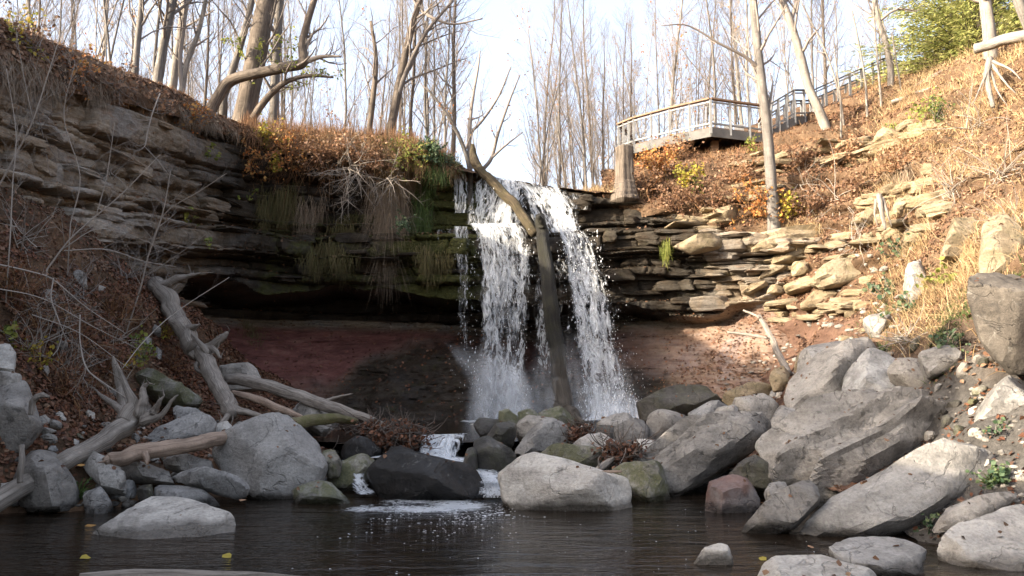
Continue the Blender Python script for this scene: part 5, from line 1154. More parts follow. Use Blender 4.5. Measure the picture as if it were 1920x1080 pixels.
# flying drops: stretched eight-faced beads
rs = np.random.RandomState(77); dm = MB()
oc = np.array([[1, 0, 0], [-1, 0, 0], [0, 1, 0], [0, -1, 0], [0, 0, 1.0], [0, 0, -1]]); of = np.array([[0, 2, 4], [2, 1, 4], [1, 3, 4], [3, 0, 4], [2, 0, 5], [1, 2, 5], [3, 1, 5], [0, 3, 5]])
def drops(n, xa, xb, ya, yb, da, db, s0, s1, skew=0.0):
    t = rs.rand(n); px = np.interp(t, [0, 1], [0, 1])
    for i in range(n):
        tt = rs.rand(); y = ya + (yb - ya) * tt
        l = np.interp(tt, [0, 1], xa); r = np.interp(tt, [0, 1], xb)
        x = l + (r - l) * (rs.beta(1.1, 2.2) if skew > 0 else rs.rand())
        p = P(x, y, rs.uniform(da, db)); s = 0.7 * rs.uniform(s0, s1) * (0.5 + rs.rand() ** 2)
        dm.add(oc * np.array([s, s, s * rs.uniform(1.0, 3.2)]) + p, None, of)
drops(900, (1060, 1100), (1130, 1260), 430, 780, 24.9, 25.6, 0.006, 0.02, 1)
drops(500, (1040, 1085), (1120, 1190), 430, 780, 24.9, 25.8, 0.008, 0.028)
drops(350, (880, 880), (1005, 1000), 420, 780, 25.1, 25.9, 0.007, 0.026)
drops(120, (850, 860), (890, 890), 430, 650, 25.6, 26.2, 0.006, 0.018)
drops(120, (830, 870), (900, 1010), 640, 785, 24.2, 25.4, 0.006, 0.02)
drops(250, (1085, 1090), (1180, 1230), 720, 785, 23.8, 24.6, 0.008, 0.026)
drops(150, (860, 1000), (1010, 1100), 350, 430, 26.2, 27.0, 0.006, 0.02)
o = dm.build('water_drops', M['drop'], kind='stuff', label='flying white drops round the falling water')
# ------------------------------------------------------------------ the small cascade, running white water and foam
cas = empty('stream_cascade', P(830, 850, 16.0), 'small white cascade spilling from the upper pool beside the twig pile', 'cascade'); cas['kind'] = 'structure'
def cas_part(*a, **k):
    o, g = curtain(*a, **k); o.parent = cas; o.location = Vector(o.location) - Vector(cas.location); return o
cas_part('tumbling_water', [(778, 816, 17.3), (778, 826, 16.9), (776, 845, 16.6), (770, 866, 16.3)], [(890, 812, 17.3), (885, 824, 16.9), (872, 845, 16.6), (866, 866, 16.3)], 'fall', dens=0.76, seed=50, ruf=0.08, nu=60)
cas_part('tumbling_water', [(776, 822, 16.8), (774, 845, 16.4), (768, 870, 16.0)], [(870, 820, 16.8), (860, 845, 16.4), (858, 870, 16.0)], 'fall', dens=0.6, seed=51, ruf=0.08, nu=60)
# flowing tongues: low sheets that follow the stream from the cascade foot to the pool
def tongue(name, path, mat, dens, seed, lift=0.0):
    rows_ = [[P(x, y, d), w * d / F] for x, y, d, w in path]
    c = spline([list(p) + [w] for p, w in rows_], 10); n = len(c); nu = 14
    tx_ = np.gradient(c[:, :2], axis=0); nn = np.stack([-tx_[:, 1], tx_[:, 0]], -1); nn /= np.linalg.norm(nn, axis=1, keepdims=True)
    u = np.linspace(-1, 1, nu)
    g = np.zeros((n, nu, 3)); g[..., 0] = c[:, None, 0] + nn[:, None, 0] * u * c[:, None, 3]; g[..., 1] = c[:, None, 1] + nn[:, None, 1] * u * c[:, None, 3]
    g[..., 2] = c[:, None, 2] + lift + 0.05 * fbm(g * 2.0, 3, seed)
    Lc = np.concatenate([[0], np.cumsum(np.linalg.norm(np.diff(c[:, :3], axis=0), axis=1))])
    uv = np.stack([np.broadcast_to(u * c[:, 3].mean(), (n, nu)) + seed, np.broadcast_to(Lc[:, None], (n, nu)) * 0.6 + seed * 2], -1)
    d = dens - 0.4 * np.abs(u)[None, :] ** 2 + 0 * Lc[:, None]; tt = np.linspace(0, 1, n)[:, None]; d = d - 0.3 * (1 - sstep(0, .12, tt)) - 0.3 * sstep(.85, 1, tt)
    mb = MB(); mb.add(g, gridfaces(n, nu), uv=uv, col=np.stack([np.clip(d, 0, 1)] * 3 + [np.ones_like(d)], -1))
    o = mb.build(name, M[mat], org=g[0, 0]); o.parent = cas; o.location = Vector(o.location) - Vector(cas.location)
tongue('white_water', [(815, 862, 16.2, 50), (835, 874, 15.6, 70), (880, 890, 15.0, 55), (920, 905, 14.4, 34), (930, 925, 13.8, 30), (925, 940, 13.3, 34)], 'foam', 0.86, 3, 0.05)
tongue('white_water', [(820, 864, 16.1, 45), (860, 880, 15.3, 50), (915, 902, 14.5, 34), (928, 922, 13.8, 24)], 'foam', 0.78, 7, 0.1)
tongue('white_water', [(640, 866, 16.0, 36), (690, 862, 15.9, 46), (740, 858, 15.8, 40), (790, 862, 15.9, 40)], 'foam', 0.8, 11, 0.04)
tongue('white_water', [(668, 880, 15.0, 12), (672, 898, 14.5, 12), (678, 920, 13.9, 18), (690, 932, 13.5, 22)], 'foam', 0.72, 15, 0.04)
tongue('white_water', [(592, 890, 14.9, 18), (600, 902, 14.4, 16), (590, 918, 13.8, 22), (610, 932, 13.5, 30)], 'foam', 0.66, 19, 0.05)
tongue('white_water', [(868, 789, 24.6, 30), (930, 790, 24.4, 60), (1000, 790, 24.3, 50), (1040, 791, 24.2, 20)], 'foam', 1.0, 23, 0.02)
tongue('white_water', [(1080, 788, 24.2, 30), (1130, 788, 24.0, 60), (1190, 787, 23.9, 50), (1215, 786, 23.9, 20)], 'foam', 1.0, 27, 0.04)
mb = MB(); g = np.zeros((30, 60, 3)); uu, vv = np.meshgrid(np.linspace(-3.0, 0.5, 60), np.linspace(11.6, 13.9, 30)); g[..., 0] = uu; g[..., 1] = vv; g[..., 2] = 0.006
den = 0.78 + 0.5 * fbm(np.stack([uu * 1.3, vv * 2.2, 0 * uu], -1), 3, 8) - 0.7 * np.hypot((uu + 1.25) / 1.7, (vv - 12.9) / 1.05) ** 1.6
mb.add(g, gridfaces(30, 60), uv=g[..., :2] * np.array([0.9, 1.3]), col=np.stack([np.clip(den, 0, 1)] * 3 + [np.ones_like(den)], -1))
o = mb.build('foam_raft', M['foam'], org=g[0, 0]); o.parent = cas; o.location = Vector(o.location) - Vector(cas.location)
# loose foam flecks on the pool
fm = MB(); rs = np.random.RandomState(5); an = np.linspace(0, 2 * math.pi, 8, endpoint=False)
def fleck(x, y, r):
    rr = r * rs.uniform(0.6, 1.2, 8); ring = np.stack([x + rr * np.cos(an), y + rr * np.sin(an), 0 * an + 0.004], -1)
    fm.add(np.concatenate([ring, [[x, y, 0.004 + r * 0.12]]]), None, [[i, (i + 1) % 8, 8] for i in range(8)])
for k in range(9):          # foam drawn out in trails by the current
    x0_, y0_, x1_, y1_ = rs.uniform(-2.4, .3), rs.uniform(12.6, 13.2), rs.uniform(-2.6, 2.2), rs.uniform(10.2, 12.2)
    for i in range(46):
        t = rs.rand() ** 1.5; fleck(x0_ + (x1_ - x0_) * t + rs.normal(0, .06 + .16 * t), y0_ + (y1_ - y0_) * t + .25 * math.sin(3 * t + k) + rs.normal(0, .1), rs.uniform(0.006, 0.02) * (1 + 1.8 * (rs.rand() < .16) * (1 - t)))
for i in range(90): fleck(rs.uniform(-2.5, 4.2), rs.uniform(8.6, 12.8), rs.uniform(0.004, 0.014))
fm.build('foam_flecks', M['drop'], kind='stuff', label='white foam flecks drifting on the dark pool')
# ------------------------------------------------------------------ lookout deck and its stair
zd = P(1333, 238, 29.0)[2]
dk = [PZ(x, y, zd) for x, y in [(1160, 281), (1189, 270.5), (1256, 254), (1333, 238), (1441, 251)]]
back = [dk[4] + np.array([0.6, 4.2, 0]), dk[0] + np.array([1.4, 3.2, 0])]
deck = empty('lookout_deck', dk[3] - np.array([0, 0, 0.35]), 'grey timber lookout deck with railings jutting over the gorge rim', 'deck')
def part(name, mb, mat, parent, label=None):
    v = np.concatenate(mb.v); return mb.build(name, M[mat], parent=parent, org=v.mean(0), smooth=False, label=label)
cen = np.mean(dk + back, 0)
# floor boards laid across, trimmed to the outline
poly = [p[:2] for p in dk + back]
def clip_line(x):
    ys_ = []
    for i in range(len(poly)):
        a, b = poly[i], poly[(i + 1) % len(poly)]
        if (a[0] - x) * (b[0] - x) < 0: ys_.append(a[1] + (b[1] - a[1]) * (x - a[0]) / (b[0] - a[0]))
    return (min(ys_), max(ys_)) if len(ys_) >= 2 else None
x0, x1 = min(p[0] for p in poly), max(p[0] for p in poly); x = x0 + 0.08
while x < x1:
    c = clip_line(x)
    if c and c[1] - c[0] > 0.3:
        mb = MB(); bar(mb, (x, c[0] + .03, zd), (x, c[1] - .03, zd), 0.135, 0.04); part('board', mb, 'deck_brown', deck)
    x += 0.145
mb = MB()
edges = list(zip(dk[:-1], dk[1:])) + [(dk[4], back[0]), (back[0], back[1]), (back[1], dk[0])]
for a, b in edges:
    mb = MB(); bar(mb, a - [0, 0, .2], b - [0, 0, .2], 0.06, 0.34); part('fascia_beam', mb, 'deck_wood', deck)
for i in range(11):
    t = (i + 0.5) / 11; x = x0 + (x1 - x0) * t; c = clip_line(x)
    if c and c[1] - c[0] > 0.8:
        mb = MB(); bar(mb, (x, c[0] + .1, zd - .16), (x + 0.0, c[1] - .1, zd - .16), 0.06, 0.24); part('joist', mb, 'deck_dark', deck)
mb = MB(); bar(mb, (x0 + 1.2, cen[1] - 0.4, zd - .4), (x1 - 0.4, cen[1] - 1.2, zd - .4), 0.12, 0.22); part('girder', mb, 'deck_dark', deck)
for px, py, d in ((1285, 300, 30.4), (1340, 292, 29.9), (1412, 285, 30.6), (1230, 300, 31.4)):
    p = P(px, py, d); gz = ground_z(p[0], p[1]); gz = min(gz, zd - 1.0) - 0.3
    mb = MB(); bar(mb, (p[0], p[1], gz), (p[0], p[1], zd - 0.3), 0.26, 0.26, (0, 1, 0)); part('support_post', mb, 'deck_brown', deck)
def railing(par, a, b, n, h=1.08, wood=True, low=0.14, wires=4, endpost=True):
    a, b = np.asarray(a, float), np.asarray(b, float); up = np.array([0, 0, 1.0])
    for k in range(n + 1 if endpost else n):
        p = a + (b - a) * k / n
        mb = MB(); bar(mb, p - [0, 0, .25], p + up * (h - .03), 0.085, 0.085, (0, 1, 0)); part('rail_post', mb, 'metal', par)
    mb = MB(); bar(mb, a + up * h, b + up * h, 0.17 if wood else 0.09, 0.06); part('handrail', mb, 'deck_brown' if wood else 'deck_wood', par)
    mb = MB(); bar(mb, a + up * low, b + up * low, 0.06, 0.06); part('bottom_rail', mb, 'metal', par)
    mb = MB(); bar(mb, a + up * (h - .12), b + up * (h - .12), 0.05, 0.05); part('top_rail', mb, 'metal', par)
    for w in range(wires):
        z = low + (h - .12 - low) * (w + 1) / (wires + 1)
        mb = MB(); bar(mb, a + up * z, b + up * z, 0.006, 0.006); part('wire', mb, 'metal', par)
for (a, b), n in zip(edges[:4], (3, 2, 2, 3)): railing(deck, a, b, n, endpost=False)
railing(deck, dk[4], dk[4] + (back[0] - dk[4]) * 0.45, 1)
railing(deck, back[0], back[1], 5, endpost=False)
railing(deck, back[1], dk[0], 3, endpost=False)
for i in range(2):   # two bench backs or boards standing on the deck behind the rail
    p = PZ(1388 + 22 * i, 244, zd) + np.array([0, 1.6, 0])
    mb = MB(); box(mb, p + [0, 0, .42], (.17, 0, 0), (0, .02, 0), (0, 0, .3)); part('panel', mb, 'metal', deck)
# stair: short flight, landing, long flight up the hill
st = empty('walkway_stair', P(1492, 225, 30.6), 'grey railed stair climbing the leafy hill from the deck', 'stairway')
s = [P(1446, 246, 30.3), P(1490, 219, 30.7), P(1527, 223, 31.6), P(1660, 170, 33.4), P(1724, 176, 37.0)]
wd = np.array([0.35, 1.25, 0])
s[2] = s[2] + np.array([0, 0, .12]); s[3] = s[3] + np.array([0, 0, .35]); s[4] = s[4] + np.array([0, 0, .35])
for a, b, n, stp in ((s[0], s[1], 3, True), (s[1], s[2], 2, False), (s[2], s[3], 6, True), (s[3], s[4], 3, False)):
    for off in (np.zeros(3), wd):
        mb = MB(); bar(mb, a + off - [0, 0, .16], b + off - [0, 0, .16], 0.06, 0.3); part('stringer', mb, 'deck_wood', st)
        railing(st, a + off, b + off, n, wood=False, wires=3 if off[1] == 0 else 2, endpost=a is s[3])
    m_ = max(3, int(abs(b[2] - a[2]) / 0.18)) if stp else max(4, int(np.linalg.norm(b - a) / 0.16))
    for k in range(m_):
        p = a + (b - a) * (k + .5) / m_
        d_ = (b - a) * np.array([1, 1, 0]); d_ /= np.linalg.norm(d_)
        mb = MB(); box(mb, p + wd / 2 + [0, 0, .01], d_ * 0.13, wd / 2 * 0.94, (0, 0, .02)); part('tread' if stp else 'board', mb, 'deck_brown', st)
for px, py, d in ((1478, 245, 31.0), (1515, 240, 31.8)):
    p = P(px, py, d)
    if ground_z(p[0], p[1]) > s[1][2] - .5: continue
    mb = MB(); bar(mb, (p[0], p[1], ground_z(p[0], p[1]) - .3), (p[0], p[1], s[1][2] - .25), 0.14, 0.14, (0, 1, 0)); part('support_post', mb, 'deck_dark', st)
# ------------------------------------------------------------------ bare trees
def crown(mb, stem, rng, n, t0=0.25, L=2.5, ang=(0.5, 1.1), lev=3, rk=0.45, kids=5, lift=0.12, curl=0.3, droop=0.0, minr=0.004, m=0):
    """branches on a stem (rows x,y,z,r), recursively"""
    cnt = len(stem)
    for i in range(n):
        t = t0 + (1 - t0) * ((i + rng.rand()) / n) ** 0.9
        k = min(int(t * (cnt - 1)), cnt - 2); f = t * (cnt - 1) - k
        s = stem[k] * (1 - f) + stem[k + 1] * f
        ax = stem[k + 1, :3] - stem[k, :3]; ax /= np.linalg.norm(ax) + 1e-9
        side = np.cross(ax, rng.normal(size=3)); side /= np.linalg.norm(side) + 1e-9
        a = rng.uniform(*ang); d = ax * math.cos(a) + side * math.sin(a)
        ll = L * (1.15 - 0.65 * t) * rng.uniform(0.6, 1.3); r = max(minr, min(s[3] * rk * rng.uniform(0.7, 1.2), s[3] * 0.8))
        nn = 5 if lev > 1 else 3
        b = wander(s[:3], d, ll, nn, r, max(minr * 0.5, r * 0.3), rng, curl, lift, droop)
        tube(mb, b[:, :3], b[:, 3], 5 if r > 0.03 else 3, 0, 0, m=m, cap=False)
        if lev > 1: crown(mb, b, rng, max(2, int(kids * rng.uniform(0.7, 1.3))), 0.2, ll * 0.5, ang, lev - 1, 0.55, max(3, kids - 1), lift, curl, droop, minr, m)
def bare_tree(label, stem_px=None, stem=None, seed=0, mat='bark', twig='twig', n=12, L=2.5, t0=0.3, lev=3, kids=5, name='bare_tree', group=None, extra=(), cat='tree', sides=10, leaves_=None, rs_=1.0, dig=1.3, **kw):
    rng = np.random.RandomState(seed + 500)
    s = spline(PP(stem_px), 6) if stem_px is not None else stem
    s = s.copy(); s[:, 3] *= rs_
    if stem_px is not None and dig and name in ('bare_tree', 'sapling') and s[-1, 2] > s[0, 2] + 1.5: s = np.concatenate([s[:1] - np.array([[0, 0, dig, -0.15 * s[0, 3]]]), s])
    root = empty(name, s[0, :3], label, cat, group)
    mb = MB(); tube(mb, s[:, :3], s[:, 3], sides, seed, 0.12)
    mb.build('trunk', M[mat], parent=root, org=s[0, :3])
    mb = MB()
    if n: crown(mb, s, rng, n, t0, L, lev=lev, kids=kids, **kw)
    for e in extra:
        es = spline(PP(e), 6); es[:, 3] *= rs_; tube(mb, es[:, :3], es[:, 3], 7, seed, 0.1); crown(mb, es, rng, 7, 0.3, L * 0.6, lev=max(1, lev - 1), kids=kids, **kw)
    if mb.n:
        o = mb.build('crown', M[twig], parent=root, org=s[0, :3])
        if leaves_:
            num, sz, lm, zr = leaves_; v, f = mb.arrays(); ok = np.where((v[:, 2] > zr[0]) & (v[:, 2] < zr[1]))[0]
            if len(ok):
                k = rng.choice(ok, num); lb = MB(); leaves(lb, v[k] + rng.normal(0, .06, (num, 3)), rng.normal(size=(num, 3)), sz, rng)
                lb.build('foliage', M[lm], parent=root, org=s[0, :3], smooth=False, kind='stuff')
    return root
# the ones that can be told apart
bare_tree('thick furrowed tree trunk wrapped in yellow green vine on the cliff rim', [(452, 262, 28, 26), (462, 200, 28, 21), (480, 110, 28, 19.5), (495, 30, 28, 18.5), (512, -60, 28, 17), (530, -160, 28, 15)], seed=1, mat='bark_dark', n=14, t0=0.25, L=2.6, rk=0.13, sides=16, leaves_=(260, 0.1, 'lime', (8, 14)))
bare_tree('tree bending flat then rising sharply beside the thick vine wrapped trunk', [(388, 222, 27, 11), (410, 180, 27, 11), (432, 152, 27, 11), (480, 138, 26.8, 10), (535, 126, 26.6, 10), (568, 116, 26.6, 10), (567, 85, 26.6, 8), (574, 50, 26.6, 7), (590, -5, 26.6, 6), (600, -60, 26.6, 5)], seed=2, n=9, t0=0.5, L=1.6, extra=[[(572, 116, 26.6, 6), (605, 106, 26.5, 4), (640, 106, 26.4, 2)]], mat='bark_dark')
bare_tree('dark crooked branch leaning out below the bent tree', [(474, 222, 26.9, 7), (492, 195, 26.8, 7), (512, 172, 26.7, 6), (540, 152, 26.6, 5), (580, 142, 26.5, 3.5), (625, 145, 26.4, 2)], seed=3, mat='bark_dark', n=10, L=1.2, t0=0.4, leaves_=(150, 0.09, 'lime', (8, 14)))
bare_tree('straight dark trunk leaning slightly above the crumbling soil edge', [(296, 150, 25, 12), (304, 100, 25, 10.5), (314, 50, 25, 10), (326, -10, 25, 9), (340, -120, 25, 6)], seed=4, rs_=0.8, mat='bark', n=9)
bare_tree('pale trunk standing close to the dark leaning trunk', [(322, 168, 26.4, 11), (332, 100, 26.4, 9.5), (342, 40, 26.4, 9), (352, -30, 26.4, 8), (360, -120, 26.4, 6)], seed=5, rs_=0.8, mat='bark_pale', n=9)
bare_tree('slender trunk at the leafy soil edge with a lit side', [(254, 125, 24, 8), (258, 80, 24, 7.5), (264, 20, 24, 7), (268, -60, 24, 5)], seed=6, rs_=0.8, n=9)
bare_tree('tall trunk slanting behind the bent tree', [(420, 180, 29, 9), (440, 120, 29, 8.5), (458, 60, 29, 8), (475, -10, 29, 7), (492, -90, 29, 5)], seed=7, rs_=0.8, n=8)
bare_tree('pair of pale thin stems growing from the leaf covered rim', [(340, 178, 25.4, 6), (350, 120, 25.4, 5), (372, 60, 25.4, 4.5), (390, -20, 25.4, 3.5)], seed=8, mat='bark_pale', n=9, L=1.6, extra=[[(342, 170, 25.4, 5), (338, 110, 25.3, 4), (346, 40, 25.3, 3.5), (344, -20, 25.3, 2.5)]])
bare_tree('dark forked tree rising from the tall stalks left of the falls', [(728, 268, 31, 15), (738, 215, 31, 12), (752, 140, 31, 10.5), (770, 60, 31, 9), (790, -10, 31, 7), (806, -90, 31, 5)], seed=9, rs_=0.72, mat='bark_dark', n=12, t0=0.3, L=3.6, lev=3, droop=0.15, extra=[[(742, 190, 31, 8), (768, 120, 30.8, 6), (800, 60, 30.6, 5), (850, 0, 30.4, 3.5)], [(790, 20, 31, 5), (815, 35, 30.6, 4), (850, 45, 30.4, 3), (905, 35, 30.2, 1.6)]])
bare_tree('broken tree with drooping branch ends above the grassy hump', [(690, 265, 33, 8), (700, 180, 33, 7), (705, 110, 33, 6), (695, 40, 33, 4)], seed=10, rs_=0.72, n=10, L=2.4, droop=0.3, mat='bark_dark')
bare_tree('grey tree behind the vine wrapped trunk', [(512, 258, 30, 14), (514, 200, 30, 12), (518, 100, 30, 11), (524, 0, 30, 10), (530, -90, 30, 7)], seed=11, rs_=0.8, n=8, mat='bark')
bare_tree('young multi stemmed tree at the lip of the falls', [(882, 322, 27.9, 5), (874, 290, 27.9, 4.5), (858, 250, 27.8, 4), (832, 205, 27.6, 3), (800, 165, 27.4, 2)], seed=12, n=8, L=1.5, t0=0.3, extra=[[(884, 316, 28, 5), (880, 270, 28, 4.5), (884, 200, 28, 3.5), (896, 130, 28, 2.2), (900, 95, 28, 1.2)], [(880, 250, 28, 3), (905, 225, 28, 2.6), (935, 180, 28, 2), (958, 125, 28, 1.2)], [(905, 318, 27.8, 4), (922, 295, 27.8, 3.5), (934, 250, 27.8, 3), (955, 190, 27.8, 2), (975, 140, 27.8, 1.2)], [(920, 298, 27.8, 2.5), (945, 275, 27.7, 2), (980, 248, 27.6, 1)]], mat='bark', leaves_=(70, 0.07, 'orange', (9, 12)))
bare_tree('slender grey tree standing on the sunny slope in front of the deck', [(1452, 432, 25.2, 13.5), (1449, 380, 25.2, 11), (1443, 300, 25.3, 10), (1436, 220, 25.3, 9.5), (1424, 120, 25.4, 8.5), (1412, 0, 25.5, 7.5), (1404, -110, 25.6, 5)], seed=13, n=14, t0=0.5, L=2.4, extra=[[(1424, 128, 25.4, 4), (1395, 105, 25.2, 3.2), (1350, 82, 25, 2.5), (1290, 48, 24.8, 1.6), (1240, 48, 24.6, 0.8)]], mat='bark')
bare_tree('leaning brown tree growing across the stair railing', [(1548, 240, 28.2, 10), (1535, 205, 28.2, 9), (1515, 160, 28.2, 8.5), (1497, 90, 28.2, 8), (1478, 30, 28.2, 7), (1458, -20, 28.2, 6), (1430, -100, 28.2, 4)], seed=14, n=10, t0=0.45, L=2.2, mat='bark_pale', extra=[[(1482, 40, 28.2, 4.5), (1492, 10, 28.2, 4), (1505, -30, 28.2, 3)]])
bare_tree('thin curved tree in front of the stair top', [(1669, 178, 30, 6.5), (1670, 130, 30, 6), (1660, 80, 30, 5.5), (1646, 35, 30, 5), (1638, -10, 30, 4.5), (1630, -80, 30, 3)], seed=15, n=9, t0=0.4, L=2.2, mat='bark_pale', extra=[[(1648, 40, 30, 3), (1680, 18, 29.8, 2.4), (1720, 20, 29.6, 1.4)]])
bare_tree('stout tan trunk on the straw covered crest', [(1858, 118, 24.5, 14), (1855, 60, 24.5, 12), (1848, 10, 24.5, 11), (1840, -60, 24.5, 9)], seed=16, n=5, t0=0.6, L=2.0, mat='bark_pale')
bare_tree('dark trunk touching the top edge above the cut log end', [(1945, 90, 23.5, 12), (1925, 40, 23.5, 10), (1908, 0, 23.5, 9), (1890, -60, 23.5, 7)], seed=17, n=5, t0=0.5, L=1.6, mat='bark')
for i, (lb, px) in enumerate([('thin sapling crossing the lower stair railing', [(1582, 232, 27.4, 3), (1572, 170, 27.4, 2.8), (1545, 90, 27.4, 2.4), (1500, 0, 27.4, 1.6)]),
                              ('straight pale sapling below the stair landing', [(1577, 250, 27, 3), (1576, 190, 27, 2.6), (1568, 120, 27, 2), (1562, 60, 27, 1.2)]),
                              ('double sapling rising past the middle of the stair', [(1626, 212, 28, 3.5), (1622, 150, 28, 3), (1610, 80, 28, 2.6), (1598, 20, 28, 2)]),
                              ('dark sapling by the upper stair posts', [(1652, 190, 28.6, 3.2), (1646, 120, 28.6, 2.8), (1640, 50, 28.6, 2.2), (1636, 0, 28.6, 1.5)]),
                              ('spindly sapling between the stair top and the evergreen', [(1690, 170, 29, 2.6), (1680, 110, 29, 2.2), (1672, 60, 29, 1.6)])]):
    bare_tree(lb, px, seed=30 + i, rs_=0.7, n=10, L=1.1, t0=0.3, lev=2, mat='bark_pale', twig='twig_pale', name='sapling', sides=6)
# saplings in front of the shaded cliff
for i, (lb, px, ex) in enumerate([
        ('pale sapling rising from the leafy bank across the layered cliff edge', [(-4, 352, 14.4, 5), (30, 290, 14.3, 4.2), (62, 225, 14.2, 3.6), (90, 140, 14.1, 2.8), (115, 60, 14.0, 1.8)], [[(62, 225, 14.2, 2.6), (46, 150, 14.1, 2), (30, 60, 14, 1.2)]]),
        ('thin pale stem arching up the bank toward the cliff', [(88, 505, 15.5, 5), (130, 450, 15.6, 4), (180, 405, 15.7, 3.4), (230, 362, 15.8, 2.6), (300, 290, 16, 1.4)], [[(180, 405, 15.7, 2.4), (200, 330, 15.7, 1.8), (215, 230, 15.7, 1)]]),
        ('forked pale sapling growing over the thick leaning trunk', [(228, 648, 18.2, 4), (262, 545, 18.0, 4), (278, 480, 17.8, 3.6), (305, 400, 17.6, 3), (320, 320, 17.4, 1.6)], [[(278, 470, 17.8, 3), (310, 400, 17.6, 2.4), (372, 360, 17.4, 1.8), (425, 325, 17.2, 1)], [(270, 520, 17.9, 2.4), (330, 480, 17.6, 1.8), (385, 440, 17.4, 1)]]),
        ('grey root like sapling hanging from the soil over the cliff', [(300, 175, 20.2, 3.6), (285, 215, 20, 3.2), (276, 250, 19.9, 3.4), (270, 276, 19.8, 2.6), (250, 285, 19.7, 1.6)], [[(272, 276, 19.8, 2.2), (295, 300, 19.6, 1.8), (318, 330, 19.4, 1)]]),
        ('thin sapling at the picture edge below the layered cliff', [(20, 430, 14.0, 3.4), (24, 340, 14, 2.8), (30, 250, 14, 2.2), (12, 130, 14, 1.4)], []),
        ('wispy shrub stem over the overhang of the cliff', [(132, 420, 16.2, 3), (150, 330, 16.2, 2.4), (120, 220, 16.1, 1.8), (140, 120, 16, 1)], [[(150, 330, 16.2, 1.8), (210, 280, 16.2, 1.3), (270, 255, 16.2, .8)]])]):
    bare_tree(lb, px, seed=50 + i, n=18, L=0.85, t0=0.15, lev=2, kids=6, rs_=0.36, curl=0.18, mat='twig_pale', twig='twig_pale', name='sapling', sides=6, extra=ex, minr=0.0025)
# the woods: a few grown shapes, copied
VAR = []
rngw = np.random.RandomState(9)
for k in range(9):
    rg = np.random.RandomState(700 + k); H = rg.uniform(11, 17); r = rg.uniform(0.055, 0.11)
    stem = wander((0, 0, -0.5), (rg.normal(0, .06), rg.normal(0, .06), 1), H, 12, r, 0.02, rg, 0.07, 0.02)
    o = bare_tree('tree', stem=stem, seed=80 + k, n=26, L=2.9, t0=0.16, lev=3, kids=7, curl=0.22, ang=(0.35, 0.85), lift=0.14, mat=('bark', 'bark_pale', 'bark_dark')[k % 3], twig=('twig', 'twig_pale', 'twig')[k % 3], sides=7, minr=0.0045,
                  leaves_=(70, 0.1, 'orange', (2, 12)) if k % 3 == 1 else None)
    VAR.append(o)
for k in range(5):       # slim close grown stems
    rg = np.random.RandomState(760 + k); H = rg.uniform(8, 12); r = rg.uniform(0.028, 0.048)
    stem = wander((0, 0, -0.4), (rg.normal(0, .12), rg.normal(0, .12), 1), H, 9, r, 0.01, rg, 0.1, 0.02)
    VAR.append(bare_tree('tree', stem=stem, seed=120 + k, n=20, L=1.7, t0=0.2, lev=3, kids=5, curl=0.22, ang=(0.3, 0.8), lift=0.15, mat=('bark', 'bark_pale')[k % 2], twig=('twig', 'twig_pale')[k % 2], sides=5, minr=0.004,
                         leaves_=(60, 0.09, 'orange', (1, 9)) if k % 2 else None))
used = set()
def wood(x, y, k, s, label, group):
    o = VAR[k] if k not in used else copy_tree(VAR[k]); used.add(k)
    o.location = (x, y, ground_z(x, y) - 0.1); o.rotation_euler.z = rngw.rand() * 6.28; o.scale = (s, s, s)
    o['label'] = label; o['group'] = group
spots = []
for a, b, n, dmin, dmax, lb, gp in [(-60, 330, 34, 26, 55, 'bare grey tree in the woods above the leaf covered soil edge', 'woods above the soil edge'), (330, 850, 66, 31, 62, 'bare tree in the woods behind the tall stalks beside the falls', 'woods behind the stalk covered hump'),
                                    (1000, 1190, 30, 34, 60, 'slender bare tree in the sunlit woods between the falls and the deck', 'woods between falls and deck'), (1190, 1560, 44, 38, 64, 'bare tree in the woods behind the lookout deck', 'woods behind the deck'), (1560, 1720, 5, 46, 64, 'faint bare tree beyond the stair top', 'woods beyond the stair'), (860, 1000, 3, 58, 70, 'distant bare tree seen through the gap above the falls', 'woods beyond the falls')]:
    for i in range(n):
        d = rngw.uniform(dmin, dmax); px = a + (b - a) * (i + rngw.rand()) / n
        x = P(px, 400, d)[0]; k = rngw.randint(0, 9) if rngw.rand() < 0.5 else rngw.randint(9, 14)
        wood(x, d, k, rngw.uniform(0.75, 1.2), lb, gp)
for i in range(70):
    left_ = i < 46; px = rngw.uniform(-40, 870) if left_ else rngw.uniform(1000, 1600); d = rngw.uniform(44, 75)
    wood(P(px, 400, d)[0], d, rngw.randint(9, 14), rngw.uniform(0.9, 1.5), 'slim bare tree far back in the woods behind the falls rim' if left_ else 'slim bare tree far back behind the lookout deck', 'far slim trees by the falls' if left_ else 'far slim trees by the deck')
for i in range(4):      # beyond the picture on the sunny-shadow side: they throw streaks of shade
    y = rngw.uniform(-2, 24); x = -13 - rngw.rand() * 12 - 0.1 * y
    wood(x, y, rngw.randint(0, 14), rngw.uniform(0.7, 1.0), 'bare grey tree in the woods above the leaf covered soil edge', 'woods above the soil edge')
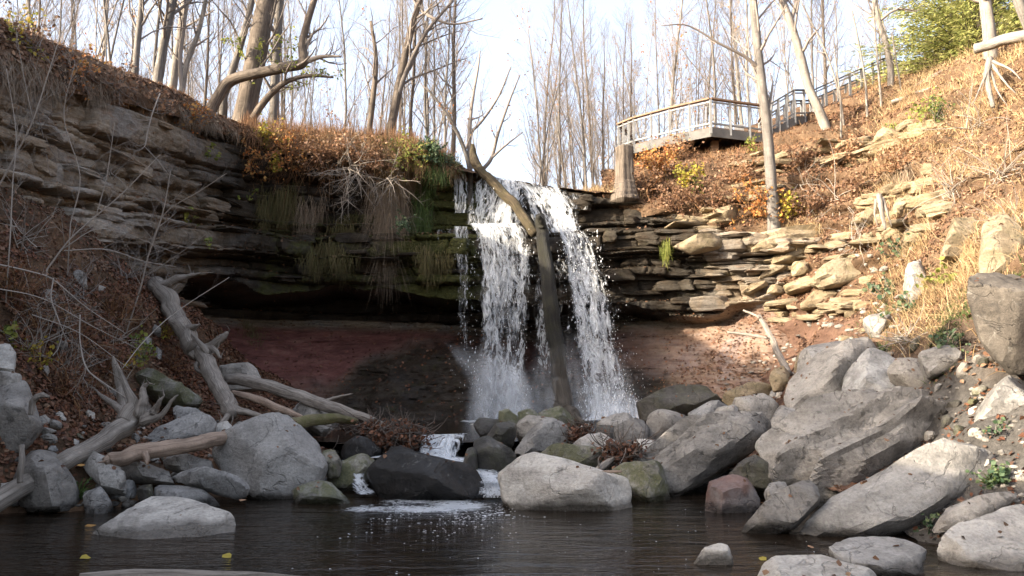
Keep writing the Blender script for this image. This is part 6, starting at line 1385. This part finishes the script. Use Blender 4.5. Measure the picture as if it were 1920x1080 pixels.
# evergreen at the top of the slope
ev = empty('evergreen_tree', P(1830, 120, 31), 'bushy yellow green evergreen behind the straw covered crest', 'tree')
s = spline(PP([(1838, 180, 31, 12), (1832, 60, 31, 11), (1828, -80, 31, 8), (1826, -200, 31, 3)]), 8)
mb = MB(); tube(mb, s[:, :3], s[:, 3], 10, 3, .1); mb.build('trunk', M['bark_dark'], parent=ev, org=s[0, :3])
rg = np.random.RandomState(31); lm = MB(); nd = MB()
for i in range(420):
    t = rg.rand(); k = int(t * (len(s) - 2)); q = s[k, :3]; az = rg.rand() * 6.28; L = (4.8 - 2.6 * t) * rg.uniform(0.5, 1.1)
    b = wander(q, (math.cos(az), math.sin(az), 0.25), L, 7, 0.035, 0.006, rg, 0.15, 0.02, 0.12); tube(lm, b[:, :3], b[:, 3], 4, 0, 0, cap=False)
    for kk in range(2, 8):
        m_ = 26; side = rg.normal(size=(m_, 3)) * np.array([1, 1, 0.45]); pos = b[kk, :3] + unit(side) * rg.uniform(0, 0.42, (m_, 1))
        blades(nd, pos, side + (b[kk, :3] - b[kk - 1, :3]) * 3 + np.array([0, 0, .1]), 0.2, 0.05, rg, 0.3, seg=2)
lm.build('limb', M['bark_dark'], parent=ev, org=s[0, :3]); nd.build('crown', M['needles'], parent=ev, org=s[0, :3], smooth=False)
# ------------------------------------------------------------------ leaf litter, grasses, bushes, hanging roots
def proj(p):
    q = np.asarray(p, float) - EYE; yc = q[..., 1] * CT + q[..., 2] * ST; zc_ = -q[..., 1] * ST + q[..., 2] * CT
    return 960 + F * q[..., 0] / np.maximum(yc, .1), 540 - F * zc_ / np.maximum(yc, .1)
def win(x, a, b, s): return sstep(a - s, a + s, x) * (1 - sstep(b - s, b + s, x))
def infr(c):
    x, y = proj(c); return ((x > -250) & (x < 2170) & (y > -250) & (y < 1200) & (c[..., 1] > 3)).astype(float)
rs = np.random.RandomState(17)
def patch(c, sc, lo, hi, seed): return 0.16 + sstep(lo, hi, fbm(c * sc, 3, seed))
def litter(name, v, f, n, size, mat, flt, seed, tilt=0.7, lift=0.05, label='fallen leaves'):
    r = np.random.RandomState(seed); p, nn = sample(v, f, n, r, flt)
    nn = np.where(nn[:, 2:3] < 0, -nn, nn)
    mb = MB(); leaves(mb, p, nn + np.array([0, 0, .4]), size, r, tilt, lift)
    return mb.build(name, M[mat], kind='stuff', smooth=False, label=label)
flat = lambda n, a=0.3: sstep(a, a + 0.3, np.abs(n[:, 2]))
litter('fallen_leaves', hill_v, hill_f, 46000, 0.09, 'litter', lambda c, n: infr(c) * flat(n, .15) * patch(c, .5, -.25, .25, 1) * sstep(3.2, 5.0, c[:, 2]) * (1 - 0.75 * sstep(1690, 1830, proj(c)[0])), 1, label='brown leaves covering the sunny hillside')
litter('fallen_leaves', hill_v, hill_f, 16000, 0.085, 'litter_pale', lambda c, n: infr(c) * flat(n, .15) * patch(c, .6, -.1, .3, 2) * sstep(3.0, 5.0, c[:, 2]), 2, label='pale tan leaves on the sunny hillside')
litter('fallen_leaves', hill_v, hill_f, 7000, 0.085, 'litter', lambda c, n: infr(c) * flat(n, .2) * patch(c, .8, 0, .3, 3) * (c[:, 2] < 4.5) * (c[:, 1] > 12), 3, label='leaves strewn on the lower red bank')
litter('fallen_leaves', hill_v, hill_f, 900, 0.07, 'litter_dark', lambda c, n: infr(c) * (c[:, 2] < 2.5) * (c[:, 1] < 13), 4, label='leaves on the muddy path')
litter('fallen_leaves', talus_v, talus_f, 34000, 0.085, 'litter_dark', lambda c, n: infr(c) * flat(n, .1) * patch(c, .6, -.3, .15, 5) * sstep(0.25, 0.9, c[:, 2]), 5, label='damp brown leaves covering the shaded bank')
litter('fallen_leaves', talus_v, talus_f, 5000, 0.09, 'litter', lambda c, n: infr(c) * flat(n, .1) * patch(c, .9, 0, .3, 6) * sstep(0.15, 0.5, c[:, 2]), 6, label='lighter leaves on the shaded bank')
litter('fallen_leaves', plat_v, plat_f, 26000, 0.1, 'litter', lambda c, n: infr(c) * (c[:, 1] < 32) * (c[:, 0] < 1.0) * (1 - 0.8 * win(proj(c)[0], 865, 1090, 8)) * patch(c, .7, -.3, .1, 7), 7, label='orange brown leaves along the rim of the cliff')
litter('fallen_leaves', plat_v, plat_f, 7000, 0.1, 'litter_pale', lambda c, n: infr(c) * (c[:, 1] < 34) * (1 - win(proj(c)[0], 865, 1090, 8)), 8, label='pale leaves along the rim of the cliff')
apron_px = lambda c: proj(c)[0]
litter('fallen_leaves', cliff_v, cliff_f, 2600, 0.09, 'litter_dark', lambda c, n: infr(c) * flat(n, .3) * (c[:, 2] < 4.2) * (apron_px(c) > 400), 9, label='leaves stuck on the wet shale apron')
litter('fallen_leaves', cliff_v, cliff_f, 5500, 0.09, 'litter', lambda c, n: infr(c) * flat(n, .55) * (c[:, 2] > 4.2) * (1 - win(apron_px(c), 850, 1110, 10)), 10, label='leaves caught on the cliff ledges')
litter('fallen_leaves', cliff_v, cliff_f, 2600, 0.085, 'litter', lambda c, n: infr(c) * flat(n, .1) * (c[:, 2] < 4.0) * sstep(1170, 1290, apron_px(c)) * patch(c, .8, -.1, .3, 41), 13, label='brown leaves scattered on the red bank')
rv = np.concatenate([v for v, f in ROCK_V]); k = 0; rf = []
for v, f in ROCK_V: rf.append(f + k); k += len(v)
rf = np.concatenate(rf)
litter('fallen_leaves', rv, rf, 420, 0.075, 'litter', lambda c, n: infr(c) * (n[:, 2] > .6) * (c[:, 2] > .15), 11, lift=0.02, label='single leaves lying on the boulders')
# ---- straw, grasses and stalks
def grass(name, v, f, n, L, w, mat, flt, seed, up=(0, 0, 1), spread=0.5, bend=0.5, label=None, seg=3, nrm=0.3):
    r = np.random.RandomState(seed); p, nn = sample(v, f, n, r, flt)
    nn = np.where(nn[:, 2:3] < 0, -nn, nn)
    mb = MB(); blades(mb, p - 0.02 * nn, np.asarray(up, float) + nn * nrm + spread * r.normal(size=(n, 3)), L, w, r, bend, seg=seg)
    return mb.build(name, M[mat], kind='stuff', smooth=False, label=label)
slope = lambda c: win(proj(c)[0], 1660, 2300, 90) * sstep(2.0, 3.2, c[:, 2])
grass('dry_grass', hill_v, hill_f, 30000, 0.42, 0.016, 'straw', lambda c, n: infr(c) * slope(c) * patch(c, .8, -.25, .2, 21), 21, bend=0.8, label='pale straw grass on the sunny slope')
grass('dry_grass', hill_v, hill_f, 9000, 0.75, 0.014, 'straw', lambda c, n: infr(c) * slope(c) * sstep(-.1, .4, fbm(c * .6, 3, 22)), 22, bend=0.5, spread=0.35, label='long straw stalks on the sunny slope')
grass('dry_grass', hill_v, hill_f, 12000, 0.28, 0.014, 'straw_brown', lambda c, n: infr(c) * sstep(3.5, 5, c[:, 2]) * win(proj(c)[0], 1120, 1720, 40) * patch(c, .7, 0, .3, 23), 23, label='short dead stalks among the leaves under the deck')
grass('green_grass', hill_v, hill_f, 3500, 0.22, 0.014, 'green', lambda c, n: infr(c) * win(proj(c)[0], 1640, 2000, 60) * win(c[:, 2], 1.8, 4.5, .6) * sstep(.05, .3, fbm(c * .9, 3, 24)), 24, label='green grass tufts low on the slope')
hump = lambda c: win(proj(c)[0], 455, 850, 12) * (c[:, 1] < 29.5)
grass('dead_stalks', plat_v, plat_f, 4200, 0.5, 0.018, 'straw_brown', lambda c, n: infr(c) * hump(c) * (1 - .5 * sstep(760, 850, proj(c)[0])), 25, spread=0.16, bend=0.1, label='tall brown stalks on the hump beside the falls')
grass('dead_stalks', plat_v, plat_f, 500, 1.0, 0.014, 'straw_brown', lambda c, n: infr(c) * hump(c) * (c[:, 1] > 26.3), 26, spread=0.12, bend=0.06, label='tallest stalks on the hump beside the falls')
grass('dry_grass', plat_v, plat_f, 9000, 0.5, 0.018, 'straw', lambda c, n: infr(c) * hump(c) * sstep(500, 640, proj(c)[0]), 27, up=(0.1, -.9, .3), spread=.5, bend=1.0, label='straw drooping over the edge of the hump')
grass('dry_grass', plat_v, plat_f, 9000, 0.55, 0.018, 'straw_brown', lambda c, n: infr(c) * hump(c), 28, up=(0.1, -1, .1), spread=.5, bend=1.1, label='brown grass drooping over the edge of the hump')
grass('green_grass', plat_v, plat_f, 5000, 0.4, 0.018, 'green', lambda c, n: infr(c) * win(proj(c)[0], 700, 850, 25) * (c[:, 1] < 28.6), 29, up=(0.1, -.5, .7), spread=.5, bend=0.9, label='green grass on the hump beside the falls')
grass('dry_grass', plat_v, plat_f, 5000, 0.3, 0.016, 'straw_brown', lambda c, n: infr(c) * sstep(-.1, .3, fbm(c * .9, 3, 45)) * (proj(c)[0] < 470) * (c[:, 1] < 27), 30, spread=.5, label='thin dead grass on the leafy soil edge')
grass('hanging_rootlets', plat_v, plat_f, 4200, 0.4, 0.012, 'root_strand', lambda c, n: infr(c) * sstep(-.1, .25, fbm(c * 1.1, 3, 44)) * (proj(c)[0] < 470) * (np.abs(n[:, 2]) < .6) * (c[:, 1] < 25), 31, up=(.2, -.5, -1.2), spread=.4, bend=.4, label='rootlets hanging from the soil edge')
grass('dry_grass', plat_v, plat_f, 2600, 0.5, 0.014, 'straw', lambda c, n: infr(c) * win(proj(c)[0], 1090, 1300, 15) * (c[:, 1] < 31), 32, label='straw at the cliff edge around the stump')
def curtain_plant(label, px0, px1, py, d, n, L, mat, seed, name='hanging_roots', w=0.014, spread=0.2, cat='hanging plant', jit=8):
    """strands that hang from a ledge line of the cliff"""
    r = np.random.RandomState(seed); pos = []; us = []
    for i in range(n):
        u = np.clip(r.normal() * 0.42, -1, 1); x = (px0 + px1) / 2 + (px1 - px0) * 0.62 * u; y = py + r.normal() * jit * 1.6 + 10 * math.sin(x * .07 + seed); h, nn = hit(x, y); us.append(u)
        if h[1] > 29: h = P(x, y, d)
        pos.append(h + nn * 0.03 + np.array([0, -0.05, 0]))
    pos = np.array(pos); ok_ = np.abs(pos[:, 1] - np.median(pos[:, 1])) < 0.5; pos = pos[ok_]; us = np.array(us)[ok_]; n = len(pos); cl = vnoise(np.stack([pos[:, 0] * 3.5, 0 * pos[:, 0], 0 * pos[:, 0] + seed], -1), seed)
    mb = MB(); ln = L * ((0.5 + 0.6 * cl + 0.45 * r.rand(n)) * (1.1 - 0.6 * np.abs(np.array(us)))).clip(.1, 1.5)
    blades(mb, pos, np.array([0, -0.12, -1]) + spread * r.normal(size=(n, 3)), ln, w, r, 0.1, seg=4)
    return mb.build(name, M[mat], org=pos[0], smooth=False, label=label, category=cat)
curtain_plant('broad curtain of pale dead roots hanging beside the falls', 700, 790, 345, 26, 1500, 2.3, 'root_strand', 1)
curtain_plant('lower fringe of pale roots ending the broad curtain', 690, 770, 430, 26, 700, 1.7, 'root_strand', 2)
curtain_plant('shaggy brown mat of grass hanging over the cliff edge above the dead bush', 560, 720, 288, 26, 1500, 0.8, 'straw_brown', 21, 'hanging_grass', 0.016, 0.45, jit=16)
curtain_plant('pale straw mat drooping over the edge beside the green shrub', 690, 800, 300, 26, 1500, 0.9, 'straw', 22, 'hanging_grass', 0.016, 0.4, jit=18)
curtain_plant('rusty grass fringe hanging at the corner of the cliff edge', 470, 570, 285, 26, 900, 0.7, 'straw_brown', 23, 'hanging_grass', 0.016, 0.45, jit=16)
curtain_plant('green grass mat hanging at the lip beside the falls', 770, 850, 312, 26.3, 900, 0.6, 'green', 24, 'hanging_grass', 0.018, 0.4, jit=12)
curtain_plant('green mossy curtain hugging the wet rock next to the falls', 765, 812, 350, 26, 900, 1.5, 'green', 3, 'hanging_moss', 0.018)
curtain_plant('olive moss curtain hanging under the upper ledge below the stalks', 478, 560, 372, 26, 900, 1.2, 'moss_strand', 4, 'hanging_moss', 0.016)
curtain_plant('pale root fringe hanging beneath the tangled dead bush', 540, 620, 385, 26, 400, 1.0, 'root_strand', 5)
curtain_plant('moss fringe along the lip of the dark overhang', 565, 665, 478, 26, 900, 0.75, 'moss_strand', 6, 'hanging_moss', 0.018)
curtain_plant('dark green moss skirt over the cave mouth next to the falls', 775, 850, 485, 26, 1000, 0.8, 'moss_strand', 7, 'hanging_moss', 0.018)
curtain_plant('mossy skirt draped over a ledge below the dead bush', 610, 670, 425, 26, 600, 0.55, 'moss_strand', 8, 'hanging_moss', 0.018)
curtain_plant('tuft of yellow moss hanging from the ledge under the stump', 1238, 1262, 455, 25.5, 300, 0.5, 'lime', 9, 'hanging_moss', 0.016)
curtain_plant('brown dead grass spilling below the slender grey tree', 1460, 1540, 425, 24.5, 900, 0.75, 'straw', 10, 'hanging_grass', 0.014, 0.4, jit=10)
curtain_plant('grass tuft hanging at the corner of the dark cave', 452, 500, 622, 24.5, 420, 0.7, 'moss_strand', 11, 'hanging_grass', 0.014, 0.2)
curtain_plant('dry rootlets trailing over the crumbling corner of the slope', 1640, 1740, 330, 22.5, 900, 0.9, 'root_strand', 12, 'hanging_roots', 0.014, 0.35, jit=18)
curtain_plant('pale dead grass hanging beneath the pale square slab', 1765, 1850, 452, 15.5, 500, 0.6, 'straw', 13, 'hanging_grass', 0.012, 0.3)
# ---- bushes and plants
def bush(label, px, py, r, nst, mat, twig='twig', leaf=(0, 0.08, 'yellow'), seed=0, name='bush', cat='bush', up=1.0, lev=2, L=None, d=None, kids=4, droop=0.1, out=0.7, face=0.35, **kw):
    rg = np.random.RandomState(seed + 900); h, n = hit(px, py)
    if d is not None: h = P(px, py, d)
    mb = MB(); tips = []
    for i in range(nst):
        dv = rg.normal(size=3) * out + np.array([0, -face, up])
        b = wander(h + rg.normal(0, .12 * r, 3) * np.array([1, 1, .3]), dv, r * rg.uniform(.6, 1.2), 6, 0.012 * kw.get('thick', 1), 0.004, rg, 0.3, 0.02, droop)
        tube(mb, b[:, :3], b[:, 3], 4, 0, 0, cap=False); tips.append(b[2:, :3])
        if lev > 1: crown(mb, b, rg, kids, 0.3, r * 0.45, lev=lev - 1, kids=3, droop=droop, minr=0.0035)
    num, sz, lm = leaf
    if not num: return mb.build(name, M[twig], org=h, label=label, category=cat)
    root = empty(name, h, label, cat); mb.build('stem', M[twig], parent=root, org=h)
    v, f = mb.arrays(); k = rg.choice(len(v), num); lb = MB(); leaves(lb, v[k] + rg.normal(0, .05 * r, (num, 3)), np.array([0, -.6, .6]) + rg.normal(size=(num, 3)) * .7, sz, rg)
    lb.build('foliage', M[lm], parent=root, org=h, smooth=False, kind='stuff'); return root
bush('sprawling tangle of bare bleached branches over the cliff edge', 668, 318, 1.7, 30, None, 'twig_pale', seed=1, name='dead_bush', up=-.25, d=26.0, face=.3, lev=3, droop=.18, out=.8, thick=1.6)
bush('bare pale branches drooping from the right end of the tangle', 735, 335, 1.2, 16, None, 'twig_pale', seed=2, name='dead_bush', up=-.5, d=26.0, lev=2, droop=.2, thick=1.3)
bush('small pale twigs hanging under the olive moss ledge', 650, 375, 0.8, 10, None, 'twig_pale', seed=3, name='dead_bush', up=-.7, d=26.0, lev=2, droop=.2)
bush('golden fern like plant at the corner of the cliff edge', 505, 275, 0.8, 16, None, 'straw_brown', (300, .1, 'yellow'), 4, 'yellow_plant', 'plant', d=26.1)
bush('bright yellow leafed plant clinging under the cliff edge', 520, 318, 0.55, 10, None, 'straw_brown', (220, .09, 'yellow'), 5, 'yellow_plant', 'plant', d=26.0)
bush('rusty orange dead plant on the cliff edge beside the golden fern', 470, 300, 0.7, 14, None, 'straw_brown', (220, .09, 'orange'), 6, 'dead_plant', 'plant', d=25.6, up=-.2)
bush('dark green shrub crowning the hump beside the falls', 800, 300, 0.7, 30, None, 'twig_dark', (900, .09, 'ivy'), 7, 'green_shrub', 'shrub', d=26.4)
bush('small dark green shrub at the lip of the falls', 830, 318, 0.5, 20, None, 'twig_dark', (500, .08, 'ivy'), 8, 'green_shrub', 'shrub', d=26.5)
bush('trailing green ivy beside the broad root curtain', 760, 410, 0.5, 14, None, 'twig_dark', (260, .08, 'ivy'), 9, 'ivy_plant', 'plant', d=25.9, up=-.6)
bush('broad leafed green plant high on the shaded layered cliff', 388, 300, 0.55, 8, None, 'twig', (34, .16, 'lime'), 10, 'leafy_plant', 'plant')
bush('lime green plant with a yellow leaf on the dark cliff', 466, 378, 0.5, 8, None, 'twig', (34, .16, 'lime'), 11, 'leafy_plant', 'plant')
bush('small green plant on the shaded cliff under the broad leafed one', 355, 418, 0.45, 7, None, 'twig', (26, .15, 'lime'), 12, 'leafy_plant', 'plant')
bush('tiny green plant on the dark rock above the cave', 392, 466, 0.3, 5, None, 'twig', (16, .14, 'lime'), 13, 'leafy_plant', 'plant')
bush('feathery yellow plant beside the leaning trunk', 312, 632, 0.45, 14, None, 'straw_brown', (260, .05, 'yellow'), 14, 'yellow_plant', 'plant')
bush('yellow and green leafed plant low on the shaded bank', 262, 680, 0.55, 16, None, 'twig', (170, .1, 'lime'), 15, 'leafy_plant', 'plant')
bush('small yellow plant above the forked driftwood root', 250, 690, 0.4, 10, None, 'twig', (90, .09, 'yellow'), 16, 'yellow_plant', 'plant')
bush('yellowing plant among the brown bank bushes', 70, 690, 0.45, 12, None, 'straw_brown', (150, .06, 'yellow'), 17, 'yellow_plant', 'plant')
bush('green leaves growing beside the white faced stone', 18, 640, 0.3, 6, None, 'twig', (26, .13, 'lime'), 18, 'leafy_plant', 'plant')
bush('yellow leafed shrub growing under the deck supports', 1285, 345, 0.8, 20, None, 'straw_brown', (420, .1, 'yellow'), 19, 'yellow_plant', 'shrub')
bush('bright yellow leafed bush at the rim below the deck', 1304, 358, 0.45, 12, None, 'twig', (200, .11, 'lime'), 20, 'yellow_plant', 'shrub')
bush('yellow sprig standing against the dark underside of the deck', 1408, 285, 0.6, 10, None, 'straw_brown', (110, .09, 'lime'), 21, 'yellow_plant', 'plant')
bush('golden shrub at the foot of the slender grey tree', 1480, 405, 0.7, 20, None, 'straw_brown', (420, .09, 'yellow'), 22, 'yellow_plant', 'shrub')
bush('red brown bramble covering the rim beside the tall stump', 1230, 330, 1.1, 36, None, 'straw_brown', (800, .09, 'orange'), 23, 'bramble', 'bramble')
bush('red brown bramble spilling over the ledges under the deck', 1330, 400, 1.1, 36, None, 'straw_brown', (900, .09, 'litter'), 24, 'bramble', 'bramble')
bush('rusty bramble around the foot of the slender grey tree', 1415, 400, 1.0, 30, None, 'straw_brown', (700, .09, 'orange'), 25, 'bramble', 'bramble')
bush('dry bramble on the slope under the deck posts', 1270, 300, 0.9, 30, None, 'straw_brown', (500, .09, 'litter_pale'), 26, 'bramble', 'bramble')
bush('bleached dead branches fallen on the slope below the outcrop', 1560, 375, 1.5, 24, None, 'twig_pale', seed=27, name='dead_bush', up=.1, out=1.0, droop=.2, lev=2, thick=1.4)
bush('pale fallen twigs spread over the leaves beside the slender tree', 1500, 350, 1.1, 18, None, 'twig_pale', seed=28, name='dead_bush', up=.1, out=1.0, droop=.2)
bush('heap of straw coloured twigs above the broad sunlit slab', 1612, 455, 1.0, 26, None, 'twig_pale', seed=29, name='dead_bush', up=.1, out=1.0, droop=.3)
for i, (px, py, r, lb) in enumerate([(1830, 240, 1.4, 'bleached bramble tangle below the dead roots on the crest'), (1880, 330, 1.3, 'grey twig tangle at the edge of the straw slope'), (1790, 360, 1.1, 'thin pale twig tangle in the middle of the straw slope'), (1900, 430, 1.0, 'dense grey twigs above the tall rounded boulder'), (1700, 640, .8, 'low dry twigs under the ivy gully')]):
    bush(lb, px, py, r, 26, None, 'twig_pale', seed=230 + i, name='dead_bush', up=.3, out=.9, droop=.15, lev=2)
bush('green fern on the upper slope beside the outcrop', 1762, 228, 0.7, 12, None, 'twig', (260, .08, 'green'), 30, 'fern', 'fern')
bush('pale green fern below the cracked slab', 1680, 255, 0.5, 10, None, 'twig', (160, .08, 'lime'), 31, 'fern', 'fern')
bush('yellow green weeds near the crest of the sunny slope', 1740, 225, 0.8, 16, None, 'straw', (260, .09, 'lime'), 32, 'leafy_plant', 'plant')
bush('ivy with round blue green leaves in the gully of the slope', 1660, 560, 0.55, 14, None, 'twig', (90, .13, 'ivy'), 33, 'ivy_plant', 'plant')
bush('ivy leaves climbing beside the grey upright rock', 1690, 480, 0.5, 12, None, 'twig', (80, .13, 'ivy'), 34, 'ivy_plant', 'plant')
bush('broad yellow green leaves in the grass by the tall rounded boulder', 1760, 545, 0.6, 12, None, 'straw', (60, .14, 'lime'), 35, 'leafy_plant', 'plant')
bush('pale leafed weeds below the grey upright rock', 1700, 585, 0.5, 12, None, 'straw', (60, .13, 'ivy'), 36, 'leafy_plant', 'plant')
bush('dark green weeds growing under the tall rounded boulder', 1770, 665, 0.45, 20, None, 'twig', (200, .08, 'ivy'), 37, 'leafy_plant', 'plant')
bush('little clover patch beside the rough grey boulder', 1868, 815, 0.2, 8, None, 'twig', (40, .07, 'ivy'), 38, 'leafy_plant', 'plant')
bush('green tuft at the top end of the smooth pale slab', 1862, 905, 0.25, 24, None, 'green', (160, .07, 'ivy'), 39, 'grass_tuft', 'plant')
bush('small weeds at the foot of the smooth pale slab', 1740, 992, 0.2, 10, None, 'twig', (60, .06, 'ivy'), 40, 'leafy_plant', 'plant')
bush('green grass tuft among the domed boulder rocks', 1655, 660, 0.25, 30, None, 'green', (60, .05, 'green'), 41, 'grass_tuft', 'plant', lev=1)
bush('dark grass tuft at the pool edge below the driftwood log', 145, 935, 0.35, 40, None, 'green', (40, .05, 'green'), 42, 'grass_tuft', 'plant', lev=1)
for i, (px, py, r, lb) in enumerate([(60, 610, .9, 'brown bushy weeds on the bank above the massive block'), (150, 650, .9, 'brown seed headed weeds in the middle of the shaded bank'), (215, 600, .8, 'brown weeds behind the tangle of fallen branches'), (130, 745, .8, 'dark brown weeds behind the driftwood log'), (200, 700, .7, 'brown weeds around the broken root'), (320, 690, .5, 'brown weeds beside the gnarled stump'), (20, 560, .9, 'brown weeds at the picture edge on the bank')]):
    bush(lb, px, py, r, 34, None, 'straw_brown', (500, .06, 'litter_dark'), 60 + i, 'dry_weeds', 'weeds', lev=2)
for i, (px, py, r, lf, lb) in enumerate([(1215, 352, .8, 'litter', 'brown bramble between the tall stump and the yellow bush'), (1270, 395, .9, 'litter', 'brown bramble hiding the earth above the rim ledges'), (1380, 340, .9, 'litter_pale', 'tan bramble between the deck posts and the slender grey tree'), (1500, 310, .8, 'litter', 'brown bramble on the leafy slope below the landing'), (1580, 300, .8, 'litter_pale', 'tan bramble under the leaning brown tree'), (1520, 400, .8, 'litter', 'brown bramble over the ledges beside the golden shrub'), (1680, 320, .8, 'litter_pale', 'tan bramble above the crumbling corner'), (1610, 360, .7, 'litter', 'small brown bramble by the fallen pale branches')]):
    bush(lb, px, py, r, 34, None, 'straw_brown', (560, .085, lf), 320 + i, 'bramble', 'bramble', up=.6, out=.8, lev=2)
for i, (px, py, r, lf, lb) in enumerate([(60, 95, .8, 'litter', 'ragged brown bush hanging on the soil edge at the picture corner'), (150, 135, .7, 'orange', 'orange leafed bush on the soil edge above the layered cliff'), (220, 165, .7, 'litter', 'brown bush drooping from the soil edge over the cliff'), (290, 190, .7, 'litter_pale', 'pale brown bush where the soil edge dips'), (360, 222, .6, 'orange', 'rusty bush at the low end of the soil edge'), (20, 60, .8, 'yellow', 'yellowing bush at the top of the soil edge')]):
    bush(lb, px, py, r, 24, None, 'twig', (240, .09, lf), 350 + i, 'rim_bush', 'bush', up=.1, out=.9, droop=.15, lev=2)
for i, (px, py, d, r, lf, lb) in enumerate([(540, 285, 26.0, .9, 'orange', 'rusty bramble hanging over the cliff edge beside the yellow leafed plant'), (600, 290, 26.0, 1.0, 'litter', 'brown bramble mass on the cliff edge above the tangle'), (650, 275, 26.1, .9, 'litter_pale', 'straw coloured bramble over the middle of the cliff edge'), (705, 290, 26.0, .9, 'litter', 'brown bramble drooping where the root curtain begins'), (765, 290, 26.1, .8, 'lime', 'yellow green weeds on the crest of the grassy hump')]):
    bush(lb, px, py, r, 40, None, 'straw_brown', (520, .08, lf), 260 + i, 'bramble', 'bramble', d=d, up=.1, out=.8, droop=.2, lev=2)
for i, (px, py, r, lb) in enumerate([(40, 470, 1.1, 'fine grey brush at the picture edge under the layered cliff'), (140, 560, 1.1, 'fine grey brush in the middle of the shaded bank'), (60, 660, .9, 'fine grey brush above the massive block'), (230, 520, 1.0, 'fine twigs on the leaves below the layered cliff'), (210, 640, .9, 'fine twigs round the grey forked branch'), (300, 560, .9, 'fine dark twigs around the foot of the leaning trunk'), (120, 700, .8, 'fine twigs among the brown weeds near the driftwood'), (290, 440, .9, 'thin twigs against the shaded lower cliff'), (200, 330, 1.0, 'thin twigs growing from a ledge of the layered cliff'), (60, 260, 1.0, 'pale twigs crossing the upper layered cliff')]):
    bush(lb, px, py, r, 22, None, 'twig' if i % 2 else 'twig_pale', seed=280 + i, name='dead_bush', up=.5, out=1.0, droop=.08, lev=2, kids=5)
# ---- fallen brush on the shaded bank: each long dead branch is its own
BR = [([(-20, 492, 13.6, 3.6), (60, 510, 14.0, 3.4), (100, 525, 14.3, 3), (160, 575, 14.8, 2.4), (235, 625, 15.6, 1.4)], 'long grey branch arching down the bank from the picture edge'),
      ([(100, 522, 14.3, 3), (96, 560, 14.2, 2.8), (110, 600, 14.1, 2.4), (125, 640, 14.2, 1.6)], 'grey branch bending down from the long arching branch'),
      ([(-10, 540, 13.2, 2.6), (80, 560, 13.8, 2.2), (170, 610, 14.6, 2), (260, 655, 15.6, 1.2)], 'lower grey branch lying across the shaded bank'),
      ([(120, 470, 15.5, 2.4), (200, 468, 16.0, 2.2), (270, 490, 16.6, 1.8), (330, 500, 17.2, 1)], 'thin branch curving over the leaves toward the leaning trunk'),
      ([(150, 590, 14.5, 3), (150, 640, 14.4, 3), (162, 690, 14.3, 3.4), (190, 715, 14.4, 3), (235, 745, 14.6, 2)], 'grey forked branch standing in the bank weeds'),
      ([(60, 590, 13.7, 2), (150, 625, 14.3, 1.8), (240, 690, 15.0, 1.4)], 'slim fallen branch pointing to the yellow leafed plant'),
      ([(230, 690, 15.5, 2), (270, 640, 16.4, 2), (330, 585, 17.5, 1.8), (430, 520, 18.4, 1)], 'thin dark branch leaning over the thick leaning trunk'),
      ([(120, 465, 15.3, 1.8), (180, 430, 15.4, 1.6), (240, 440, 15.6, 1.2), (330, 475, 16, .8)], 'wiry branch hooping over the upper bank')]
for i, (pxl, lb) in enumerate(BR):
    bare_tree(lb, pxl, seed=140 + i, n=14, L=0.7, t0=0.15, lev=2, kids=5, rs_=0.45, curl=0.2, mat='twig_pale', twig='twig_pale' if i != 6 else 'twig_dark', name='fallen_branch', cat='branch', sides=6, lift=0.0, minr=0.0025)
# twig and leaf jams in the stream
def jam(label, px, py, d, rx, ry, n, nl, seed):
    rg = np.random.RandomState(seed); c = P(px, py, d); mb = MB()
    for i in range(n):
        p = c + rg.normal(size=3) * np.array([rx, rx * .7, ry]) * .55; dv = rg.normal(size=3) * np.array([1, 1, .45])
        b = wander(p, dv, rg.uniform(.2, .7), 4, 0.012, 0.004, rg, .3); tube(mb, b[:, :3], b[:, 3], 4, 0, 0, cap=False)
    root = empty('twig_pile', c, label, 'twig pile'); mb.build('twigs', M['twig_dark'], parent=root, org=c)
    lb = MB(); leaves(lb, c + rg.normal(size=(nl, 3)) * np.array([rx, rx * .7, ry]) * .55, rg.normal(size=(nl, 3)) + np.array([0, -.3, .6]), .085, rg)
    lb.build('leaves', M['litter_dark'], parent=root, org=c, smooth=False, kind='stuff')
jam('dark pile of twigs and wet leaves beside the little cascade', 745, 820, 16.6, .55, .24, 170, 700, 1)
jam('twig heap lodged on the rocks behind the little cascade', 700, 805, 17.0, .5, .14, 90, 300, 2)
jam('wad of leaves and twigs jammed beside the dark hollow rock', 1092, 818, 16.6, .35, .2, 90, 360, 3)
jam('leaf heap caught between the pale boulder and the long slab', 1165, 848, 14.6, .38, .18, 90, 320, 4)
# leaves afloat, one by one
for i, (px, py, m_, lb) in enumerate([(160, 1047, 'yellow', 'yellow leaf floating alone on the dark pool'), (425, 1043, 'yellow', 'small yellow leaf floating nearer midstream'), (1430, 1048, 'yellow', 'yellow leaf afloat by the pale patterned slab'), (1520, 1025, 'litter_pale', 'tan leaf afloat beside the cracked slab'), (168, 985, 'orange', 'orange leaf at the tip of the pale flat stone'), (222, 1004, 'orange', 'orange leaf wet on the rim of the pale flat stone'), (455, 938, 'litter_pale', 'pinkish leaf standing at the pool edge under the thin slab'), (152, 872, 'orange', 'orange leaf hanging by the driftwood log')]):
    p = PZ(px, py, 0.01) if i not in (6, 7) else P(px, py, 12.6 if i == 7 else 13.0)
    mb = MB(); r = np.random.RandomState(i); leaves(mb, p[None], np.array([[0, -.2, 1.0]]), 0.13, r, .1, 0, narrow=.8); mb.build('floating_leaf' if i < 6 else 'fallen_leaf', M[m_], org=p, smooth=False, label=lb, category='leaf')
